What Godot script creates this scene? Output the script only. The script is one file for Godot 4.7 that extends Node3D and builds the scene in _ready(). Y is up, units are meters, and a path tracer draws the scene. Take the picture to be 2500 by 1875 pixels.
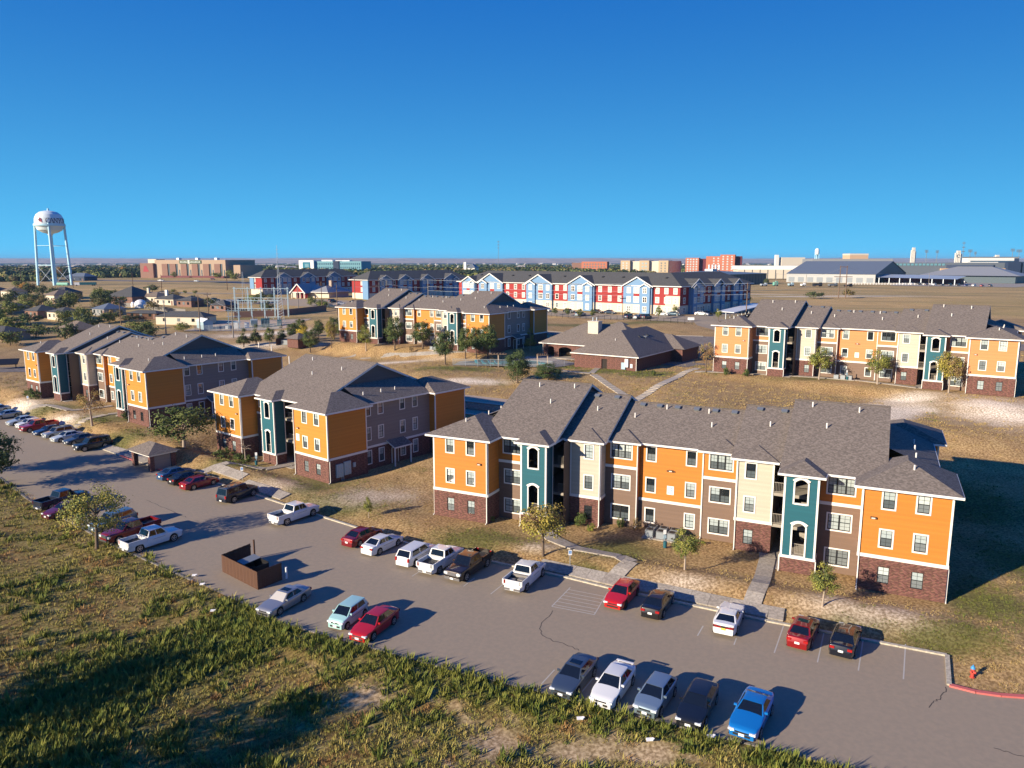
extends Node3D
# World frame: x right, y up, z towards the viewer; d = -z is the distance in front of the camera foot. Metres.

var M := {}
var used := {}
var rng := RandomNumberGenerator.new()
var nz := FastNoiseLite.new()
var nz2 := FastNoiseLite.new()
var cache := {}


class MB:
	# collects triangles; corners are given counter-clockwise as seen from outside
	var st := SurfaceTool.new()
	var c := Color(1, 1, 1)
	var n := 0

	func _init() -> void:
		st.begin(Mesh.PRIMITIVE_TRIANGLES)

	func uvof(p: Vector3, nn: Vector3) -> Vector2:
		if absf(nn.y) > 0.98:
			return Vector2(p.x, p.z)
		var t := Vector3.UP.cross(nn).normalized()
		var b := nn.cross(t)
		return Vector2(p.dot(t), -p.dot(b))

	func v(p: Vector3, nn: Vector3, fn: Vector3) -> void:
		st.set_color(c)
		st.set_normal(nn)
		st.set_uv(uvof(p, fn))
		st.add_vertex(p)
		n += 1

	func tri(a: Vector3, b: Vector3, d: Vector3) -> void:
		var nn := (b - a).cross(d - a).normalized()
		v(a, nn, nn)
		v(d, nn, nn)
		v(b, nn, nn)

	func quad(a: Vector3, b: Vector3, d: Vector3, e: Vector3) -> void:
		tri(a, b, d)
		tri(a, d, e)

	func quadc(a: Vector3, b: Vector3, d: Vector3, e: Vector3, clo: Color, chi: Color) -> void:
		# a,b low edge, d,e high edge with two colours
		var nn := (b - a).cross(d - a).normalized()
		for k in [[a, clo], [d, chi], [b, clo], [a, clo], [e, chi], [d, chi]]:
			c = k[1]
			v(k[0], nn, nn)
		c = Color(1, 1, 1)

	func box(o: Vector3, s: Vector3, bs := Basis()) -> void:
		var x := bs.x * s.x * 0.5
		var y := bs.y * s.y * 0.5
		var z := bs.z * s.z * 0.5
		quad(o - x - y + z, o + x - y + z, o + x + y + z, o - x + y + z)
		quad(o + x - y - z, o - x - y - z, o - x + y - z, o + x + y - z)
		quad(o + x - y + z, o + x - y - z, o + x + y - z, o + x + y + z)
		quad(o - x - y - z, o - x - y + z, o - x + y + z, o - x + y - z)
		quad(o - x + y + z, o + x + y + z, o + x + y - z, o - x + y - z)
		quad(o - x - y - z, o + x - y - z, o + x - y + z, o - x - y + z)

	func bx(x0: float, x1: float, y0: float, y1: float, z0: float, z1: float) -> void:
		box(Vector3((x0 + x1) / 2, (y0 + y1) / 2, (z0 + z1) / 2), Vector3(absf(x1 - x0), absf(y1 - y0), absf(z1 - z0)))

	func beam(a: Vector3, b: Vector3, w: float, h: float) -> void:
		var z := (b - a).normalized()
		var up := Vector3.UP if absf(z.y) < 0.95 else Vector3.RIGHT
		var x := up.cross(z).normalized()
		box((a + b) / 2, Vector3(w, h, (b - a).length()), Basis(x, z.cross(x), z))

	func tube(a: Vector3, b: Vector3, ra: float, rb: float, k := 8, cap := true) -> void:
		var z := (b - a).normalized()
		var up := Vector3.UP if absf(z.y) < 0.95 else Vector3.RIGHT
		var x := up.cross(z).normalized()
		var y := z.cross(x)
		for i in k:
			var t0 := TAU * i / k
			var t1 := TAU * (i + 1) / k
			var d0 := x * cos(t0) + y * sin(t0)
			var d1 := x * cos(t1) + y * sin(t1)
			var p := [a + d0 * ra, a + d1 * ra, b + d1 * rb, b + d0 * rb]
			var q := [d0, d1, d1, d0]
			for j in [0, 2, 1, 0, 3, 2]:
				v(p[j], q[j], (d0 + d1).normalized())
			if cap:
				tri(b, b + d0 * rb, b + d1 * rb)
				tri(a, a + d1 * ra, a + d0 * ra)

	func lathe(o: Vector3, prof: Array, k := 24) -> void:
		# prof: Vector2(radius, y) from bottom to top
		for j in prof.size() - 1:
			var p: Vector2 = prof[j]
			var q: Vector2 = prof[j + 1]
			var sl := Vector2(q.y - p.y, p.x - q.x).normalized()
			for i in k:
				var t0 := TAU * i / k
				var t1 := TAU * (i + 1) / k
				var e0 := Vector3(cos(t0), 0, -sin(t0))
				var e1 := Vector3(cos(t1), 0, -sin(t1))
				var P := [o + e0 * p.x + Vector3.UP * p.y, o + e1 * p.x + Vector3.UP * p.y, o + e1 * q.x + Vector3.UP * q.y, o + e0 * q.x + Vector3.UP * q.y]
				var N := [e0 * sl.x + Vector3.UP * sl.y, e1 * sl.x + Vector3.UP * sl.y]
				for m in [0, 2, 1, 0, 3, 2]:
					v(P[m], N[1] if m == 1 or m == 2 else N[0], (e0 + e1).normalized())

	func poly(pts: PackedVector2Array, f: Callable) -> void:
		# flat polygon, counter-clockwise as seen from outside after mapping f(Vector2) -> Vector3
		var ix := Geometry2D.triangulate_polygon(pts)
		var cw := Geometry2D.is_polygon_clockwise(pts)
		for i in range(0, ix.size(), 3):
			var a: Vector2 = pts[ix[i]]
			var b: Vector2 = pts[ix[i + 1]]
			var d: Vector2 = pts[ix[i + 2]]
			if (b - a).cross(d - a) > 0:
				tri(f.call(a), f.call(b), f.call(d))
			else:
				tri(f.call(a), f.call(d), f.call(b))

	func mesh() -> ArrayMesh:
		return st.commit()


func lin(r: float, g: float, b: float) -> Color:
	return Color(r, g, b).linear_to_srgb()


func mk(called: String, col: Color, rough := 0.8, metal := 0.0) -> StandardMaterial3D:
	var m := StandardMaterial3D.new()
	m.resource_name = called
	m.albedo_color = lin(col.r, col.g, col.b)
	m.roughness = rough
	m.metallic = metal
	m.metallic_specular = 0.4
	M[called] = m
	return m


func mkt(called: String, col: Color, tex: Texture2D, scale: float, rough := 0.85, nrm: Texture2D = null, ns := 1.0) -> StandardMaterial3D:
	var m := mk(called, col, rough)
	m.albedo_texture = tex
	m.uv1_scale = Vector3(scale, scale, scale)
	m.vertex_color_use_as_albedo = true
	if nrm:
		m.normal_enabled = true
		m.normal_texture = nrm
		m.normal_scale = ns
	return m


func numbered(called: String) -> String:
	var k: int = used.get(called, -1) + 1
	used[called] = k
	return called if k == 0 else "%s_%03d" % [called, k]


func tag(o: Node3D, label: String, category: String, group := "") -> Node3D:
	o.set_meta("label", label)
	o.set_meta("category", category)
	if group:
		o.set_meta("group", group)
	return o


func thing(called: String, label: String, category: String, at := Vector3.ZERO, turn := 0.0, group := "") -> Node3D:
	var o := Node3D.new()
	o.name = numbered(called)
	add_child(o)
	o.position = at
	o.rotation.y = turn
	tag(o, label, category, group)
	return o


func put(called: String, me: Mesh, m: Material, par: Node3D, at := Transform3D()) -> MeshInstance3D:
	var o := MeshInstance3D.new()
	o.mesh = me
	o.material_override = m
	o.name = called
	o.transform = at
	par.add_child(o, true)
	return o


func part(called: String, b: MB, m: Material, par: Node3D) -> MeshInstance3D:
	return put(called, b.mesh(), m, par)


func one(called: String, b: MB, m: Material, label: String, category: String, group := "") -> MeshInstance3D:
	var o := put(numbered(called), b.mesh(), m, self)
	tag(o, label, category, group)
	return o


func setting(called: String, b: MB, m: Material) -> MeshInstance3D:
	var o := put(numbered(called), b.mesh(), m, self)
	o.set_meta("kind", "structure")
	return o


func _ready() -> void:
	rng.seed = 7
	nz.seed = 3
	nz.frequency = 1.0
	nz.noise_type = FastNoiseLite.TYPE_SIMPLEX_SMOOTH
	nz.fractal_octaves = 3
	nz2.seed = 11
	nz2.frequency = 1.0
	nz2.fractal_octaves = 4
	var cam := Camera3D.new()
	cam.name = "camera"
	cam.fov = 54.46
	cam.near = 0.5
	cam.far = 20000
	cam.position = Vector3(0, 28.5, 0)
	cam.rotation_degrees = Vector3(-9.343, 0, 0)
	add_child(cam)
	cam.current = true
	var we := WorldEnvironment.new()
	we.name = "world_environment"
	var env := Environment.new()
	env.background_mode = Environment.BG_SKY
	var sky := Sky.new()
	var sm := ProceduralSkyMaterial.new()
	sm.sky_top_color = Color(0.0, 0.33, 0.70)
	sm.sky_horizon_color = Color(0.36, 0.76, 0.95)
	sm.sky_curve = 0.115
	sm.ground_horizon_color = Color(0.40, 0.56, 0.66)
	sm.ground_bottom_color = Color(0.25, 0.24, 0.22)
	sm.sun_angle_max = 1.0
	sm.energy_multiplier = 0.60
	sky.sky_material = sm
	env.sky = sky
	env.tonemap_mode = Environment.TONE_MAPPER_LINEAR
	env.tonemap_exposure = 1.9
	env.sdfgi_enabled = true
	env.ssao_enabled = true
	env.ssil_enabled = true
	env.fog_enabled = true
	env.fog_density = 0.00006
	env.fog_light_color = Color(0.45, 0.62, 0.78)
	we.environment = env
	add_child(we)
	var sun := DirectionalLight3D.new()
	sun.name = "sun"
	sun.light_energy = 1.6
	sun.light_color = Color(1.0, 0.93, 0.82)
	sun.light_angular_distance = 0.5
	sun.shadow_enabled = true
	var el := deg_to_rad(18.5)
	var az := deg_to_rad(32.0)
	var travel := Vector3(cos(az) * cos(el), -sin(el), -sin(az) * cos(el))
	sun.basis = Basis.looking_at(travel, Vector3.UP)
	add_child(sun)

	materials()
	terrain()
	lot()
	apartments()
	club_and_pool()
	red_blue()
	far_buildings()
	town()
	substation()
	vehicles()
	trees()
	street()
	grass()


# ---------------------------------------------------------------- materials

func img(w: int, h: int, f: Callable) -> Image:
	var im := Image.create(w, h, false, Image.FORMAT_RGB8)
	for y in h:
		for x in w:
			im.set_pixel(x, y, f.call(x, y))
	return im


func tex(im: Image) -> ImageTexture:
	return ImageTexture.create_from_image(im)


func bump(w: int, h: int, f: Callable, k: float) -> ImageTexture:
	var im := Image.create(w, h, false, Image.FORMAT_RGBA8)
	for y in h:
		for x in w:
			var q: float = f.call(x, y)
			im.set_pixel(x, y, Color(q, q, q))
	im.bump_map_to_normal_map(k)
	return tex(im)


func cell(a: int, b: int) -> float:
	return float(hash(Vector2i(a, b)) % 1000) / 1000.0


func grain(fr: float, seedv: int, lo: Color, hi: Color, size := 512, oct := 5) -> NoiseTexture2D:
	var t := NoiseTexture2D.new()
	var n := FastNoiseLite.new()
	n.seed = seedv
	n.frequency = fr
	n.fractal_octaves = oct
	n.fractal_gain = 0.62
	t.noise = n
	t.width = size
	t.height = size
	t.seamless = true
	t.seamless_blend_skirt = 0.2
	var g := Gradient.new()
	g.offsets = PackedFloat32Array([0.25, 0.75])
	g.colors = PackedColorArray([lo, hi])
	t.color_ramp = g
	return t


func materials() -> void:
	# lap siding: 12 boards to a 2.4 m tile, each board with its own slight tone
	var sid := tex(img(96, 192, func(x, y):
		var b: int = y / 16
		var v := 0.93 + 0.05 * cell(b, 5) + 0.02 * cell(x / 2, b * 7)
		return Color(v, v, v)))
	var sidn := bump(96, 192, func(x, y):
		var q: int = y % 16
		return 0.15 if q > 14 else 0.35 + 0.6 * q / 15.0, 3.0)
	# bricks: 8 courses of 75 mm, 3 stretchers of 200 mm to a 0.6 m tile (texture 1.2 m wide)
	var brk := tex(img(192, 192, func(x, y):
		var r: int = y / 12
		var xx: int = x + (16 if r % 2 else 0)
		var b: int = (xx / 32) % 6
		if y % 12 < 2 or xx % 32 < 2:
			return Color(0.80, 0.74, 0.72)
		var v := 0.62 + 0.38 * cell(b, r)
		return Color(v, v * (0.86 + 0.14 * cell(b + 9, r)), v * 0.92)))
	var brkn := bump(192, 192, func(x, y):
		var r: int = y / 12
		var xx: int = x + (16 if r % 2 else 0)
		return 0.2 if y % 12 < 2 or xx % 32 < 2 else 0.7, 2.0)
	var shi := tex(img(256, 256, func(x, y):
		var r: int = y / 8
		var v := 0.70 + 0.22 * cell((x + (r % 3) * 5) / 10, r) + 0.08 * cell(x, y)
		if y % 8 == 0:
			v *= 0.88
		return Color(v, v * 0.985, v * 0.97)))
	for a in [["orange", Color(0.50, 0.175, 0.026)], ["amber", Color(0.53, 0.205, 0.03)], ["hazed_orange", Color(0.58, 0.225, 0.085)], ["cream", Color(0.47, 0.425, 0.345)], ["taupe", Color(0.175, 0.115, 0.084)], ["teal", Color(0.012, 0.098, 0.130)], ["mauve", Color(0.235, 0.205, 0.19)], ["gable_grey", Color(0.10, 0.092, 0.095)]]:  # the paler oranges are one paint, with light and haze tinted in
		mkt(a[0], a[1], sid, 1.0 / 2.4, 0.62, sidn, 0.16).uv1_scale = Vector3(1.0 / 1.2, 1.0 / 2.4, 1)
	mkt("brick", Color(0.195, 0.110, 0.092), brk, 1.0 / 1.2, 0.85, brkn, 0.5)
	mkt("shingle", Color(0.235, 0.205, 0.185), shi, 1.0 / 4.0, 0.9)
	mkt("shingle_dark", Color(0.11, 0.115, 0.12), shi, 1.0 / 4.0, 0.9)
	mkt("shingle_brown", Color(0.26, 0.21, 0.17), shi, 1.0 / 4.0, 0.9)
	mk("white", Color(0.68, 0.67, 0.64), 0.5)
	mk("white_metal", Color(0.72, 0.73, 0.74), 0.35)
	mk("sash", Color(0.016, 0.018, 0.02), 0.4)
	mk("reveal", Color(0.10, 0.06, 0.05), 0.8)
	for a in [["pane_blind", Color(0.34, 0.40, 0.41)], ["pane_pale", Color(0.46, 0.52, 0.52)], ["pane_screen", Color(0.085, 0.105, 0.115)], ["pane_grey", Color(0.16, 0.185, 0.195)], ["pane_dark", Color(0.012, 0.016, 0.02)]]:
		var g := mk(a[0], a[1], 0.06)
		g.metallic_specular = 0.6
	mk("dark_interior", Color(0.028, 0.022, 0.02), 0.9)
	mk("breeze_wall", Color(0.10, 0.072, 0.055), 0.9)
	mk("slab_edge", Color(0.30, 0.27, 0.23), 0.8)
	mk("black_metal", Color(0.02, 0.02, 0.022), 0.45, 0.3)
	mk("grey_metal", Color(0.20, 0.22, 0.24), 0.45, 0.4)
	mk("galv", Color(0.40, 0.45, 0.50), 0.45, 0.3)
	mk("steel_blue", Color(0.30, 0.42, 0.50), 0.4, 0.1)
	mk("lamp_housing", Color(0.10, 0.06, 0.04), 0.5)
	mk("lamp_glass", Color(0.7, 0.65, 0.55), 0.2)
	mk("wood_dark", Color(0.085, 0.042, 0.026), 0.85)
	mk("wood_pole", Color(0.16, 0.11, 0.08), 0.9)
	mk("wood_grey", Color(0.20, 0.19, 0.18), 0.9)
	mk("bark", Color(0.13, 0.095, 0.07), 0.95)
	mk("bark_pale", Color(0.32, 0.26, 0.21), 0.95)
	mk("trash_white", Color(0.7, 0.7, 0.7), 0.7)
	mk("red_paint", Color(0.50, 0.13, 0.12), 0.7)
	mk("hydrant_red", Color(0.45, 0.06, 0.045), 0.5)
	mk("hydrant_blue", Color(0.05, 0.25, 0.50), 0.5)
	mk("sign_blue", Color(0.03, 0.22, 0.55), 0.5)
	mk("sign_white", Color(0.75, 0.76, 0.76), 0.5)
	mk("paint_line", Color(0.42, 0.40, 0.37), 0.8)
	mk("rubber", Color(0.012, 0.012, 0.013), 0.8)
	mk("rim", Color(0.45, 0.46, 0.48), 0.3, 0.8)
	mk("chrome", Color(0.55, 0.56, 0.58), 0.15, 0.9)
	mk("car_trim", Color(0.018, 0.018, 0.02), 0.55)
	var cg := mk("car_glass", Color(0.006, 0.008, 0.011), 0.03)
	cg.metallic_specular = 0.6
	mk("sunshade", Color(0.55, 0.52, 0.47), 0.4, 0.3)
	mk("headlight", Color(0.62, 0.66, 0.68), 0.08)
	mk("taillight", Color(0.32, 0.012, 0.012), 0.15)
	mk("plate", Color(0.72, 0.73, 0.72), 0.5)
	mk("plate_yellow", Color(0.75, 0.55, 0.08), 0.5)
	mkt("asphalt", Color(0.30, 0.248, 0.188), grain(0.06, 5, Color(0.95, 0.95, 0.95), Color(1, 0.99, 0.98), 512, 6), 1.0 / 18.0, 0.9)
	mkt("asphalt_dark", Color(0.19, 0.165, 0.155), grain(0.02, 5, Color(0.85, 0.85, 0.85), Color(1, 1, 1)), 1.0 / 14.0, 0.9)
	mk("tar", Color(0.045, 0.04, 0.037), 0.7)
	var con := grain(0.03, 8, Color(0.84, 0.84, 0.84), Color(1, 1, 1), 256)
	mkt("concrete", Color(0.40, 0.36, 0.31), con, 1.0 / 3.0, 0.9)
	mkt("concrete_b", Color(0.36, 0.32, 0.275), con, 1.0 / 3.0, 0.9)
	mkt("kerb_stone", Color(0.52, 0.475, 0.38), con, 1.0 / 3.0, 0.85)
	mkt("block_stone", Color(0.56, 0.49, 0.40), con, 1.0 / 2.0, 0.9)
	mkt("block_tan", Color(0.46, 0.36, 0.28), con, 1.0 / 2.0, 0.9)
	mkt("block_pale", Color(0.60, 0.55, 0.47), con, 1.0 / 2.0, 0.9)
	mkt("old_kerb", Color(0.23, 0.215, 0.20), con, 1.0 / 3.0, 0.95)
	mkt("soil", Color.WHITE, grain(0.035, 21, Color(0.66, 0.63, 0.58), Color(1, 1, 1), 512, 6), 1.0 / 7.0, 0.95)
	mkt("hill", Color(0.46, 0.33, 0.25), grain(0.01, 4, Color(0.7, 0.68, 0.66), Color(1, 1, 1), 256), 1.0 / 900.0, 1.0)
	mk("tuft", Color.WHITE, 0.9).vertex_color_use_as_albedo = true
	M.tuft.backlight_enabled = true
	M.tuft.backlight = Color(0.15, 0.15, 0.08)
	mk("leaf", Color.WHITE, 0.75).vertex_color_use_as_albedo = true
	M.leaf.backlight_enabled = true
	M.leaf.backlight = Color(0.2, 0.2, 0.1)
	mk("plain", Color.WHITE, 0.85).vertex_color_use_as_albedo = true
	mk("pool_water", Color(0.03, 0.22, 0.28), 0.05)
	mk("turquoise", Color(0.03, 0.32, 0.36), 0.5)
	var fp := mk("chainlink", Color(0.20, 0.24, 0.26), 0.6)
	fp.transparency = BaseMaterial3D.TRANSPARENCY_ALPHA
	fp.albedo_color.a = 0.28
	mk("rb_red", Color(0.26, 0.022, 0.022), 0.7)
	mk("rb_blue", Color(0.13, 0.24, 0.40), 0.7)
	mk("rb_cream", Color(0.55, 0.49, 0.40), 0.8)
	mk("tan_wall", Color(0.34, 0.255, 0.19), 0.85)
	mk("brown_wall", Color(0.20, 0.115, 0.09), 0.85)
	mk("navy", Color(0.02, 0.035, 0.075), 0.7)
	mk("metal_roof", Color(0.15, 0.175, 0.205), 0.45, 0.2)
	mk("metal_wall", Color(0.27, 0.28, 0.29), 0.5, 0.2)
	mk("metal_dark", Color(0.045, 0.07, 0.09), 0.5, 0.2)
	mk("teal_bldg", Color(0.13, 0.30, 0.36), 0.6)
	mk("teal_logo", Color(0.01, 0.16, 0.24), 0.6)
	mk("dorm_brick", Color(0.42, 0.15, 0.09), 0.85)
	mk("dorm_stone", Color(0.42, 0.32, 0.21), 0.85)
	mk("glass_blue", Color(0.05, 0.10, 0.15), 0.15)
	mk("maroon", Color(0.10, 0.012, 0.02), 0.6)
	mk("silo", Color(0.62, 0.58, 0.50), 0.8)
	mk("grain_tan", Color(0.50, 0.34, 0.22), 0.8)
	mk("green_tank", Color(0.15, 0.36, 0.30), 0.6)
	mk("tower_white", Color(0.62, 0.70, 0.74), 0.35)
	mk("tower_blue", Color(0.42, 0.66, 0.78), 0.4)
	mk("letter_navy", Color(0.01, 0.014, 0.07), 0.6)
	mk("letter_red", Color(0.26, 0.015, 0.03), 0.6)
	mk("letter_green", Color(0.05, 0.09, 0.05), 0.6)
	mk("letter_pale", Color(0.45, 0.48, 0.45), 0.6)


# ---------------------------------------------------------------- terrain

const CP := [-60, 60, -0.4, -30, 45, -0.8, 0, 35, -0.6, -45, 68, -0.3, -20, 40, -1.1, 20, 25, 0, -90, 90, 0, 40, 30, 0.1, -80, 70, -0.5, -15, 85, 0.7, -5, 82, 0.5, -2, 96, 1.8, 50, 60, 0.7, 48, 75, 0.8, 60, 85, 1.8, 50, 98, 2.6, 75, 60, 1, 85, 90, 3, 64, 108, 5, 30, 108, 4.6, 42, 110, 6, 78, 116, 6.8, 30, 118, 6.3, -25, 138, 1.2, -45, 145, 1.6, -5, 140, 4.4, -3, 128, 3.2, 8, 118, 3.6, 16, 128, 5.4, -15, 158, 6, -8, 152, 5.6, 10, 150, 6, 22, 150, 6.2, 30, 135, 6.4, 40, 150, 6.6, -105, 165, 1.8, -125, 200, 2.6, -70, 175, 2.6, -160, 250, 4, -100, 250, 4.6, -60, 225, 6, -50, 260, 7.5, -110, 330, 7, -190, 350, 8, 0, 235, 8.8, 60, 225, 9.2, 60, 250, 10.5, 130, 200, 8.8, 110, 160, 7.2, 160, 150, 7, 0, 300, 10.5, -110, 430, 10, -200, 500, 11.5, 0, 500, 10.8, 200, 400, 10.6, 300, 600, 10.6, -300, 800, 12, 0, 1000, 11, 600, 900, 11, -800, 900, 12, 400, 300, 10, -300, 300, 8, -200, 150, 2, -150, 90, 0, 200, 80, 3, 100, 20, 0, -100, 20, -0.5, 100, 340, 10.3, 120, 280, 10.2, 180, 360, 10.2, 62, 236, 9.9, 250, 370, 10.3, -360, 600, 9.6, -250, 450, 9.6, 200, 540, 10.3, 480, 700, 10.3, 300, 520, 10.3, 40, 290, 10.3, -150, 430, 10, -80, 390, 10, -200, 300, 6.2, -300, 400, 8.8, 90, 250, 9.8, -380, 640, 9.8, 320, 640, 10.4, 700, 1500, 11, -700, 1500, 12, 0, 2000, 11, 120, 420, 10.3, 20, 212, 7.9]
const LOT := [-115, 129, -68.5, 96.3, -58.5, 86.8, -51.1, 80.8, -40.1, 71.8, -28.8, 63.6, -17.7, 55.3, -3.4, 48.3, 7, 43.8, 18.4, 38.6, 40, 28.5, 60, 26, 60, 44, 34, 45.4, 29.7, 46.7, 31.8, 50.6, 20.4, 55.9, 9.1, 61.7, 5.2, 64.1, -4.8, 69.3, -10.6, 72.5, -21, 80.3, -31.4, 88.4, -40.4, 95, -58, 107.5, -71.2, 118, -89.8, 134.5, -104.9, 149, -118, 160]
# footprints that are levelled: corners x,d x4, height
const PAD := [-9.71, 79.5, 36.04, 56.97, 48.19, 81.64, 2.43, 104.17, 0.47, 38.78, 146, 80.68, 116.92, 96.36, 139.51, 54.46, 168.59, 6.86, -99.57, 149.1, -59.29, 117.81, -42.42, 139.53, -82.7, 170.82, 1.7, -47.62, 200.15, -5.31, 171.68, 10.04, 194.49, -32.27, 222.96, 7.14, -45.6, 109.16, -23.64, 91.47, -6.39, 112.88, -28.35, 130.57, 0.2]
var pads := []


func pdist(poly: Array, x: float, y: float) -> float:
	var n := poly.size()
	var ins := false
	var best := 1e9
	for i in n:
		var a: Vector2 = poly[i]
		var b: Vector2 = poly[(i + 1) % n]
		if (b.y > y) != (a.y > y) and x < (b.x - a.x) * (y - a.y) / (b.y - a.y) + a.x:
			ins = not ins
		var dx := b.x - a.x
		var dy := b.y - a.y
		var t := clampf(((x - a.x) * dx + (y - a.y) * dy) / (dx * dx + dy * dy), 0, 1)
		best = minf(best, (x - a.x - t * dx) ** 2 + (y - a.y - t * dy) ** 2)
	return 0.0 if ins else sqrt(best)


func setup_pads() -> void:
	var l := []
	for i in range(0, LOT.size(), 2):
		l.append(Vector2(LOT[i], LOT[i + 1]))
	pads.append([l, 0.0, 5.0])
	for i in range(0, PAD.size(), 9):
		var q := []
		for k in 4:
			q.append(Vector2(PAD[i + 2 * k], PAD[i + 2 * k + 1]))
		pads.append([q, PAD[i + 8], 5.0])
	for p in pads:
		var r := Rect2(p[0][0], Vector2.ZERO)
		for v in p[0]:
			r = r.expand(v)
		p.append(r.grow(p[2]))


func H(x: float, d: float) -> float:
	var s := 0.015 * maxf(d, 40)
	s *= s
	var sw := 0.0
	var sh := 0.0
	for i in range(0, CP.size(), 3):
		var ax: float = CP[i] - x
		var ad: float = CP[i + 1] - d
		var w := pow(ax * ax + ad * ad + s, -1.6)
		sw += w
		sh += w * CP[i + 2]
	var h := sh / sw
	for p in pads:
		if p[3].has_point(Vector2(x, d)):
			var q := pdist(p[0], x, d)
			if q < p[2]:
				var t: float = 1.0 - q / p[2]
				t = t * t * (3 - 2 * t)
				h = lerpf(h, p[1], t)
	return h


func W(x: float, d: float, up := 0.0) -> Vector3:
	return Vector3(x, H(x, d) + up, -d)


func blob(x: float, d: float, cx: float, cd: float, rx: float, rd: float) -> float:
	var q := ((x - cx) / rx) ** 2 + ((d - cd) / rd) ** 2
	return clampf(1.3 * exp(-q) + 0.55 * nz.get_noise_2d(x * 0.22, d * 0.22) * exp(-q * 0.4), 0, 1)


func infield(x: float, d: float) -> bool:
	# the rough field on the near side of the parking lot
	var e := 0.0
	if x < -17.7:
		e = lerpf(55.3, 96.3, (-17.7 - x) / 50.8)
	else:
		e = lerpf(55.3, 38.6, (x + 17.7) / 36.1)
	return d < e


func green_at(x: float, d: float) -> float:
	# how much live green grass grows here
	var g := 0.0
	if infield(x, d):
		# a lush band that runs from the lower left towards the dumpster fence, then along the kerb
		var a := Vector2(-34, 40)
		var b := Vector2(-19, 58)
		var p := Vector2(x, d)
		var t := clampf((p - a).dot(b - a) / (b - a).length_squared(), 0, 1)
		g = maxf(g, 1.15 * exp(-((p - a.lerp(b, t)).length() / 3.6) ** 2))
		var e := lerpf(55.3, 38.6, (x + 17.7) / 36.1) - d
		if x > -18:
			g = maxf(g, 0.5 * exp(-(e / 3.0) ** 2))
		g = maxf(g, 0.8 * blob(x, d, -33, 40, 6, 4))
		g += 0.14 + 0.34 * nz.get_noise_2d(x * 0.10 + 40, d * 0.10)
		g += 0.55 * nz.get_noise_2d(x * 0.35, d * 0.35 + 9)
	else:
		g = -0.15 + 0.6 * nz.get_noise_2d(x * 0.07 + 5, d * 0.07) + 0.5 * nz.get_noise_2d(x * 0.4, d * 0.4)
		for q in [[33, 52.5, 4, 2.5], [39, 58, 3, 5], [28, 55.2, 4, 1.6], [6, 64.5, 3, 2], [-4, 72.5, 5, 3], [10.5, 69.5, 4, 3], [-27, 92, 6, 5], [-20, 84, 7, 4], [-38, 100, 4, 3], [-62, 112, 5, 5], [-70, 127, 6, 4], [-86, 136, 8, 3], [-12, 158, 8, 3], [20, 153, 5, 4], [27, 148, 5, 4], [60, 138, 10, 2.2], [44, 146, 6, 2.0], [14, 160, 5, 3], [47, 66, 2.5, 6], [52, 82, 5, 7], [30, 236, 40, 3.5], [-150, 300, 30, 30], [-200, 380, 30, 20]]:
			g = maxf(g, 0.95 * blob(x, d, q[0], q[1], q[2], q[3]))
	return clampf(g, 0, 1)


func bare_at(x: float, d: float) -> float:
	# dusty or chalky bare ground
	var b := 0.0
	for q in [[62, 117, 6, 4], [74, 111, 5, 7], [57.5, 113, 4, 3], [66, 122, 5, 2], [52, 116, 4, 2], [26, 57.5, 2.5, 1.5], [30, 55.7, 3, 1.4], [14.6, 61.8, 2.5, 1.5], [3.0, 70, 2, 1], [-30, 91, 3, 3], [-16, 86, 5, 2.5], [-80, 127, 5, 3], [-96, 141, 6, 4], [-10, 146, 9, 1.6], [-30, 175, 10, 2], [160, 395, 30, 5], [190, 392, 26, 4], [140, 418, 22, 3], [-80, 240, 14, 8], [-74, 208, 20, 3], [4, 40.6, 3, 1.0], [-1, 41.3, 1.6, 1.4], [8.3, 40.1, 1.5, 1], [-10, 46.5, 2, 1.2]]:
		b = maxf(b, blob(x, d, q[0], q[1], q[2], q[3]))
	if infield(x, d):
		b = maxf(b, clampf((nz.get_noise_2d(x * 0.5 + 70, d * 0.5) - 0.34) * 4.0, 0, 0.9) * (1.0 if x > -12 else 0.35))
	return clampf(b, 0, 1)


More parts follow.
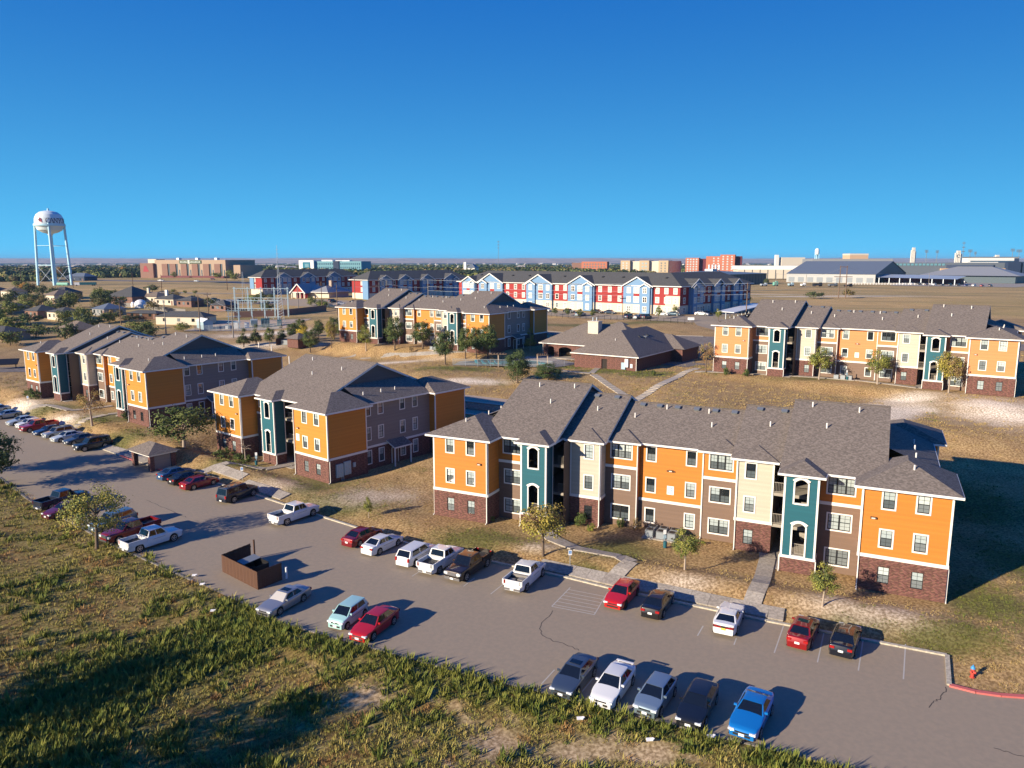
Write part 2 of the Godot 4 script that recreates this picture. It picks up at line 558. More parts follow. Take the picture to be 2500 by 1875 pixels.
func gcol(x: float, d: float) -> Color:
	var g := green_at(x, d)
	var b := bare_at(x, d)
	var n := nz.get_noise_2d(x * 0.25 + 17, d * 0.25)
	var n2 := nz2.get_noise_2d(x * 0.9, d * 0.9)
	var c: Color
	if infield(x, d):
		c = Color(0.190, 0.158, 0.050).lerp(Color(0.185, 0.120, 0.042), clampf(0.5 + n, 0, 1))
		c = c.lerp(Color(0.062, 0.082, 0.016), g * 0.9)
		c = c.lerp(Color(0.37, 0.28, 0.185), b * 0.8)
	elif d < 260:
		c = Color(0.335, 0.235, 0.110).lerp(Color(0.27, 0.175, 0.085), clampf(0.5 + 0.9 * n, 0, 1))
		c = c.lerp(Color(0.075, 0.090, 0.020), g * 0.85)
		c = c.lerp(Color(0.42, 0.35, 0.27) if d < 105 else Color(0.62, 0.56, 0.48), b * 0.9)
	else:
		var s := nz.get_noise_2d(x * 0.006, d * 0.035)
		c = Color(0.42, 0.285, 0.125).lerp(Color(0.31, 0.23, 0.09), clampf(0.5 + 1.4 * s, 0, 1))
		c = c.lerp(Color(0.13, 0.12, 0.045), clampf(1.6 * nz.get_noise_2d(x * 0.012 + 30, d * 0.05) - 0.2, 0, 0.8))
		c = c.lerp(Color(0.60, 0.55, 0.48), b * 0.85)
		c = c.lerp(Color(0.11, 0.115, 0.055), smoothstep(760, 1000, d))
	var k := 1.55 * (1.0 + 0.28 * n2)
	return Color(minf(c.r * k, 1), minf(c.g * k, 1), minf(c.b * k, 1))


func terrain() -> void:
	setup_pads()
	var xs := []
	var x := -112.0
	var g := 1.6
	var left := []
	while x > -9000:
		x -= g
		g *= 1.16 if x < -220 else 1.03
		left.append(x)
	left.reverse()
	xs.append_array(left)
	x = -112.0
	while x < 84:
		xs.append(x)
		x += 0.9 if x > -42 and x < 44 else 1.5
	g = 1.6
	while x < 9000:
		xs.append(x)
		x += g
		g *= 1.16 if x > 220 else 1.03
	var ds := []
	var d := -30.0
	while d < 9500:
		ds.append(d)
		if d < 34:
			d += 8
		elif d < 82:
			d += 0.7
		elif d < 160:
			d += 1.3
		elif d < 330:
			d += 3.0
		else:
			d *= 1.02 if d < 800 else 1.1
	var nx := xs.size()
	var nd := ds.size()
	var V := PackedVector3Array()
	var N := PackedVector3Array()
	var C := PackedColorArray()
	var U := PackedVector2Array()
	var I := PackedInt32Array()
	V.resize(nx * nd)
	N.resize(nx * nd)
	C.resize(nx * nd)
	U.resize(nx * nd)
	for j in nd:
		for i in nx:
			var k := j * nx + i
			var px: float = xs[i]
			var pd: float = ds[j]
			V[k] = Vector3(px, H(px, pd), -pd)
			U[k] = Vector2(px, -pd)
			C[k] = gcol(px, pd)
	for j in nd:
		for i in nx:
			var a: Vector3 = V[j * nx + mini(i + 1, nx - 1)] - V[j * nx + maxi(i - 1, 0)]
			var b: Vector3 = V[mini(j + 1, nd - 1) * nx + i] - V[maxi(j - 1, 0) * nx + i]
			N[j * nx + i] = a.cross(b).normalized()
	for j in nd - 1:
		for i in nx - 1:
			var k := j * nx + i
			I.append_array([k, k + nx, k + 1, k + 1, k + nx, k + nx + 1])
	var arr := []
	arr.resize(Mesh.ARRAY_MAX)
	arr[Mesh.ARRAY_VERTEX] = V
	arr[Mesh.ARRAY_NORMAL] = N
	arr[Mesh.ARRAY_COLOR] = C
	arr[Mesh.ARRAY_TEX_UV] = U
	arr[Mesh.ARRAY_INDEX] = I
	var am := ArrayMesh.new()
	am.add_surface_from_arrays(Mesh.PRIMITIVE_TRIANGLES, arr)
	put(numbered("ground"), am, M.soil, self).set_meta("kind", "structure")
	# the low rim of plains far behind the town
	var b := MB.new()
	for k in 120:
		var r0 := -1.0 + 2.0 * k / 120
		var r1 := -1.0 + 2.0 * (k + 1) / 120
		for s in 4:
			var d0 := 6500.0 + 900 * s
			var d1 := 6500.0 + 900 * (s + 1)
			var f := func(r: float, dd: float, lev: float) -> Vector3:
				var y := 11.0 + lev * (56.0 + 9.0 * nz.get_noise_1d(r * 6 + 4) + 3.0 * nz.get_noise_1d(r * 40))
				return Vector3(r * dd, y, -dd)
			b.quad(f.call(r0, d0, s / 4.0), f.call(r1, d0, s / 4.0), f.call(r1, d1, (s + 1) / 4.0), f.call(r0, d1, (s + 1) / 4.0))
	setting("hills", b, M.hill)


# ---------------------------------------------------------------- the orange apartment buildings

const SL := 0.4167
const YE := 9.36     # roof surface at the eave edge
const WT := 9.24     # wall top
const ZD := 25.9     # depth of a building


func dv(x: float, y: float, z: float) -> Vector3:
	return Vector3(x, y, -z)


func wl(b: MB, xa: float, za: float, xb: float, zb: float, y0: float, y1: float, holes := [], rv := 0.10, lo := Color(1, 1, 1)) -> void:
	# wall from a to b (left to right as seen from outside) with rectangular holes and their reveals
	var L := Vector2(xb - xa, zb - za).length()
	var t := Vector3((xb - xa) / L, 0, -(zb - za) / L)
	var n := t.cross(Vector3.UP)
	var o := dv(xa, 0, za)
	var xs := [0.0, L]
	var ys := [y0, y1]
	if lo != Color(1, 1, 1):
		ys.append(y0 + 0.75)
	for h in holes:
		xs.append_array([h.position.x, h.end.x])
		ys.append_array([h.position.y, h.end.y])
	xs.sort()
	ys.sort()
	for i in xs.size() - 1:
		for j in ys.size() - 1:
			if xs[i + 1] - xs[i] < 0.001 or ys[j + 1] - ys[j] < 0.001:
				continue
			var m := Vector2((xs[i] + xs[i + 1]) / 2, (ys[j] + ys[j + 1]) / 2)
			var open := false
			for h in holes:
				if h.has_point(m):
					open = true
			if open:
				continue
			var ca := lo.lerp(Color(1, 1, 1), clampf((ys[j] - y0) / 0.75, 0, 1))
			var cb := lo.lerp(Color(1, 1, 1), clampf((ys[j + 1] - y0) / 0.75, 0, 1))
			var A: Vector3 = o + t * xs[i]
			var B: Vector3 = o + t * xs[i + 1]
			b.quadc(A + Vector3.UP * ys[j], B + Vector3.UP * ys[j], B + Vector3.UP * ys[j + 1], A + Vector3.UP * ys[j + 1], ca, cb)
	for h in holes:
		var p: Vector3 = o + t * h.position.x + Vector3.UP * h.position.y
		var q: Vector3 = p + t * h.size.x
		var u: Vector3 = Vector3.UP * h.size.y
		var r := n * -rv
		b.quad(p, p + r, p + r + u, p + u)
		b.quad(q + r, q, q + u, q + u + r)
		b.quad(p, q, q + r, p + r)
		b.quad(p + u + r, q + u + r, q + u, p + u)


func sd(b: MB, x: float, z0: float, z1: float, dir: int, y0: float, y1: float, holes := [], lo := Color(1, 1, 1)) -> void:
	if dir > 0:
		wl(b, x, z0, x, z1, y0, y1, holes, 0.10, lo)
	else:
		wl(b, x, z1, x, z0, y0, y1, holes, 0.10, lo)


func win_meshes(n: int, w: float, h: float, cased: bool) -> Dictionary:
	var key := "win%d_%.2f_%.2f_%s" % [n, w, h, cased]
	if cache.has(key):
		return cache[key]
	var uw := w / n
	var s := MB.new()
	var up := MB.new()
	var lw := MB.new()
	for k in n:
		var x0 := -w / 2 + uw * k
		var x1 := x0 + uw
		var e := 0.05 if n == 1 else 0.065
		s.bx(x0, x0 + e, -h / 2, h / 2, -0.095, -0.03)
		s.bx(x1 - e, x1, -h / 2, h / 2, -0.095, -0.03)
		s.bx(x0 + e, x1 - e, h / 2 - 0.05, h / 2, -0.095, -0.032)
		s.bx(x0 + e, x1 - e, -h / 2, -h / 2 + 0.06, -0.095, -0.032)
		s.bx(x0 + e, x1 - e, -0.03, 0.03, -0.095, -0.035)
		var xm := (x0 + x1) / 2
		s.bx(xm - 0.012, xm + 0.012, -h / 2 + 0.06, h / 2 - 0.05, -0.085, -0.066)
		for q in [-h / 4, h / 4]:
			s.bx(x0 + e, x1 - e, q - 0.012, q + 0.012, -0.085, -0.068)
	up.quad(Vector3(-uw / 2, 0, -0.078), Vector3(uw / 2, 0, -0.078), Vector3(uw / 2, h / 2, -0.078), Vector3(-uw / 2, h / 2, -0.078))
	lw.quad(Vector3(-uw / 2, -h / 2, -0.074), Vector3(uw / 2, -h / 2, -0.074), Vector3(uw / 2, 0, -0.074), Vector3(-uw / 2, 0, -0.074))
	var d := {"sash": s.mesh(), "up": up.mesh(), "lw": lw.mesh(), "uw": uw}
	if cased:
		var c := MB.new()
		var e := 0.13
		c.bx(-w / 2 - e, -w / 2, -h / 2 - e, h / 2 + e, -0.01, 0.045)
		c.bx(w / 2, w / 2 + e, -h / 2 - e, h / 2 + e, -0.01, 0.045)
		c.bx(-w / 2, w / 2, h / 2, h / 2 + e, -0.01, 0.043)
		c.bx(-w / 2, w / 2, -h / 2 - e, -h / 2, -0.01, 0.055)
		d.case = c.mesh()
	else:
		var c := MB.new()
		c.bx(-w / 2 - 0.06, w / 2 + 0.06, -h / 2 - 0.1, -h / 2 - 0.003, -0.02, 0.05)
		d.case = c.mesh()
		var l := MB.new()
		var k := 13
		for i in k:
			var xx := -w / 2 - 0.05 + (w + 0.1) * (i + 0.5) / k
			var v := 0.7 + 0.3 * cell(i, 3)
			l.c = Color(v, v, v)
			l.bx(xx - 0.034, xx + 0.034, h / 2 + 0.004, h / 2 + 0.2, -0.02, 0.018)
		d.lintel = l.mesh()
	cache[key] = d
	return d


func win(par: Node3D, xa: float, za: float, xb: float, zb: float, s: float, y: float, n: int, w: float, h: float, cased := true) -> void:
	var t := Vector3(xb - xa, 0, -(zb - za)).normalized()
	var nn := t.cross(Vector3.UP)
	var d := win_meshes(n, w, h, cased)
	var o := put("window", d.sash, M.sash, par, Transform3D(Basis(t, Vector3.UP, nn), dv(xa, y, za) + t * s))
	put("casing" if cased else "sill", d.case, M.white if cased else M.brick, o)
	if d.has("lintel"):
		put("lintel", d.lintel, M.brick, o)
	var r := rng.randf()
	var um: Material = M.pane_blind if r < 0.62 else (M.pane_pale if r < 0.82 else (M.pane_grey if r < 0.92 else M.pane_dark))
	for k in n:
		var x: float = -w / 2 + d.uw * (k + 0.5)
		put("pane", d.up, um if rng.randf() < 0.93 else M.pane_dark, o, Transform3D(Basis(), Vector3(x, 0, 0)))
		var lm: Material = M.pane_screen if rng.randf() < 0.45 else (M.pane_grey if rng.randf() < 0.75 else um)
		put("pane", d.lw, lm, o, Transform3D(Basis(), Vector3(x, 0, 0)))


func hole(s: float, y: float, w: float, h: float) -> Rect2:
	return Rect2(s - w / 2, y - h / 2, w, h)


func trim(par: Node3D, called: String, x0: float, x1: float, y0: float, y1: float, z0: float, z1: float) -> void:
	var b := MB.new()
	b.bx(x0, x1, y0, y1, -z0, -z1)
	part(called, b, M.white, par)


func spout(par: Node3D, x: float, z: float, y0: float, y1: float) -> void:
	var b := MB.new()
	b.bx(x - 0.045, x + 0.045, y0 + 0.1, y1, -z, -z + 0.07)
	b.beam(dv(x, y0 + 0.13, z - 0.035), dv(x, y0 + 0.03, z - 0.32), 0.08, 0.06)
	part("downspout", b, M.white, par)


func hip(par: Node3D, x0: float, x1: float, zf: float, zb: float, zs0: float, zs1: float, rear := false) -> void:
	# hipped roof over a projecting block; zs0, zs1: how far the side gutters run on the left and right
	var hw := (x1 - x0) / 2
	var xc := (x0 + x1) / 2
	var yr := YE + hw * SL
	var za := zf + hw
	var zr := zb
	var b := MB.new()
	if rear:
		zr = maxf(zb - hw * 0.45, za + 0.05)
		b.tri(dv(x1, YE, zb), dv(x0, YE, zb), dv(xc, yr, zr))
	b.tri(dv(x0, YE, zf), dv(x1, YE, zf), dv(xc, yr, za))
	b.quad(dv(x1, YE, zf), dv(x1, YE, zb), dv(xc, yr, zr), dv(xc, yr, za))
	b.quad(dv(x0, YE, zb), dv(x0, YE, zf), dv(xc, yr, za), dv(xc, yr, zr))
	b.quad(dv(x0, YE - 0.2, zb), dv(x1, YE - 0.2, zb), dv(x1, YE - 0.2, zf), dv(x0, YE - 0.2, zf))
	part("hip_roof", b, M.shingle, par)
	var f := MB.new()
	f.bx(x0 - 0.04, x1 + 0.04, YE - 0.22, YE - 0.02, -zf + 0.09, -zf)
	f.bx(x0 - 0.05, x0, YE - 0.22, YE - 0.02, -zf - 0.001, -zs0)
	f.bx(x1, x1 + 0.05, YE - 0.22, YE - 0.02, -zf - 0.001, -zs1)
	if rear:
		if zs0 > zs1:
			f.bx(x0 - 0.04, x0 + 1.2, YE - 0.22, YE - 0.02, -zb, -zb - 0.07)
		else:
			f.bx(x1 - 1.2, x1 + 0.04, YE - 0.22, YE - 0.02, -zb, -zb - 0.07)
	part("gutter", f, M.white, par)


func gable(par: Node3D, xa: float, xb: float, zf: float, ea: bool, eb: bool, g0: float, g1: float) -> void:
	# one step of the main gable roof; ea, eb: an exposed end on the left, right
	var zm := ZD / 2
	var yr := YE + (zm - zf) * SL
	var zr := ZD - zf
	var oa := 0.35 if ea else 0.0
	var ob := 0.35 if eb else 0.0
	var b := MB.new()
	b.quad(dv(xa - oa, YE, zf), dv(xb + ob, YE, zf), dv(xb + ob, yr, zm), dv(xa - oa, yr, zm))
	b.quad(dv(xb + ob, YE, zr), dv(xa - oa, YE, zr), dv(xa - oa, yr, zm), dv(xb + ob, yr, zm))
	b.quad(dv(xa - oa, yr - 0.14, zm), dv(xb + ob, yr - 0.14, zm), dv(xb + ob, YE - 0.14, zf), dv(xa - oa, YE - 0.14, zf))
	b.quad(dv(xb + ob, yr - 0.14, zm), dv(xa - oa, yr - 0.14, zm), dv(xa - oa, YE - 0.14, zr), dv(xb + ob, YE - 0.14, zr))
	b.beam(dv(xa - oa, yr + 0.01, zm), dv(xb + ob, yr + 0.01, zm), 0.3, 0.04)
	part("gable_roof", b, M.shingle, par)
	for e in [[ea, xa, xa - oa, -1], [eb, xb, xb + ob, 1]]:
		if not e[0]:
			continue
		var w := MB.new()
		var p: Array = [dv(e[1], YE - 0.2, zf), dv(e[1], YE - 0.2, zr), dv(e[1], yr - 0.1, zm)]
		if e[3] > 0:
			w.tri(p[0], p[1], p[2])
		else:
			w.tri(p[1], p[0], p[2])
		part("gable_wall", w, M.gable_grey, par)
		var r := MB.new()
		for q in [zf, zr]:
			r.beam(dv(e[2] - 0.032 * e[3], YE - 0.15, q), dv(e[2] - 0.032 * e[3], yr - 0.15, zm), 0.06, 0.25)
		part("rake_board", r, M.white, par)
	var f := MB.new()
	f.bx(g0, g1, YE - 0.22, YE - 0.02, -zf + 0.09, -zf)
	part("gutter", f, M.white, par)
	var s := MB.new()
	s.bx(g0, g1, YE - 0.24, YE - 0.222, -zf, -zf - 1.1)
	part("soffit", s, M.white, par)


func roof_y(x: float, z: float, zf: float) -> float:
	return YE + (minf(z, ZD - z) - zf) * SL


func pipe(par: Node3D, x: float, z: float, y: float) -> void:
	if not cache.has("pipe"):
		var b := MB.new()
		b.tube(Vector3(0, -0.1, 0), Vector3(0, 0.5, 0), 0.075, 0.075, 8)
		cache.pipe = b.mesh()
		var v := MB.new()
		v.box(Vector3(0, 0.09, 0), Vector3(0.5, 0.16, 0.42))
		v.box(Vector3(0, 0.19, 0), Vector3(0.6, 0.04, 0.52))
		cache.vent = v.mesh()
	put("vent_pipe", cache.pipe, M.white, par, Transform3D(Basis(), dv(x, y, z)))


func vent(par: Node3D, x: float, z: float, y: float) -> void:
	pipe_ready(par)
	put("roof_vent", cache.vent, M.grey_metal, par, Transform3D(Basis(Vector3.RIGHT, atan(SL)), dv(x, y, z)))


func pipe_ready(_p: Node3D) -> void:
	if not cache.has("vent"):
		var t := Node3D.new()
		pipe(t, 0, 0, 0)
		t.free()


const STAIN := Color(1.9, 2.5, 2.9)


func end_block(o: Node3D, w: Dictionary, x0: float, x1: float, out: int, rear: bool) -> void:
	# an orange end block over a brick ground floor; out = +1 or -1: the side that faces away from the building
	var z0 := 0.0
	var z1 := 6.46
	var xo := x1 if out > 0 else x0
	var xi := x0 if out > 0 else x1
	if not rear:
		var cs := [absf(xo - 2.14 * out - x0), absf(xo - 4.7 * out - x0)]
		var hb := []
		var hs := []
		for c in cs:
			hb.append(hole(c, 1.55, 0.9, 1.45))
			hs.append(hole(c, 4.82, 0.9, 1.45))
			hs.append(hole(c, 8.18, 0.9, 1.45))
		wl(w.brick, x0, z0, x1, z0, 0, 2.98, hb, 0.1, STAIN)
		wl(w.orange, x0, z0, x1, z0, 3.28, WT, hs)
		for c in cs:
			win(o, x0, z0, x1, z0, c, 1.55, 1, 0.9, 1.45, false)
			win(o, x0, z0, x1, z0, c, 4.82, 1, 0.9, 1.45)
			win(o, x0, z0, x1, z0, c, 8.18, 1, 0.9, 1.45)
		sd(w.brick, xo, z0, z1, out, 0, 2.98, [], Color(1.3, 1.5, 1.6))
		sd(w.orange, xo, z0, z1, out, 3.28, WT)
		sd(w.brick, xi, z0, 2.62, -out, 0, 2.98)
		sd(w.orange, xi, z0, 2.62, -out, 3.28, WT)
		# the short return behind the block
		if out > 0:
			wl(w.orange, xo, z1, xo - 1.2, z1, 3.28, WT)
			wl(w.brick, xo, z1, xo - 1.2, z1, 0, 2.98)
		else:
			wl(w.orange, xo + 1.2, z1, xo, z1, 3.28, WT)
			wl(w.brick, xo + 1.2, z1, xo, z1, 0, 2.98)
		trim(o, "belt_course", x0 - 0.06, x1 + 0.06, 2.98, 3.28, -0.06, 0.0)
		trim(o, "belt_course", xo - 0.001 * out, xo + 0.06 * out, 2.98, 3.28, 0.0, z1)
		trim(o, "belt_course", xi + 0.001 * out, xi - 0.06 * out, 2.98, 3.28, 0.0, 2.6)
		for x in [x0, x1]:
			var s := 1 if x == x1 else -1
			trim(o, "corner_board", x - 0.14 * s, x + 0.022 * s, 3.281, 9.12, -0.022, 0.14)
		trim(o, "corner_board", xo - 0.14 * out, xo + 0.022 * out, 3.281, 9.12, z1 - 0.14, z1 + 0.02)
		spout(o, xi + 0.1 * out, -0.065, 0, 9.12)
		spout(o, xo + 0.075 * out, 0.2, 0, 3.0)
		hip(o, x0 - 0.6, x1 + 0.6, -0.6, 7.06, 2.0 if out > 0 else 7.06, 7.06 if out > 0 else 2.0, true)
		var lamp := MB.new()
		lamp.bx(-0.24, 0.24, -0.08, 0.1, 0, 0.18)
		var lm := put("wall_lamp", lamp.mesh(), M.lamp_housing, o, Transform3D(Basis(), dv(xi + 1.0 * out, 6.52, -0.001)))
		var lg := MB.new()
		lg.bx(-0.14, 0.14, -0.05, 0.05, 0.18, 0.2)
		part("lamp_lens", lg, M.lamp_glass, lm)
	else:
		var ra := ZD - z1
		sd(w.brick, xo, ra, ZD, out, 0, 2.98)
		sd(w.orange, xo, ra, ZD, out, 3.28, WT)
		wl(w.brick, x1, ZD, x0, ZD, 0, 2.98)
		wl(w.orange, x1, ZD, x0, ZD, 3.28, WT)
		sd(w.brick, xi, ZD - 2.62, ZD, -out, 0, 2.98)
		sd(w.orange, xi, ZD - 2.62, ZD, -out, 3.28, WT)
		var ax := xo - 1.2 if out > 0 else xo
		wl(w.brick, ax, ra, ax + 1.2, ra, 0, 2.98)
		wl(w.orange, ax, ra, ax + 1.2, ra, 3.28, WT)
		trim(o, "belt_course", xo - 0.001 * out, xo + 0.06 * out, 2.98, 3.28, ra - 0.06, ZD)
		trim(o, "corner_board", xo - 0.14 * out, xo + 0.022 * out, 3.281, 9.12, ra - 0.022, ra + 0.14)
		trim(o, "corner_board", xo - 0.14 * out, xo + 0.022 * out, 3.281, 9.12, ZD - 0.14, ZD + 0.022)
		# hipped roof turned to the rear: the same shape, mirrored
		var hw := (x1 - x0) / 2 + 0.6
		var xc := (x0 + x1) / 2
		var yr := YE + hw * SL
		var b := MB.new()
		var zf := ZD - 7.06
		var zb := ZD + 0.6
		var za := zf + hw * 0.45
		var zr := maxf(zb - hw, za + 0.05)
		b.tri(dv(xc - hw, YE, zf), dv(xc + hw, YE, zf), dv(xc, yr, za))
		b.tri(dv(xc + hw, YE, zb), dv(xc - hw, YE, zb), dv(xc, yr, zr))
		b.quad(dv(xc + hw, YE, zf), dv(xc + hw, YE, zb), dv(xc, yr, zr), dv(xc, yr, za))
		b.quad(dv(xc - hw, YE, zb), dv(xc - hw, YE, zf), dv(xc, yr, za), dv(xc, yr, zr))
		b.quad(dv(xc - hw, YE - 0.2, zb), dv(xc + hw, YE - 0.2, zb), dv(xc + hw, YE - 0.2, zf), dv(xc - hw, YE - 0.2, zf))
		part("hip_roof", b, M.shingle, o)
		var f := MB.new()
		f.bx(xc - hw, xc + hw, YE - 0.22, YE - 0.02, -zb - 0.07, -zb)
		f.bx(xc + hw * out, xc + (hw + 0.06) * out, YE - 0.22, YE - 0.02, -zf, -zb)
		f.bx(xc + (hw - 2.0) * out, xc + hw * out, YE - 0.22, YE - 0.02, -zf + 0.07, -zf)
		part("gutter", f, M.white, o)


func side_bay(o: Node3D, w: Dictionary, xo: float, out: int, porch: bool) -> void:
	# the recessed grey end wall between front and rear block, with its lean-to roof
	var x := xo - 1.2 * out
	var z0 := 6.46
	var z1 := ZD - 6.46
	var zs := [7.7, 9.97, 14.02, 16.48]
	var hb := []
	var hs := []
	var L := z1 - z0
	for z in zs:
		var s: float = z - z0 if out > 0 else z1 - z
		hb.append(hole(s, 1.72, 0.8, 1.75))
		hs.append(hole(s, 5.0, 0.8, 1.65))
		hs.append(hole(s, 8.35, 0.8, 1.55))
	sd(w.brick, x, z0, z1, out, 0, 3.0, hb)
	sd(w.mauve, x, z0, z1, out, 3.3, WT, hs)
	for z in zs:
		var s: float = z - z0 if out > 0 else z1 - z
		var za := z0 if out > 0 else z1
		var zb := z1 if out > 0 else z0
		win(o, x, za, x, zb, s, 1.72, 1, 0.8, 1.75)
		win(o, x, za, x, zb, s, 5.0, 1, 0.8, 1.65)
		win(o, x, za, x, zb, s, 8.35, 1, 0.8, 1.55)
	trim(o, "belt_course", x - 0.001 * out, x + 0.06 * out, 3.0, 3.3, z0, z1)
	var b := MB.new()
	var xg := xo - 5.3 * out
	var xe := x + 0.6 * out
	var yg := YE + absf(xe - xg) * SL
	if out > 0:
		b.quad(dv(xe, YE, z0 + 0.3), dv(xe, YE, z1 - 0.3), dv(xg, yg, z1 - 0.3), dv(xg, yg, z0 + 0.3))
	else:
		b.quad(dv(xe, YE, z1 - 0.3), dv(xe, YE, z0 + 0.3), dv(xg, yg, z0 + 0.3), dv(xg, yg, z1 - 0.3))
	part("lean_to_roof", b, M.shingle, o)
	var f := MB.new()
	f.bx(xe, xe + 0.07 * out, YE - 0.22, YE - 0.02, -z0, -z1)
	f.bx(xe, x, YE - 0.24, YE - 0.222, -z0, -z1)
	part("gutter", f, M.white, o)
	for z in [9.2, 12.4, 15.0]:
		pipe(o, xo - 2.6 * out, z - 1.0, YE + 2.0 * SL - 0.05)
	if porch:
		var p := MB.new()
		var px := x + 1.7 * out
		var ya := 3.55
		var yb := 2.75
		var q := [dv(px, yb, 10.9), dv(px, yb, 14.2), dv(x, ya, 14.2), dv(x, ya, 10.9)]
		if out > 0:
			p.quad(q[0], q[1], q[2], q[3])
		else:
			p.quad(q[1], q[0], q[3], q[2])
		var pr := part("porch_roof", p, M.shingle, o)
		var e := MB.new()
		e.bx(px, px + 0.06 * out, yb - 0.18, yb, -10.9, -14.2)
		e.beam(dv(px, yb - 0.09, 10.9), dv(x, ya - 0.09, 10.9), 0.06, 0.16)
		e.beam(dv(px, yb - 0.09, 14.2), dv(x, ya - 0.09, 14.2), 0.06, 0.16)
		part("porch_trim", e, M.white, pr)
		for z in [11.05, 14.05]:
			var k := MB.new()
			k.bx(px - 0.2 * out, px - 0.05 * out, 0, yb - 0.15, -z - 0.08, -z + 0.08)
			part("porch_post", k, M.white, o)
		var dm := MB.new()
		dm.bx(x, x + 0.05 * out, 0.05, 2.2, -11.9, -13.0)
		var dr := part("door", dm, M.taupe, o)
		var dc := MB.new()
		for z in [11.8, 13.0]:
			dc.bx(x, x + 0.07 * out, 0.05, 2.3, -z, -z - 0.1)
		dc.bx(x, x + 0.07 * out, 2.2, 2.3, -11.9, -13.0)
		part("door_frame", dc, M.white, dr)


func arch_wall(b: MB, x0: float, x1: float, z: float, y0: float, y1: float, arches: Array) -> void:
	# front wall with arched openings: [centre x, sill y, spring y, half width, rise]
	var y := y0
	for a in arches:
		var cx: float = a[0]
		var hw: float = a[3]
		var top: float = a[2] + a[4] + 0.05
		if a[1] > y:
			wl(b, x0, z, x1, z, y, a[1])
		wl(b, x0, z, cx - hw, z, a[1], top)
		wl(b, cx + hw, z, x1, z, a[1], top)
		for k in 12:
			var p0 := arch_pt(a, k / 12.0)
			var p1 := arch_pt(a, (k + 1) / 12.0)
			b.quad(dv(p0.x, p0.y, z), dv(p1.x, p1.y, z), dv(p1.x, top, z), dv(p0.x, top, z))
			b.quad(dv(p0.x, p0.y, z + 0.2), dv(p1.x, p1.y, z + 0.2), dv(p1.x, p1.y, z), dv(p0.x, p0.y, z))
		for s in [-1, 1]:
			var xx: float = cx + hw * s
			sd(b, xx, z, z + 0.2, -s, a[1], a[2])
		y = top
	wl(b, x0, z, x1, z, y, y1)


func arch_pt(a: Array, t: float, grow := 0.0) -> Vector2:
	var u := -1.0 + 2.0 * t
	return Vector2(a[0] + u * (a[3] + grow), a[2] + grow * 0.9 + a[4] * (1 - u * u))


func tower(o: Node3D, w: Dictionary, x0: float, x1: float) -> void:
	var zf := 0.98
	var zb := 2.76
	var xc := (x0 + x1) / 2
	var lo := [xc, 1.66, 4.45, 0.53, 0.30]
	var hi := [xc, 6.60, 8.50, 0.53, 0.30]
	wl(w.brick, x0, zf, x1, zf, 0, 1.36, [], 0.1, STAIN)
	arch_wall(w.teal, x0, x1, zf, 1.60, WT, [lo, hi])
	for e in [[x0, -1], [x1, 1]]:
		sd(w.brick, e[0], zf, zb, e[1], 0, 1.36)
		sd(w.teal, e[0], zf, zb, e[1], 1.6, WT)
		sd(w.teal, e[0] - 0.18 * e[1], zf, zb, -e[1], 0, WT)
		wl(w.teal, (e[0] if e[1] > 0 else e[0] + 0.18), zb, (e[0] - 0.18 if e[1] > 0 else e[0]), zb, 0, WT)
		trim(o, "corner_board", e[0] - 0.15 * e[1], e[0] + 0.022 * e[1], 1.601, 9.12, zf - 0.022, zf + 0.15)
		trim(o, "corner_board", e[0] - 0.12 * e[1], e[0] + 0.022 * e[1], 1.601, 9.12, zb - 0.1, zb + 0.022)
		trim(o, "belt_course", e[0], e[0] + 0.07 * e[1], 1.36, 1.6, zf, zb)
		spout(o, e[0] + 0.08 * e[1], zf + 0.12, 0, 1.5)
	trim(o, "belt_course", x0 - 0.07, x1 + 0.07, 1.36, 1.6, zf - 0.07, zf)
	for a in [lo, hi]:
		var t := MB.new()
		for s in [-1, 1]:
			t.bx(a[0] + a[3] * s, a[0] + (a[3] + 0.14) * s, a[1] - 0.12, a[2] + 0.02, -zf - 0.02, -zf + 0.06)
		t.bx(a[0] - a[3], a[0] + a[3], a[1] - 0.14, a[1], -zf - 0.15, -zf + 0.07)
		for k in 14:
			var p0 := arch_pt(a, k / 14.0)
			var p1 := arch_pt(a, (k + 1) / 14.0)
			var q0 := arch_pt(a, k / 14.0, 0.24)
			var q1 := arch_pt(a, (k + 1) / 14.0, 0.24)
			t.quad(dv(p0.x, p0.y, zf - 0.09), dv(p1.x, p1.y, zf - 0.09), dv(q1.x, q1.y, zf - 0.09), dv(q0.x, q0.y, zf - 0.09))
			t.quad(dv(q0.x, q0.y, zf - 0.09), dv(q1.x, q1.y, zf - 0.09), dv(q1.x, q1.y, zf), dv(q0.x, q0.y, zf))
			t.quad(dv(p0.x, p0.y, zf), dv(p1.x, p1.y, zf), dv(p1.x, p1.y, zf - 0.09), dv(p0.x, p0.y, zf - 0.09))
			if k == 0:
				t.quad(dv(q0.x, q0.y, zf), dv(p0.x, p0.y - 0.02, zf), dv(p0.x, p0.y - 0.02, zf - 0.09), dv(q0.x, q0.y, zf - 0.09))
			if k == 13:
				t.quad(dv(p1.x, p1.y - 0.02, zf), dv(q1.x, q1.y, zf), dv(q1.x, q1.y, zf - 0.09), dv(p1.x, p1.y - 0.02, zf - 0.09))
		part("arch_surround", t, M.white, o)
	rails(o, lo[0] - 0.53, lo[0] + 0.53, zf + 0.3, 1.66)
	hip(o, x0 - 0.5, x1 + 0.5, zf - 0.5, zf - 0.5 + (x1 - x0) / 2 + 0.5 + 1.3, 4.0, 4.0)


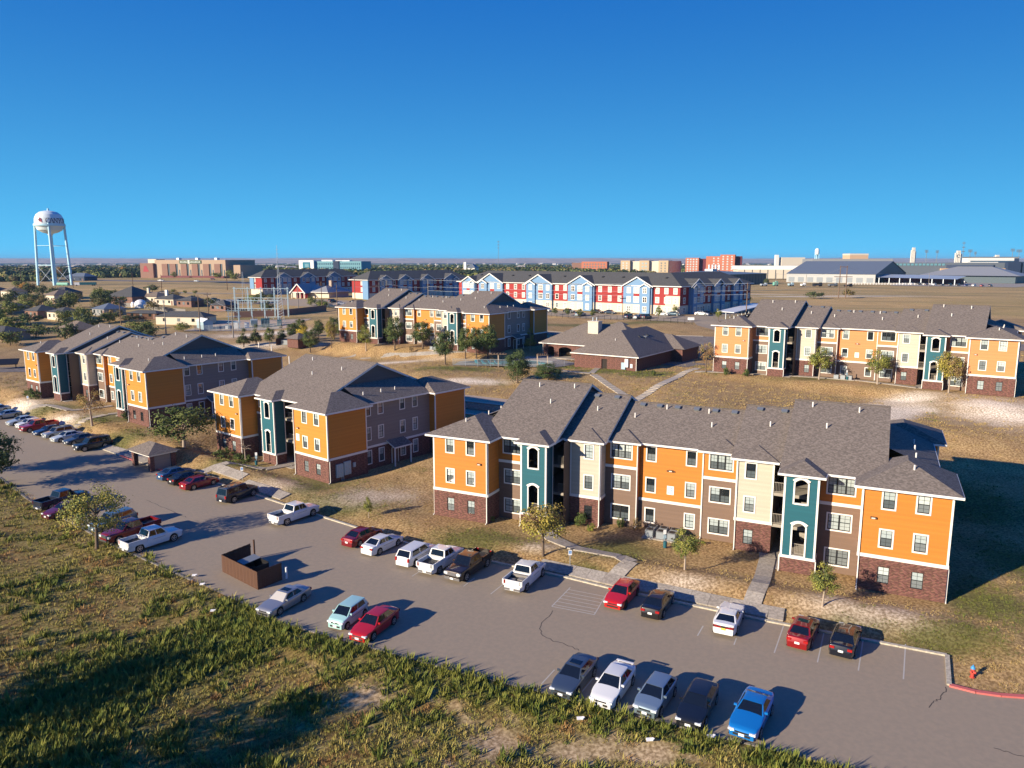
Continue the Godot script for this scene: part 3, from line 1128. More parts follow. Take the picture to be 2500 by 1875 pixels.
func rails(o: Node3D, x0: float, x1: float, z: float, y: float) -> void:
	var b := MB.new()
	b.bx(x0, x1, y + 0.98, y + 1.03, -z - 0.03, -z + 0.03)
	b.bx(x0, x1, y + 0.08, y + 0.12, -z - 0.02, -z + 0.02)
	var n := int((x1 - x0) / 0.13)
	for i in n + 1:
		var x := x0 + (x1 - x0) * i / n
		b.bx(x - 0.011, x + 0.011, y + 0.12, y + 0.98, -z - 0.011, -z + 0.011)
	part("railing", b, M.slab_edge, o)


func breezeway(o: Node3D, x0: float, x1: float, zf: float, xr0: float, xr1: float) -> void:
	# the open stair passage behind a tower
	var b := MB.new()
	var zk := 12.5
	sd(b, x0, zf, zk, 1, 0, WT)
	sd(b, x1, 2.62, zk, -1, 0, WT)
	wl(b, x0, zk, x1, zk, 0, WT)
	part("passage_wall", b, M.breeze_wall, o)
	for y in [3.15, 6.25]:
		var s := MB.new()
		s.bx(x0, x1, y - 0.3, y, -zf - 0.05, -zk)
		part("landing", s, M.slab_edge, o)
		rails(o, xr0, xr1, zf + 0.1, y)
	var st := MB.new()
	for f in 2:
		var y0 := 0.02 + 3.13 * f
		var xa := (x0 + x1) / 2 + 0.2
		for k in 8:
			var zz := zf + 5.5 - 0.29 * k
			st.bx(xa, xa + 1.1, y0 + 0.19 * k, y0 + 0.19 * (k + 1), -zz, -zz + 0.29)
	part("stair", st, M.slab_edge, o)
	var fl := MB.new()
	fl.bx(x0, x1, -0.1, 0.03, -1.2, -zk)
	part("passage_floor", fl, M.concrete, o)


func wall_set() -> Dictionary:
	var w := {}
	for k in ["brick", "orange", "taupe", "teal", "cream", "mauve"]:
		w[k] = MB.new()
	return w


func flush_walls(o: Node3D, w: Dictionary, orange: String) -> void:
	for k in [["brick", "brick_wall", "brick"], ["orange", "orange_wall", orange], ["taupe", "taupe_wall", "taupe"], ["teal", "teal_wall", "teal"], ["cream", "cream_wall", "cream"], ["mauve", "grey_wall", "mauve"]]:
		if w[k[0]].n > 0:
			part(k[1], w[k[0]], M[k[2]], o)
			w[k[0]] = MB.new()


func recess(o: Node3D, w: Dictionary, x0: float, x1: float, z: float, cx: float, wd2: float, wd3: float) -> void:
	# two taupe floors under an orange one, with wide windows
	var s := cx - x0
	wl(w.taupe, x0, z, x1, z, 0, 6.32, [hole(s, 1.50, wd2, 1.45), hole(s, 4.80, wd2, 1.45)])
	wl(w.orange, x0, z, x1, z, 6.62, WT, [hole(s, 8.18, wd3, 1.45)])
	win(o, x0, z, x1, z, s, 1.50, 2, wd2, 1.45)
	win(o, x0, z, x1, z, s, 4.80, 2, wd2, 1.45)
	win(o, x0, z, x1, z, s, 8.18, 3, wd3, 1.45)
	trim(o, "belt_course", x0, x1, 6.32, 6.62, z - 0.05, z)


func plaque(o: Node3D, digit: String, x: float, y: float, z: float) -> void:
	var b := MB.new()
	b.bx(x - 0.36, x + 0.36, y - 0.46, y + 0.46, -z, -z + 0.03)
	var p := part("number_sign", b, M.sign_white, o)
	p.set_meta("label", "white building number sign with a blue %s" % digit)
	text(p, digit, 0.52, M.sign_blue, Transform3D(Basis(), dv(x + 0.02, y + 0.1, z - 0.035)))
	var q := MB.new()
	q.bx(x - 0.27, x - 0.05, y - 0.36, y - 0.2, -z + 0.03, -z + 0.035)
	q.bx(x - 0.27, x - 0.2, y - 0.36, y - 0.12, -z + 0.03, -z + 0.036)
	part("logo", q, M.steel_blue, p)


func text(par: Node3D, s: String, height: float, m: Material, at: Transform3D, called := "lettering", serif := false) -> void:
	var t := TextMesh.new()
	t.text = s
	var f := SystemFont.new()
	f.font_names = PackedStringArray(["Droid Serif" if serif else "Droid Sans"])
	t.font = f
	t.font_size = 32
	t.pixel_size = height / 23.0
	t.depth = 0.01 * height / 0.5
	t.horizontal_alignment = HORIZONTAL_ALIGNMENT_CENTER
	t.vertical_alignment = VERTICAL_ALIGNMENT_CENTER
	put(called, t, m, par, at)


func long_building(label: String, at: Vector3, turn: float, orange: String, digit: String, porch: bool) -> Node3D:
	var o := thing("apartment_building", label, "building", at, turn, "orange apartment buildings")
	var w := wall_set()
	for s in [-1, 1]:
		var A := [18.06, 24.84]
		end_block(o, w, A[0] if s > 0 else -A[1], A[1] if s > 0 else -A[0], s, false)
		flush_walls(o, w, orange)
		end_block(o, w, A[0] if s > 0 else -A[1], A[1] if s > 0 else -A[0], s, true)
		flush_walls(o, w, orange)
		side_bay(o, w, 24.84 * s, s, porch)
		flush_walls(o, w, orange)
		# recessed bay next to the end block
		recess(o, w, 14.45 if s > 0 else -18.06, 18.06 if s > 0 else -14.45, 2.62, 16.35 * s, 1.9, 2.2)
		flush_walls(o, w, orange)
		tower(o, w, 11.68 if s > 0 else -14.63, 14.63 if s > 0 else -11.68)
		flush_walls(o, w, orange)
		breezeway(o, 10.39 if s > 0 else -14.63, 14.63 if s > 0 else -10.39, 4.45 if s < 0 else 4.45, 10.39 if s > 0 else -11.8, 11.8 if s > 0 else -10.39)
		# cream bay
		var c0 := 6.93 if s > 0 else -10.39
		var c1 := 10.39 if s > 0 else -6.93
		var cs: float = 8.27 * s - c0
		wl(w.brick, c0, 4.45, c1, 4.45, 0, 2.98, [hole(cs, 1.45, 0.9, 1.45)], 0.1, Color(1.2, 1.3, 1.4))
		wl(w.cream, c0, 4.45, c1, 4.45, 3.28, WT, [hole(cs, 4.76, 0.9, 1.45), hole(cs, 8.12, 0.9, 1.45)])
		win(o, c0, 4.45, c1, 4.45, cs, 1.45, 1, 0.9, 1.45, false)
		win(o, c0, 4.45, c1, 4.45, cs, 4.76, 1, 0.9, 1.45)
		win(o, c0, 4.45, c1, 4.45, cs, 8.12, 1, 0.9, 1.45)
		sd(w.brick, 6.93 * s, 4.45, 5.96, -s, 0, 2.98)
		sd(w.cream, 6.93 * s, 4.45, 5.96, -s, 3.28, WT)
		trim(o, "belt_course", c0 - 0.06, c1 + 0.06, 2.98, 3.28, 4.39, 4.45)
		trim(o, "belt_course", 6.93 * s, 6.87 * s, 2.98, 3.28, 4.45, 5.95)
		for x in [c0, c1]:
			var q := 1 if x == c1 else -1
			trim(o, "corner_board", x - 0.14 * q, x + 0.022 * q, 3.281, 9.12, 4.428, 4.58)
		spout(o, 7.03 * s, 4.385, 0, 9.12)
		hip(o, c0 - 0.45, c1 + 0.45, 3.95, 9.0, 5.3, 5.3)
		flush_walls(o, w, orange)
		# bay next to the middle, one step further back
		recess(o, w, 3.34 if s > 0 else -6.93, 6.93 if s > 0 else -3.34, 5.96, 5.18 * s, 1.9, 2.2)
		sd(w.orange, 3.34 * s, 5.96, 6.56, -s, 3.3, WT)
		sd(w.taupe, 3.34 * s, 5.96, 6.56, -s, 0, 3.3)
		flush_walls(o, w, orange)
		trim(o, "corner_board", 3.33 * s, 3.48 * s, 0.1, 9.12, 5.935, 5.965)
		spout(o, 3.42 * s, 5.93, 0, 9.12)
		hip(o, 2.95 if s > 0 else -7.3, 7.3 if s > 0 else -2.95, 5.4, 7.6, 6.05, 6.05)
	var hm := []
	var hl := []
	for x in [-2.1, 2.1]:
		hl.append(hole(x + 3.34, 1.40, 0.9, 1.45))
		hm.append(hole(x + 3.34, 4.72, 0.9, 1.45))
		hm.append(hole(x + 3.34, 8.10, 0.9, 1.45))
	wl(w.taupe, -3.34, 6.56, 3.34, 6.56, 0, 2.95, hl)
	wl(w.orange, -3.34, 6.56, 3.34, 6.56, 3.25, WT, hm)
	trim(o, "belt_course", -3.34, 3.34, 2.95, 3.25, 6.5, 6.56)
	for x in [-2.1, 2.1]:
		for y in [1.40, 4.72, 8.10]:
			win(o, -3.34, 6.56, 3.34, 6.56, x + 3.34, y, 1, 0.9, 1.45)
	plaque(o, digit, 0.02, 4.42, 6.56)
	var lb := MB.new()
	lb.bx(-0.22, 0.22, 6.42, 6.62, -6.56, -6.38)
	for s in [-1, 1]:
		lb.bx(0.36 * s - 0.06, 0.36 * s + 0.06, 6.42, 6.55, -6.56, -6.44)
	var lm := part("wall_lamp", lb, M.lamp_housing, o)
	var lg := MB.new()
	lg.bx(-0.14, 0.14, 6.46, 6.56, -6.38, -6.36)
	part("lamp_lens", lg, M.lamp_glass, lm)
	# rear wall
	wl(w.taupe, 18.06, ZD - 2.62, -18.06, ZD - 2.62, 0, WT)
	flush_walls(o, w, orange)
	# stepped gable roof: low in the middle, higher towards both ends
	gable(o, -6.7, 6.7, 5.85, false, false, -3.0, 3.0)
	for s in [-1, 1]:
		gable(o, 6.7 if s > 0 else -11.45, 11.45 if s > 0 else -6.7, 4.3, s < 0 or true, s < 0 or true, 6.7 if s > 0 else -11.3, 11.3 if s > 0 else -6.7)
		gable(o, 11.45 if s > 0 else -19.6, 19.6 if s > 0 else -11.45, 2.0, true, true, 11.3 if s > 0 else -18.0, 18.0 if s > 0 else -11.3)
		for q in [[14.5, 8.6], [17.2, 11.6], [12.9, 11.9]]:
			pipe(o, q[0] * s, q[1], roof_y(0, q[1], 2.0))
		for q in [[9.2, 9.6]]:
			pipe(o, q[0] * s, q[1], roof_y(0, q[1], 4.3))
		for x in [7.8, 10.2]:
			vent(o, x * s, 12.2, roof_y(0, 12.2, 4.3))
		pipe(o, 21.9 * s, 2.2, YE + 2.8 * SL - 0.1)
	for x in [-4.8, -2.9, -0.9, 1.2, 3.2, 5.2]:
		vent(o, x, 12.3, roof_y(0, 12.3, 5.85))
	for q in [[-5.0, 10.0], [-2.0, 12.0], [2.6, 11.9], [3.4, 9.6]]:
		pipe(o, q[0], q[1], roof_y(0, q[1], 5.85))
	return o


func short_building(label: String, at: Vector3, turn: float, orange: String) -> Node3D:
	var o := thing("apartment_building", label, "building", at, turn, "orange apartment buildings")
	var w := wall_set()
	for q in [[0.0, 7.01, -1], [19.73, 26.86, 1]]:
		end_block(o, w, q[0], q[1], q[2], false)
		flush_walls(o, w, orange)
		end_block(o, w, q[0], q[1], q[2], true)
		flush_walls(o, w, orange)
		side_bay(o, w, 0.0 if q[2] < 0 else 26.86, q[2], true)
		flush_walls(o, w, orange)
	recess(o, w, 7.01, 10.8, 2.62, 8.8, 1.9, 2.2)
	flush_walls(o, w, orange)
	tower(o, w, 10.59, 13.72)
	breezeway(o, 10.59, 17.2, 3.2, 13.72, 17.2)
	recess(o, w, 17.2, 19.73, 2.62, 18.5, 1.4, 1.6)
	wl(w.taupe, 19.73, ZD - 2.62, 7.01, ZD - 2.62, 0, WT)
	flush_walls(o, w, orange)
	plaque(o, "4", 20.55, 5.25, 0.0)
	gable(o, 5.3, 21.5, 2.0, true, true, 7.1, 19.7)
	for q in [[8.6, 11.6], [17.3, 10.2], [13.0, 8.2]]:
		pipe(o, q[0], q[1], roof_y(0, q[1], 2.0))
	# meter bank and its cables on the brick end wall
	var m := MB.new()
	for k in 2:
		m.bx(26.86, 27.08, 0.55 + 0.1 * k, 2.3 + 0.12 * k, -1.1 - 1.25 * k, -2.2 - 1.25 * k)
	m.bx(26.86, 27.0, 1.4, 2.0, -3.9, -4.3)
	m.tube(Vector3(26.93, 0, -2.0), Vector3(26.93, 0.6, -2.0), 0.05, 0.05, 6)
	m.tube(Vector3(26.93, 0, -2.3), Vector3(26.93, 0.6, -2.3), 0.05, 0.05, 6)
	var mb := part("meter_bank", m, M.steel_blue, o)
	for k in 10:
		var g := MB.new()
		var zz := 1.42 + 0.5 * (k % 2) + (1.25 if k >= 5 else 0.0)
		var yy := 0.85 + 0.3 * (k % 5)
		g.tube(Vector3(27.07, yy, -zz), Vector3(27.18, yy, -zz), 0.1, 0.09, 10)
		part("meter", g, M.galv, mb)
	return o


func apartments() -> void:
	long_building("nearest long orange and taupe apartment building with the number 3 sign on its wall", Vector3(13.606, 0.488, -69.13), -0.4575, "orange", "3", false)
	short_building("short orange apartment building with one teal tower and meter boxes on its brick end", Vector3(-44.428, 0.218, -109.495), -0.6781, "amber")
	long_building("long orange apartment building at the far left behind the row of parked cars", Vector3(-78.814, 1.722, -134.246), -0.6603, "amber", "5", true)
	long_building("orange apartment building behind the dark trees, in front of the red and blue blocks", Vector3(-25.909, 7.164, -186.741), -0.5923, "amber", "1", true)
	long_building("pale orange apartment building on the raised bank at the right, three small trees before it", Vector3(60.298, 6.884, -132.282), -0.6068, "hazed_orange", "2", false)  # paler siding here carries haze and exposure in its colour


# ---------------------------------------------------------------- parking lot, kerbs, paths

func slab(b: MB, a0: Vector2, a1: Vector2, b0: Vector2, b1: Vector2, up: float, thick: float, flat := false) -> void:
	# one slab with its four corners resting on the ground: a0-a1 near end, b0-b1 far end (left, right)
	var h := [H(a0.x, a0.y), H(a1.x, a1.y), H(b0.x, b0.y), H(b1.x, b1.y)]
	if flat:
		var m: float = (h[0] + h[1] + h[2] + h[3]) / 4
		h = [m, m, m, m]
	var p := [Vector3(a0.x, h[0] + up, -a0.y), Vector3(a1.x, h[1] + up, -a1.y), Vector3(b1.x, h[3] + up, -b1.y), Vector3(b0.x, h[2] + up, -b0.y)]
	var u := Vector3.UP * thick
	b.quad(p[0], p[1], p[2], p[3])
	for k in 4:
		var q: Vector3 = p[k]
		var r: Vector3 = p[(k + 1) % 4]
		b.quad(q - u, r - u, r, q)


func strip(par: Node3D, called: String, pts: Array, width: float, step: float, up: float, thick: float, mats: Array, flat := false, gap := 0.02) -> void:
	# a row of separate slabs along a line of x,d points
	var off := 0
	for i in pts.size() - 1:
		var a: Vector2 = pts[i]
		var c: Vector2 = pts[i + 1]
		var L := (c - a).length()
		var n := maxi(1, int(round(L / step)))
		var t := (c - a) / L
		var r := Vector2(t.y, -t.x) * width / 2
		for k in n:
			var p := a + t * (L * k / n + gap / 2)
			var q := a + t * (L * (k + 1) / n - gap / 2)
			var b := MB.new()
			var v := 0.90 + 0.10 * cell(k + off, 31 + i)
			b.c = Color(v, v, v)
			slab(b, p - r, p + r, q - r, q + r, up, thick, flat)
			part(called, b, mats[(k + off) % mats.size()], par)
		off += n


func v2(l: Array) -> Array:
	var o := []
	for i in range(0, l.size(), 2):
		o.append(Vector2(l[i], l[i + 1]))
	return o


func root(called: String) -> Node3D:
	var o := Node3D.new()
	o.name = numbered(called)
	o.set_meta("kind", "structure")
	add_child(o)
	return o


func ribbon(b: MB, pts: Array, w: float, y: float) -> void:
	for i in pts.size() - 1:
		var a: Vector2 = pts[i]
		var c: Vector2 = pts[i + 1]
		var r := (c - a).normalized()
		r = Vector2(r.y, -r.x) * w / 2
		b.quad(Vector3(a.x - r.x, y, -(a.y - r.y)), Vector3(a.x + r.x, y, -(a.y + r.y)), Vector3(c.x + r.x, y, -(c.y + r.y)), Vector3(c.x - r.x, y, -(c.y - r.y)))


func lot() -> void:
	var b := MB.new()
	var poly := PackedVector2Array()
	for i in range(0, LOT.size(), 2):
		poly.append(Vector2(LOT[i], LOT[i + 1]))
	b.poly(poly, func(p): return Vector3(p.x, 0.04, -p.y))
	setting("parking_lot", b, M.asphalt)
	# dark, newer strip of asphalt where cars have dripped oil, and the cracks filled with tar
	for c in [[3.38, 57.69, 2.49, 55.87, 2.18, 54.95, 2.35, 53.67, 3.02, 52.81, 3.76, 52.53, 4.45, 51.89, 4.96, 51.36], [29.39, 46.49, 28.61, 45.61, 28.13, 45.13, 27.56, 44.81, 26.94, 44.18], [28.57, 40.07, 29.18, 39.68, 29.89, 39.36, 34, 37.5], [-44.25, 86.68, -42.05, 84.86, -40.05, 83.36, -37.91, 81.44, -36.71, 80.5]]:
		var t := MB.new()
		var p := v2(c)
		var fine := []
		for i in p.size() - 1:
			for k in 4:
				var q: Vector2 = p[i].lerp(p[i + 1], k / 4.0)
				fine.append(q + Vector2(cell(i, k) - 0.5, cell(k, i + 3) - 0.5) * 0.18)
		fine.append(p[-1])
		ribbon(t, fine, 0.055, 0.044)
		setting("pavement_crack", t, M.tar)
	# painted bay lines
	for l in [[14.28, 53.55, 15.12, 55.13], [16.69, 52.18, 17.18, 53.21], [19.32, 51.02, 21.46, 55.11], [21.96, 49.69, 24.2, 54.0], [24.40, 48.60, 26.83, 53.08], [27.01, 47.50, 29.65, 52.30], [-1.85, 60.85, -0.5, 63.4], [-9.16, 64.53, -7.9, 67.0], [-4.3, 62.4, -3.4, 64.2], [3.0, 48.7, 2.0, 46.9], [5.6, 47.6, 4.7, 46.0], [-25.6, 78.0, -24.6, 79.8]]:
		var t := MB.new()
		var p := v2(l)
		ribbon(t, p, 0.09, 0.045)
		setting("bay_line", t, M.paint_line)
	var hp := v2([3.32, 58.51, 5.15, 62.17, 8.33, 61.2, 6.72, 57.04])
	var hb := MB.new()
	ribbon(hb, [hp[0], hp[1]], 0.09, 0.045)
	ribbon(hb, [hp[0], hp[3]], 0.09, 0.046)
	ribbon(hb, [hp[3], hp[2]], 0.09, 0.047)
	for k in 6:
		var f := (k + 0.6) / 6.3
		ribbon(hb, [hp[0].lerp(hp[1], f), hp[3].lerp(hp[2], minf(f * 0.9, 1))], 0.08, 0.048)
	setting("hatched_bay_marking", hb, M.paint_line)
	# kerbs: pale on the building side, weathered on the field side, red by the hydrants
	var k := root("kerb")
	var far := v2([-118, 160, -104.9, 149, -89.8, 134.5, -71.2, 118, -58, 107.5])
	strip(k, "kerb_stone", far, 0.28, 3.0, 0.16, 0.3, [M.kerb_stone])
	strip(k, "kerb_stone", v2([-40.4, 95, -31.4, 88.4, -21, 80.3, -10.6, 72.5, -4.8, 69.3, 2.2, 65.7]), 0.28, 3.0, 0.16, 0.3, [M.kerb_stone])
	strip(k, "kerb_stone", v2([2.2, 65.7, 5.2, 64.1, 9.1, 61.7, 20.4, 55.9, 31.8, 50.6, 29.7, 46.7]), 0.30, 3.0, 0.16, 0.3, [M.kerb_stone])
	strip(k, "red_kerb_stone", v2([29.7, 46.7, 31.0, 45.9, 32.4, 45.5, 34.0, 45.3, 38, 45.0, 60, 44]), 0.34, 2.0, 0.16, 0.3, [M.red_paint])
	strip(k, "red_kerb_stone", v2([-58, 107.5, -54.6, 104.6]), 0.34, 2.0, 0.16, 0.3, [M.red_paint])
	strip(k, "red_kerb_stone", v2([-49.8, 100.6, -46.6, 98.2]), 0.34, 2.0, 0.16, 0.3, [M.red_paint])
	var kn := root("kerb")
	strip(kn, "kerb_stone", v2([-68.5, 96.3, -58.5, 86.8, -51.1, 80.8, -40.1, 71.8, -28.8, 63.6]), 0.2, 2.2, 0.10, 0.3, [M.old_kerb], false, 0.06)
	strip(kn, "kerb_stone", v2([-17.7, 55.3, -3.4, 48.3, 7, 43.8, 18.4, 38.6, 40, 28.5]), 0.2, 2.4, 0.09, 0.3, [M.old_kerb], false, 0.05)
	# walks
	var w := root("path")
	var cm := [M.concrete, M.concrete_b, M.concrete]
	strip(w, "slab", v2([2.6, 66.9, 5.7, 65.2, 9.6, 62.9, 20.9, 57.0, 22.0, 56.5]), 1.5, 1.6, 0.15, 0.3, cm)
	strip(w, "slab", v2([9.2, 63.6, 11.0, 65.6, 10.2, 67.4, 6.3, 69.6, 4.2, 72.6, 3.0, 76.0]), 1.5, 1.5, 0.13, 0.3, cm)
	strip(w, "slab", v2([19.8, 58.0, 21.4, 60.7, 24.4, 67.6, 25.2, 70.6]), 1.45, 1.5, 0.13, 0.3, cm)
	strip(w, "slab", v2([-64.0, 113.0, -57.2, 107.9, -49.2, 101.2, -43.2, 96.7, -40.6, 95.8]), 1.5, 1.6, 0.14, 0.3, cm)
	strip(w, "slab", v2([-42.8, 97.4, -40.4, 98.4, -35.0, 94.2]), 1.4, 1.5, 0.12, 0.3, cm)
	strip(w, "slab", v2([-40.4, 98.4, -37.6, 100.4, -34.0, 99.4, -31.4, 101.6, -29.6, 104.2]), 1.4, 1.5, 0.12, 0.3, cm)
	strip(w, "slab", v2([-34.5, 92.6, -31.2, 90.2, -27.5, 87.2]), 1.5, 1.5, 0.14, 0.3, cm)
	strip(w, "slab", v2([-91.5, 138.6, -86.5, 137.6, -80.2, 133.0, -77.6, 134.4, -75.0, 137.4]), 1.4, 1.5, 0.12, 0.3, cm)
	strip(w, "slab", v2([-71.6, 129.6, -66.5, 132.6, -62.5, 128.5]), 1.3, 1.5, 0.12, 0.3, cm)
	strip(w, "slab", v2([36.5, 147.4, 45.0, 144.2, 52.7, 141.4, 58.0, 138.8, 63.5, 135.6, 67.2, 131.4, 70.2, 127.2]), 1.3, 1.5, 0.10, 0.3, cm)
	strip(w, "slab", v2([70.2, 127.2, 73.2, 129.2, 75.0, 131.8]), 1.3, 1.5, 0.10, 0.3, cm)
	strip(w, "slab", v2([-38, 186.2, -31, 185.0, -26, 182.0, -17, 178, -10, 176.5]), 1.3, 1.5, 0.10, 0.3, cm)
	strip(w, "slab", v2([-52, 181, -46, 188.0, -40, 190]), 1.3, 1.5, 0.10, 0.3, cm)
	strip(w, "slab", v2([24.1, 172.4, 19.6, 161.8, 16.1, 149.6, 10, 154, 6, 157]), 1.3, 1.5, 0.10, 0.3, cm)
	# stairs cut into the banks
	var s := root("garden_steps")
	strip(s, "step", v2([20.4, 122.6, 23.8, 128.5, 27.4, 134.4, 34.7, 147.9, 38.5, 152.5]), 1.5, 0.95, 0.12, 0.4, [M.block_stone, M.concrete], true, 0.03)
	strip(s, "step", v2([20.1, 125.0, 18.9, 133.0, 16.3, 147.6]), 1.5, 0.95, 0.12, 0.4, [M.block_stone, M.concrete], true, 0.2)
	strip(s, "step", v2([-73.6, 122.4, -72.8, 125.6, -71.8, 129.2]), 1.3, 0.75, 0.12, 0.4, [M.block_stone, M.concrete], true, 0.05)
	# three block retaining walls in steps between the two front buildings
	var lines := [[-12.5, 120.5, 6.0, 109.5, 0.6, 2.2], [-13.2, 125.0, 7.0, 113.0, 2.2, 3.5], [-14.0, 130.2, 7.6, 117.4, 3.5, 4.7]]
	for l in lines:
		var o := thing("retaining_wall", ["lowest", "middle", "uppermost"][lines.find(l)] + " tier of the pale block retaining wall between the two front buildings", "retaining wall", Vector3.ZERO, 0, "tiers of the block retaining wall")
		var a := Vector2(l[0], l[1])
		var c := Vector2(l[2], l[3])
		var L := (c - a).length()
		var t := (c - a) / L
		var bk := Vector2(-t.y, t.x)
		if bk.y < 0:
			bk = -bk
		var core := MB.new()
		var p0 := a + bk * 0.25
		var q0 := c + bk * 0.25
		var p1 := a + bk * 5.5
		var q1 := c + bk * 5.5
		var y0: float = l[4]
		var y1: float = l[5]
		core.quad(Vector3(p0.x, y0 - 1, -p0.y), Vector3(q0.x, y0 - 1, -q0.y), Vector3(q0.x, y1 - 0.1, -q0.y), Vector3(p0.x, y1 - 0.1, -p0.y))
		core.quad(Vector3(p0.x, y1 - 0.1, -p0.y), Vector3(q0.x, y1 - 0.1, -q0.y), Vector3(q1.x, y1 - 0.1, -q1.y), Vector3(p1.x, y1 - 0.1, -p1.y))
		part("backfill", core, M.block_tan, o)
		var f := MB.new()
		var rows := int((y1 - y0 - 0.12) / 0.2)
		var bs := Basis(Vector3(t.x, 0, -t.y), Vector3.UP, Vector3(t.x, 0, -t.y).cross(Vector3.UP))
		for r in rows:
			var n := int(L / 0.46)
			for i in n:
				var u := (i + 0.25 + 0.5 * (r % 2)) * L / n
				var m := a + t * u + bk * (0.035 * r)
				var v := 0.72 + 0.28 * cell(i, r)
				f.c = Color(v, v * (0.9 + 0.1 * cell(r, i)), v * 0.92)
				f.box(Vector3(m.x, y0 + 0.1 + r * 0.2, -m.y), Vector3(0.44, 0.185, 0.5), bs)
		part("block_courses", f, M.block_pale, o).set_meta("kind", "stuff")
		var cc := MB.new()
		var n2 := int(L / 0.6)
		for i in n2:
			var m := a + t * ((i + 0.5) * L / n2) + bk * (0.035 * rows)
			cc.box(Vector3(m.x, y1 - 0.03, -m.y), Vector3(0.59, 0.12, 0.55), bs)
		part("cap_stones", cc, M.block_pale, o).set_meta("kind", "stuff")
	# roads on the plateau
	var rd := MB.new()
	road(rd, v2([-60, 262, -30, 240, 0, 221, 25, 208.5, 52, 198, 80, 190, 130, 178, 200, 165]), 8.0, 0.06)
	setting("road", rd, M.asphalt_dark)
	var rd2 := MB.new()
	road(rd2, v2([53, 199, 44, 186, 38, 174, 36, 163, 40, 158]), 9.0, 0.065)
	setting("driveway", rd2, M.asphalt_dark)
	var rk := root("kerb")
	strip(rk, "kerb_stone", v2([-30, 244.6, 0, 225.4, 25, 212.8, 52, 202.4]), 0.35, 6, 0.14, 0.4, [M.concrete])
	strip(rk, "kerb_stone", v2([60, 190.5, 85, 184.5, 120, 175.5]), 0.35, 6, 0.14, 0.4, [M.concrete])
	var pk := MB.new()
	road(pk, v2([10, 282, 30, 261.5, 46, 247, 60, 238]), 14, 0.06)
	road(pk, v2([60, 240, 72, 250, 90, 280, 110, 318]), 15, 0.07)
	road(pk, v2([62, 246, 60, 225, 62, 205]), 8, 0.08)
	setting("parking_lot", pk, M.asphalt)
	var p3 := MB.new()
	road(p3, v2([-185, 360, -150, 378, -110, 372, -75, 350, -50, 338]), 22, 0.06)
	setting("parking_lot", p3, M.asphalt)
	var p4 := MB.new()
	road(p4, v2([-420, 745, -330, 700, -260, 690, -180, 600]), 22, 0.06)
	setting("road", p4, M.asphalt_dark)
	var p5 := MB.new()
	road(p5, v2([-262, 470, -200, 448, -150, 432]), 5, 0.08)
	setting("path", p5, M.concrete)
	var p6 := MB.new()
	road(p6, v2([300, 590, 345, 560, 420, 640, 520, 690]), 60, 0.09)
	setting("parking_lot", p6, M.concrete_b)
	var p7 := MB.new()
	road(p7, v2([-140, 176, -118, 181, -100, 176]), 7, 0.06)
	setting("path", p7, M.asphalt_dark)


func road(b: MB, pts: Array, w: float, up: float) -> void:
	var prev := []
	for i in pts.size():
		var t: Vector2 = (pts[mini(i + 1, pts.size() - 1)] - pts[maxi(i - 1, 0)]).normalized()
		var r := Vector2(t.y, -t.x) * w / 2
		var cur := [pts[i] - r, pts[i] + r]
		if i > 0:
			var n := maxi(1, int((pts[i] - pts[i - 1]).length() / 4.0))
			for k in n:
				var f := float(k) / n
				var g := float(k + 1) / n
				for s in 4:
					var A: Vector2 = prev[0].lerp(cur[0], f).lerp(prev[1].lerp(cur[1], f), s / 4.0)
					var B: Vector2 = prev[0].lerp(cur[0], f).lerp(prev[1].lerp(cur[1], f), (s + 1) / 4.0)
					var C: Vector2 = prev[0].lerp(cur[0], g).lerp(prev[1].lerp(cur[1], g), (s + 1) / 4.0)
					var D: Vector2 = prev[0].lerp(cur[0], g).lerp(prev[1].lerp(cur[1], g), s / 4.0)
					b.quad(W(A.x, A.y, up), W(B.x, B.y, up), W(C.x, C.y, up), W(D.x, D.y, up))
		prev = cur


# ---------------------------------------------------------------- vehicles (local +x is forward, +z the right-hand side)

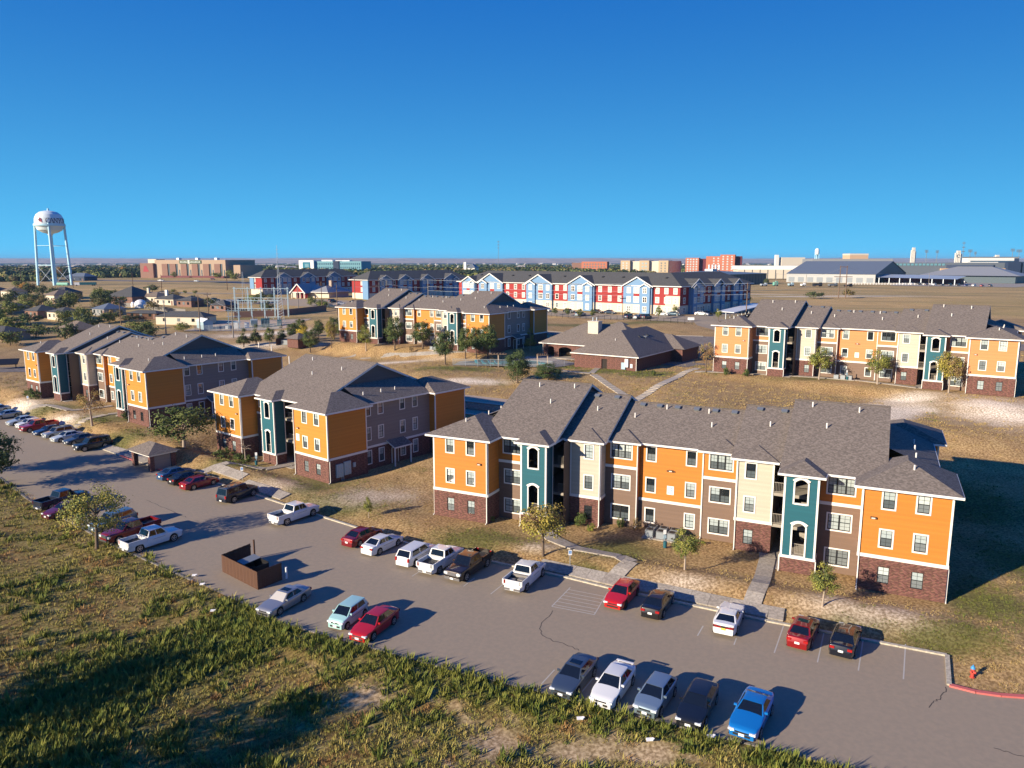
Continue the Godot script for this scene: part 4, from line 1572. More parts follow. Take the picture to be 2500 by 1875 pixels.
const ORD := ["first", "second", "third", "fourth", "fifth", "sixth", "seventh", "eighth", "ninth", "tenth", "eleventh", "twelfth"]
const KIND := {
	"sedan": {L = 4.7, W = 1.82, H = 1.45, wb = 2.72, r = 0.33, deck = [[2.35, 0.58], [2.25, 0.70], [2.0, 0.78], [1.05, 0.95], [0.9, 0.97], [-1.35, 1.0], [-1.6, 1.03], [-2.2, 1.0], [-2.32, 0.88], [-2.35, 0.60]], g = [1.05, 0.32, -1.0, -1.75], doors = 2},
	"old_sedan": {L = 4.9, W = 1.80, H = 1.40, wb = 2.72, r = 0.32, deck = [[2.45, 0.55], [2.38, 0.66], [2.2, 0.74], [1.05, 0.88], [0.9, 0.90], [-1.35, 0.92], [-1.6, 0.95], [-2.3, 0.93], [-2.42, 0.82], [-2.45, 0.55]], g = [1.0, 0.25, -1.0, -1.65], doors = 2},
	"coupe": {L = 4.85, W = 1.90, H = 1.38, wb = 2.78, r = 0.35, deck = [[2.42, 0.58], [2.34, 0.74], [2.1, 0.84], [0.8, 0.98], [0.6, 1.0], [-1.4, 1.03], [-1.7, 1.06], [-2.25, 1.05], [-2.38, 0.96], [-2.42, 0.58]], g = [0.72, -0.08, -1.05, -1.85], doors = 1},
	"hatch": {L = 4.2, W = 1.78, H = 1.42, wb = 2.6, r = 0.33, deck = [[2.1, 0.58], [2.02, 0.72], [1.8, 0.82], [1.0, 0.97], [0.85, 0.98], [-1.3, 1.04], [-1.75, 1.06], [-2.0, 0.98], [-2.08, 0.85], [-2.1, 0.58]], g = [1.1, 0.35, -1.25, -1.92], doors = 2},
	"mini": {L = 3.65, W = 1.64, H = 1.52, wb = 2.38, r = 0.29, deck = [[1.82, 0.58], [1.76, 0.74], [1.6, 0.86], [1.05, 1.0], [0.95, 1.0], [-1.1, 1.05], [-1.6, 1.05], [-1.74, 0.95], [-1.8, 0.8], [-1.82, 0.58]], g = [1.15, 0.45, -1.35, -1.72], doors = 2},
	"suv": {L = 4.75, W = 1.86, H = 1.70, wb = 2.8, r = 0.36, deck = [[2.37, 0.62], [2.3, 0.85], [2.1, 0.98], [1.2, 1.08], [1.0, 1.10], [-1.9, 1.13], [-2.2, 1.12], [-2.32, 1.0], [-2.36, 0.85], [-2.37, 0.60]], g = [1.15, 0.55, -1.85, -2.25], doors = 2},
	"big_suv": {L = 5.15, W = 2.0, H = 1.90, wb = 2.95, r = 0.40, deck = [[2.57, 0.66], [2.5, 0.95], [2.35, 1.08], [1.2, 1.16], [1.0, 1.18], [-2.1, 1.20], [-2.4, 1.19], [-2.5, 1.05], [-2.56, 0.9], [-2.57, 0.66]], g = [1.15, 0.6, -2.25, -2.5], doors = 2},
	"pickup": {L = 5.75, W = 1.98, H = 1.88, wb = 3.6, r = 0.40, deck = [[2.87, 0.66], [2.8, 0.98], [2.6, 1.08], [1.35, 1.18], [1.15, 1.20], [-0.85, 1.22], [-0.9, 0.86], [-2.7, 0.86], [-2.82, 0.8], [-2.87, 0.66]], g = [1.35, 0.72, -0.55, -0.82], doors = 2},
	"small_pickup": {L = 5.5, W = 1.95, H = 1.84, wb = 3.4, r = 0.39, deck = [[2.75, 0.66], [2.68, 0.95], [2.5, 1.05], [1.2, 1.15], [1.0, 1.17], [-0.75, 1.19], [-0.8, 0.84], [-2.6, 0.84], [-2.7, 0.8], [-2.75, 0.66]], g = [1.2, 0.6, -0.5, -0.72], doors = 2},
}


func deck_y(k: Dictionary, x: float) -> float:
	var p: Array = k.deck
	for i in p.size() - 1:
		if x <= p[i][0] and x >= p[i + 1][0]:
			var t: float = (p[i][0] - x) / maxf(p[i][0] - p[i + 1][0], 0.001)
			return lerpf(p[i][1], p[i + 1][1], t)
	return p[0][1] if x > 0 else p[-1][1]


func half_w(k: Dictionary, x: float) -> float:
	var u: float = absf(2 * x / k.L)
	return k.W / 2 * (1.0 - 0.05 * u * u - 0.19 * pow(u, 8))


func loft(b: MB, secs: Array) -> void:
	var n: int = secs[0].size()
	var m := secs.size()
	var nn := []
	for i in m:
		var row := []
		for j in n:
			var a: Vector3 = secs[mini(i + 1, m - 1)][j] - secs[maxi(i - 1, 0)][j]
			var c: Vector3 = secs[i][mini(j + 1, n - 1)] - secs[i][maxi(j - 1, 0)]
			row.append(c.cross(a).normalized())
		nn.append(row)
	for i in m - 1:
		for j in n - 1:
			var p := [secs[i][j], secs[i + 1][j], secs[i + 1][j + 1], secs[i][j + 1]]
			var q := [nn[i][j], nn[i + 1][j], nn[i + 1][j + 1], nn[i][j + 1]]
			for t in [0, 1, 2, 0, 2, 3]:
				b.v(p[t], q[t], q[t])


func on(q: Array, u: float, v: float, off: float) -> Vector3:
	var nn: Vector3 = (q[1] - q[0]).cross(q[3] - q[0]).normalized()
	return (q[0] as Vector3).lerp(q[1], u).lerp((q[3] as Vector3).lerp(q[2], u), v) + nn * off


func pane(q: Array, u0: float, u1: float, v0: float, v1: float) -> MB:
	var b := MB.new()
	var o := 0.006
	b.quad(on(q, u0, v0, o), on(q, u1, v0, o), on(q, u1, v1, o), on(q, u0, v1, o))
	return b


func car_meshes(kind: String) -> Dictionary:
	if cache.has("car_" + kind):
		return cache["car_" + kind]
	var k: Dictionary = KIND[kind]
	var d := {}
	var L: float = k.L
	var ax := [k.wb / 2 + 0.05, -k.wb / 2 + 0.05]
	var r: float = k.r
	var sill: float = 0.2 if r < 0.35 else 0.30
	# body shell with real wheel arches
	var xs := []
	for i in 57:
		xs.append(L / 2 - L * i / 56.0)
	for a in ax:
		for t in [-1.0, -0.93, -0.8, -0.6, 0.6, 0.8, 0.93, 1.0]:
			xs.append(a + t * (r + 0.07))
	xs.sort()
	xs.reverse()
	var secs := []
	for x in xs:
		var w := half_w(k, x)
		var yd := deck_y(k, x)
		var yb := sill
		for a in ax:
			var dx: float = absf(x - a)
			if dx < r + 0.07:
				yb = maxf(yb, r + sqrt(maxf((r + 0.07) ** 2 - dx * dx, 0)))
		yb = minf(yb, yd - 0.1)
		var s := PackedVector3Array()
		for p in [[-0.95, yb], [-0.985, lerpf(yb, yd, 0.12)], [-1.0, lerpf(yb, yd, 0.5)], [-0.985, lerpf(yb, yd, 0.82)], [-0.95, yd - 0.025], [-0.86, yd + 0.0], [-0.5, yd + 0.02], [0, yd + 0.028]]:
			s.append(Vector3(x, p[1], p[0] * w))
		for j in range(6, -1, -1):
			s.append(Vector3(x, s[j].y, -s[j].z))
		secs.append(s)
	var b := MB.new()
	loft(b, secs)
	for e in [0, secs.size() - 1]:
		var s: PackedVector3Array = secs[e]
		for j in range(1, s.size() - 1):
			if e == 0:
				b.tri(s[0], s[j + 1], s[j])
			else:
				b.tri(s[0], s[j], s[j + 1])
	d.body = b.mesh()
	var ub := MB.new()
	ub.bx(-L / 2 + 0.12, L / 2 - 0.12, sill - 0.04, sill + 0.02, -k.W / 2 + 0.14, k.W / 2 - 0.14)
	for a in ax:
		ub.bx(a - r - 0.05, a + r + 0.05, sill, 2 * r + 0.03, -k.W / 2 + 0.26, k.W / 2 - 0.26)
	d.under = ub.mesh()
	# greenhouse
	var g: Array = k.g
	var H0: float = k.H
	var wb: float = k.W / 2 * 0.90
	var wt: float = k.W / 2 * (0.66 if kind in ["sedan", "coupe", "old_sedan", "hatch"] else 0.76)
	var yb0 := deck_y(k, g[0]) - 0.02
	var yb1 := deck_y(k, g[3]) - 0.02
	if kind.ends_with("pickup"):
		yb1 = deck_y(k, -0.7) - 0.02
	var yt := H0 - 0.045
	var P := {
		fl = Vector3(g[0], yb0, -wb), fr = Vector3(g[0], yb0, wb), rl = Vector3(g[3], yb1, -wb), rr = Vector3(g[3], yb1, wb),
		tfl = Vector3(g[1], yt, -wt), tfr = Vector3(g[1], yt, wt), trl = Vector3(g[2], yt, -wt), trr = Vector3(g[2], yt, wt)}
	var qf := [P.fr, P.fl, P.tfl, P.tfr]
	var qb := [P.rl, P.rr, P.trr, P.trl]
	var qr := [P.rr, P.fr, P.tfr, P.trr]
	var ql := [P.fl, P.rl, P.trl, P.tfl]
	var c := MB.new()
	for q in [qf, qb, qr, ql]:
		c.quad(q[0], q[1], q[2], q[3])
	d.pillars = c.mesh()
	var rf := MB.new()
	var rs := []
	for i in 7:
		var t := i / 6.0
		var x := lerpf(g[1] + 0.05, g[2] - 0.05, t)
		var hh := H0 - 0.02 * absf(2 * t - 1) ** 2
		var s := PackedVector3Array()
		for p in [[-1.02, yt - 0.01], [-0.95, yt + 0.02], [-0.6, hh - 0.004], [0, hh], [0.6, hh - 0.004], [0.95, yt + 0.02], [1.02, yt - 0.01]]:
			s.append(Vector3(x, p[1], p[0] * wt))
		rs.append(s)
	loft(rf, rs)
	d.roof = rf.mesh()
	d.glass = []
	d.glass.append(["windshield", pane(qf, 0.05, 0.95, 0.05, 0.97).mesh()])
	d.glass.append(["rear_window", pane(qb, 0.07, 0.93, 0.10, 0.93).mesh()])
	if k.doors == 2:
		if kind.ends_with("pickup"):
			d.glass.append(["side_window", pane(qr, 0.06, 0.42, 0.14, 0.92).mesh()])
			d.glass.append(["side_window", pane(qr, 0.46, 0.92, 0.14, 0.92).mesh()])
			d.glass.append(["side_window", pane(ql, 0.08, 0.54, 0.14, 0.92).mesh()])
			d.glass.append(["side_window", pane(ql, 0.58, 0.94, 0.14, 0.92).mesh()])
		else:
			d.glass.append(["side_window", pane(qr, 0.12, 0.50, 0.12, 0.92).mesh()])
			d.glass.append(["side_window", pane(qr, 0.53, 0.92, 0.12, 0.92).mesh()])
			d.glass.append(["side_window", pane(ql, 0.08, 0.47, 0.12, 0.92).mesh()])
			d.glass.append(["side_window", pane(ql, 0.50, 0.88, 0.12, 0.92).mesh()])
	else:
		d.glass.append(["side_window", pane(qr, 0.22, 0.90, 0.14, 0.90).mesh()])
		d.glass.append(["side_window", pane(ql, 0.10, 0.78, 0.14, 0.90).mesh()])
	# wheels
	var ty := MB.new()
	ty.tube(Vector3(0, 0, -0.11), Vector3(0, 0, 0.11), r, r, 20)
	d.tyre = ty.mesh()
	var rm := MB.new()
	rm.tube(Vector3(0, 0, -0.116), Vector3(0, 0, 0.116), r * 0.30, r * 0.30, 10)
	for i in 5:
		var a := TAU * i / 5
		for z in [-0.113, 0.113]:
			rm.box(Vector3(cos(a), sin(a), 0) * r * 0.42 + Vector3(0, 0, z), Vector3(r * 0.62, r * 0.2, 0.012), Basis(Vector3(0, 0, 1), a))
	for z in [-0.112, 0.112]:
		for i in 20:
			var a0 := TAU * i / 20
			var a1 := TAU * (i + 1) / 20
			var e0 := Vector3(cos(a0), sin(a0), 0)
			var e1 := Vector3(cos(a1), sin(a1), 0)
			var zz := Vector3(0, 0, z)
			if z > 0:
				rm.quad(e0 * r * 0.60 + zz, e0 * r * 0.72 + zz, e1 * r * 0.72 + zz, e1 * r * 0.60 + zz)
			else:
				rm.quad(e1 * r * 0.60 + zz, e1 * r * 0.72 + zz, e0 * r * 0.72 + zz, e0 * r * 0.60 + zz)
	d.rim = rm.mesh()
	d.ax = ax
	# lights, grille, plates
	var hw := half_w(k, L / 2 - 0.1)
	var yn := deck_y(k, L / 2 - 0.08)
	var hl := MB.new()
	hl.box(Vector3(0, 0, 0), Vector3(0.22, 0.13 if r < 0.38 else 0.2, 0.36))
	d.head = hl.mesh()
	d.headp = Vector3(L / 2 - 0.11, yn - (0.06 if r < 0.38 else 0.12), hw - 0.14)
	var hr := half_w(k, -L / 2 + 0.1)
	var tl := MB.new()
	tl.box(Vector3.ZERO, Vector3(0.14, 0.17, 0.32) if r < 0.36 else Vector3(0.14, 0.34, 0.17))
	d.tail = tl.mesh()
	d.tailp = Vector3(-L / 2 + 0.065, deck_y(k, -L / 2 + 0.06) - 0.1 if not kind.ends_with("pickup") else 1.05, hr - 0.15 if r < 0.36 else hr - 0.07)
	var gr := MB.new()
	var gw := hw * 0.55
	if r < 0.38:
		gr.bx(L / 2 - 0.06, L / 2 + 0.008, yn - 0.15, yn - 0.06, -gw, gw)
		gr.bx(L / 2 - 0.05, L / 2 + 0.012, sill + 0.1, sill + 0.24, -gw * 1.2, gw * 1.2)
	else:
		gr.bx(L / 2 - 0.06, L / 2 + 0.02, yn - 0.28, yn + 0.02, -gw, gw)
	d.grille = gr.mesh()
	var bp := MB.new()
	bp.bx(L / 2 - 0.1, L / 2 + 0.035, sill + 0.02, sill + 0.22, -hw * 0.97, hw * 0.97)
	bp.bx(-L / 2 - 0.06, -L / 2 + 0.1, sill + 0.05, sill + 0.25, -hr * 0.97, hr * 0.97)
	d.bumper = bp.mesh()
	var pl := MB.new()
	pl.box(Vector3.ZERO, Vector3(0.02, 0.16, 0.34))
	d.plate = pl.mesh()
	d.platef = Vector3(L / 2 + (0.02 if r < 0.38 else 0.045), sill + (0.2 if r < 0.38 else 0.14), 0)
	d.plater = Vector3(-L / 2 - (0.012 if r < 0.38 else 0.065), sill + (0.42 if r < 0.38 else 0.16), 0)
	var mi := MB.new()
	mi.box(Vector3.ZERO, Vector3(0.10, 0.13, 0.2))
	d.mirror = mi.mesh()
	d.mirp = Vector3(g[0] - 0.35, yb0 + 0.12, wb + 0.08)
	var hd := MB.new()
	for s in [-1, 1]:
		hd.bx(g[2] + 0.2, g[0] - 0.4, lerpf(sill, yb0, 0.74), lerpf(sill, yb0, 0.74) + 0.02, s * (k.W / 2 - 0.005), s * (k.W / 2 + 0.004))
	d.moulding = hd.mesh()
	if kind.ends_with("pickup"):
		var bd := MB.new()
		var x0 := -L / 2 + 0.02
		var x1: float = g[3] - 0.12
		var wo: float = k.W / 2 - 0.015
		for s in [-1, 1]:
			bd.bx(x0, x1, 0.80, 1.26, s * (wo - 0.09), s * wo)
		bd.bx(x1 - 0.07, x1, 0.80, 1.26, -wo + 0.09, wo - 0.09)
		d.bed = bd.mesh()
		var tg := MB.new()
		tg.bx(x0 - 0.025, x0 + 0.06, 0.72, 1.25, -wo + 0.09, wo - 0.09)
		d.gate = tg.mesh()
		var bl := MB.new()
		bl.bx(x0 + 0.06, x1 - 0.07, 0.885, 0.91, -wo + 0.09, wo - 0.09)
		d.liner = bl.mesh()
	cache["car_" + kind] = d
	return d


func paint(col: Color, metal: float) -> StandardMaterial3D:
	var key := "paint%s%.1f" % [col, metal]
	if not M.has(key):
		var m := mk(key, col, 0.32, metal)
		m.clearcoat_enabled = true
		m.clearcoat = 0.9
		m.clearcoat_roughness = 0.04
	return M[key]


func car(kind: String, col: Color, metal: float, x: float, d: float, deg: float, label: String, group: String, opt := {}) -> Node3D:
	var k: Dictionary = KIND[kind]
	var me := car_meshes(kind)
	var called := "pickup_truck" if kind.ends_with("pickup") else ("parked_suv" if kind.ends_with("suv") else "parked_car")
	var y := 0.04
	if not opt.has("lot"):
		y = H(x, d) + 0.08
	var o := thing(called, label, "pickup truck" if kind.ends_with("pickup") else ("suv" if kind.ends_with("suv") else "car"), Vector3(x, y, -d), deg_to_rad(deg), group)
	var p := paint(col, metal)
	put("body", me.body, p, o)
	put("underbody", me.under, M.car_trim, o)
	put("pillars", me.pillars, p, o)
	put("roof", me.roof, paint(opt.roof, 0.0) if opt.has("roof") else p, o)
	for g in me.glass:
		put(g[0], g[1], M.sunshade if g[0] == "windshield" and opt.has("shade") else M.car_glass, o)
	for a in me.ax:
		for s in [-1, 1]:
			var w := put("wheel", me.tyre, M.rubber, o, Transform3D(Basis(), Vector3(a, k.r, s * (k.W / 2 - 0.12))))
			put("rim", me.rim, M.rim if not opt.has("black_rims") else M.car_trim, w)
	for s in [-1, 1]:
		put("headlight", me.head, M.headlight, o, Transform3D(Basis(), me.headp * Vector3(1, 1, s)))
		put("taillight", me.tail, M.taillight, o, Transform3D(Basis(), me.tailp * Vector3(1, 1, s)))
		put("mirror", me.mirror, p, o, Transform3D(Basis(), me.mirp * Vector3(1, 1, s)))
	put("grille", me.grille, M.chrome if opt.has("chrome") else M.car_trim, o)
	put("door_moulding", me.moulding, M.car_trim if metal < 0.3 else p, o)
	put("number_plate", me.plate, M.plate_yellow if opt.has("yellow") else M.plate, o, Transform3D(Basis(), me.plater))
	if not opt.has("no_front"):
		put("number_plate", me.plate, M.plate, o, Transform3D(Basis(), me.platef))
	if kind.ends_with("pickup"):
		put("bumper", me.bumper, M.chrome, o)
		put("bed_wall", me.bed, p, o)
		put("tailgate", me.gate, p, o)
		put("bed_liner", me.liner, M.car_trim, o)
		if opt.has("cargo"):
			var b := MB.new()
			b.bx(-1.2, -0.95, 0.91, 1.15, -0.7, 0.7)
			b.bx(-1.9, -1.4, 0.91, 1.05, 0.1, 0.6)
			b.bx(-2.3, -1.7, 0.91, 0.98, -0.6, -0.1)
			part("cargo", b, M.wood_grey, o)
	if opt.has("sunroof"):
		var b := MB.new()
		b.bx(k.g[1] - 0.75, k.g[1] - 0.2, k.H + 0.001, k.H + 0.012, -0.4, 0.4)
		part("sunroof", b, M.car_glass, o)
	if opt.has("stripe"):
		var b := MB.new()
		b.bx(-k.L / 2 - 0.008, -k.L / 2 + 0.05, 0.78, 0.94, -0.78, 0.78)
		part("tail_panel", b, M.car_trim, o)
		var q := MB.new()
		for s in [-1, 1]:
			q.bx(-k.L / 2 - 0.016, -k.L / 2 + 0.03, 0.82, 0.90, s * 0.18, s * 0.7)
		part("tail_strip", q, M.taillight, o)
	if opt.has("spoiler"):
		var b := MB.new()
		b.bx(-k.L / 2 + 0.1, -k.L / 2 + 0.28, 1.10, 1.13, -0.62, 0.62)
		for s in [-1, 1]:
			b.bx(-k.L / 2 + 0.15, -k.L / 2 + 0.22, 1.0, 1.10, s * 0.5 - 0.03, s * 0.5 + 0.03)
		part("spoiler", b, p, o)
	if opt.has("rack"):
		var b := MB.new()
		for s in [-1, 1]:
			b.bx(k.g[2] + 0.2, k.g[1] - 0.3, k.H + 0.02, k.H + 0.06, s * 0.62 - 0.02, s * 0.62 + 0.02)
		b.bx(k.g[2] + 0.5, k.g[2] + 0.55, k.H + 0.03, k.H + 0.06, -0.62, 0.62)
		b.bx(k.g[1] - 0.7, k.g[1] - 0.65, k.H + 0.03, k.H + 0.06, -0.62, 0.62)
		part("roof_rack", b, M.car_trim, o)
	if opt.has("toolbox"):
		var b := MB.new()
		b.bx(-1.35, -0.95, 1.0, 1.36, -0.85, 0.85)
		part("toolbox", b, M.black_metal, o)
	return o


func vehicles() -> void:
	var kerb := "cars parked along the field-side kerb"
	var house := "cars parked along the kerb before the buildings"
	var far := "cars parked in the row at the far left of the lot"
	var N := {lot = 1}
	var red := Color(0.36, 0.008, 0.010)
	var dred := Color(0.16, 0.006, 0.012)
	var wht := Color(0.62, 0.63, 0.64)
	var blk := Color(0.008, 0.008, 0.010)
	car("sedan", Color(0.085, 0.115, 0.15), 0.6, 4.3, 47.1, -119, "blue-grey sedan with sunroof, leftmost of the five parked nose to the grass", kerb, {lot = 1, sunroof = 1})
	car("sedan", wht, 0.0, 6.8, 46.0, -119, "white sedan between the blue-grey sunroof sedan and the silver-blue hatchback", kerb, {lot = 1, spoiler = 1})
	car("hatch", Color(0.24, 0.32, 0.38), 0.6, 9.4, 44.8, -121, "silver-blue hatchback with black roof glass beside the black sedan", kerb, {lot = 1})
	car("sedan", Color(0.012, 0.014, 0.018), 0.3, 11.9, 43.8, -119, "black sedan parked nose to the grass next to the bright blue coupe", kerb, {lot = 1})
	car("coupe", Color(0.008, 0.17, 0.50), 0.2, 15.0, 42.7, -122, "bright blue two-door coupe nearest the viewer at the end of the row", kerb, {lot = 1})
	car("sedan", Color(0.42, 0.010, 0.008), 0.0, 9.4, 59.8, -119, "bright red sedan parked nose out beside the hatched bay", house, {lot = 1, no_front = 1, black_rims = 1})
	car("sedan", Color(0.014, 0.013, 0.014), 0.3, 12.1, 58.1, 63, "black sedan with red tail lights right beside the bright red nose-out sedan", house, N)
	car("coupe", Color(0.64, 0.65, 0.66), 0.0, 17.2, 55.4, 64, "white muscle coupe with black tail panel and yellow plate", house, {lot = 1, stripe = 1, yellow = 1})
	car("sedan", red * 0.62, 0.2, 22.3, 53.3, 58, "red sedan at the right end of the kerb next to the last black sedan", house, {lot = 1, sunroof = 1})
	car("sedan", Color(0.008, 0.010, 0.018), 0.3, 25.0, 52.1, 58, "black sedan at the right end of the kerb, nearest the fire hydrant", house, N)
	car("old_sedan", Color(0.34, 0.34, 0.35), 0.6, -19.0, 58.6, -117, "silver older sedan with a sunshade in its windscreen near the wooden dumpster fence", kerb, {lot = 1, sunroof = 1, shade = 1, no_front = 1})
	car("mini", Color(0.36, 0.60, 0.58), 0.1, -13.1, 56.0, -113, "small pale mint hatchback parked close beside a red sedan", kerb, N)
	car("sedan", Color(0.40, 0.010, 0.012), 0.1, -10.7, 54.5, -115, "red sedan parked nose to the grass beside the mint hatchback", kerb, {lot = 1, chrome = 1})
	car("pickup", wht, 0.0, -24.3, 79.9, 55, "white pickup truck parked alone at the kerb before the short orange building", house, N)
	car("sedan", dred, 0.2, -15.4, 73.3, 59, "dark red sedan parked nose to the kerb beside a white sedan", house, N)
	car("sedan", wht, 0.0, -13.0, 71.2, 58, "white sedan parked nose to the kerb beside the dark red sedan", house, N)
	car("suv", wht, 0.0, -9.2, 68.3, 62, "white sport utility vehicle between the white sedan and a white pickup", house, N)
	car("small_pickup", wht, 0.0, -6.7, 67.0, 62, "white pickup truck squeezed between the white suv and a black pickup", house, N)
	car("pickup", Color(0.020, 0.014, 0.012), 0.2, -4.0, 65.6, -119, "black pickup truck with chrome grille facing outward", house, {lot = 1, chrome = 1})
	car("small_pickup", wht, 0.0, 1.2, 63.3, 64, "white pickup truck with a loaded bed near the blue sign", house, {lot = 1, cargo = 1})
	car("pickup", Color(0.018, 0.024, 0.045), 0.3, -53.2, 84.8, 62, "dark blue pickup truck by the field kerb behind the yellow-green tree", kerb, N)
	car("pickup", Color(0.17, 0.006, 0.008), 0.2, -39.9, 74.6, -122, "dark red pickup truck half hidden by the yellow-green tree", kerb, {lot = 1, chrome = 1, no_front = 1})
	car("suv", Color(0.10, 0.16, 0.20), 0.4, -43.2, 77.4, -120, "grey-blue suv mostly hidden behind the dark red pickup", kerb, N)
	car("pickup", wht, 0.0, -36.6, 72.2, 55, "white pickup truck on the field side next to the dark red pickup", kerb, N)
	car("sedan", Color(0.12, 0.008, 0.03), 0.2, -50.8, 81.6, -120, "small dark maroon car behind the yellow-green tree", kerb, N)
	car("big_suv", Color(0.020, 0.024, 0.030), 0.3, -64.4, 111.6, -130, "dark grey suv at the near end of the far left row", far, {lot = 1, rack = 1})
	car("sedan", Color(0.05, 0.07, 0.10), 0.4, -68.6, 115.6, -125, "dark grey-blue car beside the dark grey suv in the far row", far, N)
	car("sedan", Color(0.50, 0.56, 0.58), 0.2, -71.7, 117.4, -125, "pale silver sedan between the grey-blue car and the silver suv", far, N)
	car("suv", Color(0.33, 0.37, 0.40), 0.5, -74.4, 119.6, -125, "silver suv with dark glass in the far row", far, {lot = 1, rack = 1})
	car("sedan", Color(0.025, 0.055, 0.13), 0.3, -77.3, 121.8, -125, "dark blue sedan between the silver suv and the red pickup", far, N)
	car("pickup", Color(0.34, 0.010, 0.012), 0.1, -80.8, 124.6, -125, "bright red pickup truck in the far row", far, N)
	car("hatch", wht, 0.0, -84.0, 127.2, -125, "white hatchback just beyond the red pickup", far, N)
	car("sedan", Color(0.45, 0.50, 0.53), 0.3, -86.8, 129.4, -125, "pale grey sedan second beyond the red pickup", far, N)
	car("sedan", Color(0.30, 0.36, 0.42), 0.5, -93.0, 134.6, -125, "grey-blue sedan at the left edge of the far row", far, N)
	car("sedan", Color(0.20, 0.26, 0.32), 0.5, -98.4, 139.6, -125, "dim grey car at the very end of the far row by the left edge", far, N)
	car("sedan", dred * 1.3, 0.2, -40.0, 92.2, 54, "dark red sedan at the kerb by the mailbox kiosk", house, N)
	car("sedan", Color(0.012, 0.012, 0.014), 0.3, -42.4, 94.2, 54, "black sedan between the blue and the dark red sedan by the kiosk", house, N)
	car("sedan", Color(0.03, 0.09, 0.20), 0.4, -44.8, 96.3, 54, "blue sedan nearest the mailbox kiosk and red hydrant", house, N)
	car("big_suv", Color(0.010, 0.014, 0.028), 0.3, -33.3, 87.3, 62, "black suv with roof rack parked alone before the short orange building", house, {lot = 1, rack = 1})
	# beside the red and blue block
	var rb := "cars in front of the red and blue apartment block"
	for q in [["sedan", wht, 63.8, 251.3, -30, "white car by the gate at the right end of the red and blue block"], ["sedan", Color(0.04, 0.08, 0.12), 54.3, 250.6, -35, "dark blue car under the small trees before the block's cream corner"], ["sedan", wht * 0.9, 50.6, 251.9, -35, "white car half behind a small tree before the cream corner"], ["sedan", Color(0.30, 0.36, 0.40), 41.6, 246.0, 50, "silver car facing the lawn before the red and blue block"], ["suv", Color(0.015, 0.025, 0.06), 38.9, 248.2, 50, "navy suv facing the lawn left of the silver car"], ["suv", Color(0.02, 0.02, 0.03), 43.9, 244.3, 50, "black suv facing the lawn right of the silver car"], ["suv", Color(0.20, 0.26, 0.30), 24.1, 263.6, 45, "grey suv parked before the second blue bay"], ["sedan", Color(0.015, 0.02, 0.03), 21.0, 275.8, -42, "dark car along the wall between two blue bays"], ["sedan", wht * 0.7, 12.5, 279.5, -42, "pale car along the wall left of the dark one"], ["sedan", Color(0.02, 0.04, 0.07), 35.2, 268.0, -42, "dark car along the wall before the third blue bay"], ["sedan", Color(0.02, 0.02, 0.02), 31.0, 271.2, -42, "black car along the wall just left of the third blue bay"], ["suv", Color(0.02, 0.13, 0.12), 96.5, 305.0, -30, "dark green car behind the long carport"], ["sedan", Color(0.02, 0.02, 0.03), 66.8, 255.2, 40, "black car behind the white one by the gate"]]:
		car(q[0], q[1], 0.2, q[2], q[3], q[4], q[5], rb)
	var hb := "cars around the gabled clubhouse far left"
	for q in [["sedan", wht, -80.0, 352.0, 20, "white car by the red gabled house across the field"], ["suv", Color(0.02, 0.02, 0.03), -86.5, 361.0, 60, "black suv under the trees by the red gabled house"], ["sedan", Color(0.015, 0.015, 0.02), -75.0, 356.5, 15, "black car right of the white one by the gabled house"], ["sedan", Color(0.10, 0.14, 0.17), -82.5, 342.5, 15, "grey car nearest the brick wall by the gabled house"], ["sedan", Color(0.07, 0.10, 0.12), -77.5, 341.0, 15, "dim blue car beside the grey one near the brick wall"], ["sedan", wht, -140.0, 372.0, 25, "white car in the lot left of the substation"], ["suv", Color(0.02, 0.03, 0.05), -134.5, 373.0, 25, "dark suv right of the white car in the lot by the substation"], ["suv", Color(0.03, 0.05, 0.08), -150.0, 379.0, 20, "dark blue suv at the lot's left end behind the houses"], ["sedan", wht * 0.8, -145.0, 369.0, 20, "pale car left of the white one in the lot by the substation"]]:
		car(q[0], q[1], 0.2, q[2], q[3], q[4], q[5], hb)
	var eb := "cars on the road by the large tan hall"
	for q in [["pickup", wht, -326.2, 700.0, -10, "white pickup on the road before the tan hall"], ["sedan", Color(0.5, 0.55, 0.6), -289.0, 690.0, -10, "pale silver car on the road before the tan hall"], ["suv", Color(0.06, 0.01, 0.015), -287.0, 722.0, -10, "maroon suv under the trees at the tan hall's right end"]]:
		car(q[0], q[1], 0.1, q[2], q[3], q[4], q[5], eb)
	var cols := [wht, Color(0.02, 0.02, 0.03), Color(0.10, 0.13, 0.16), Color(0.22, 0.02, 0.02), Color(0.03, 0.06, 0.16), Color(0.35, 0.38, 0.40), Color(0.015, 0.04, 0.04), wht]
	var nm := ["white", "black", "dark grey", "red", "blue", "silver", "dark green", "white"]
	var ks := ["sedan", "suv", "pickup", "sedan", "suv"]
	for i in 12:
		var ci: int = [5, 0, 1, 1, 0, 6, 6, 1, 4, 0, 3, 1][i]
		car(ks[i % 5], cols[ci], 0.1, 303.0 + 4.0 * i, 581.0 - 3.2 * i, 40, "%s vehicle, %s from the left in the near row of the distant lot" % [nm[ci], ORD[i]], "cars in the near row of the distant pale lot")
	for i in 9:
		var ci: int = [2, 6, 3, 3, 0, 0, 4, 1, 5][i]
		car(ks[(i + 1) % 5], cols[ci], 0.1, 360.0 + 5.0 * i, 626.0 + 3.6 * i, 130, "%s vehicle, %s from the left in the back row of the distant lot" % [nm[ci], ORD[i]], "cars in the back row of the distant pale lot")
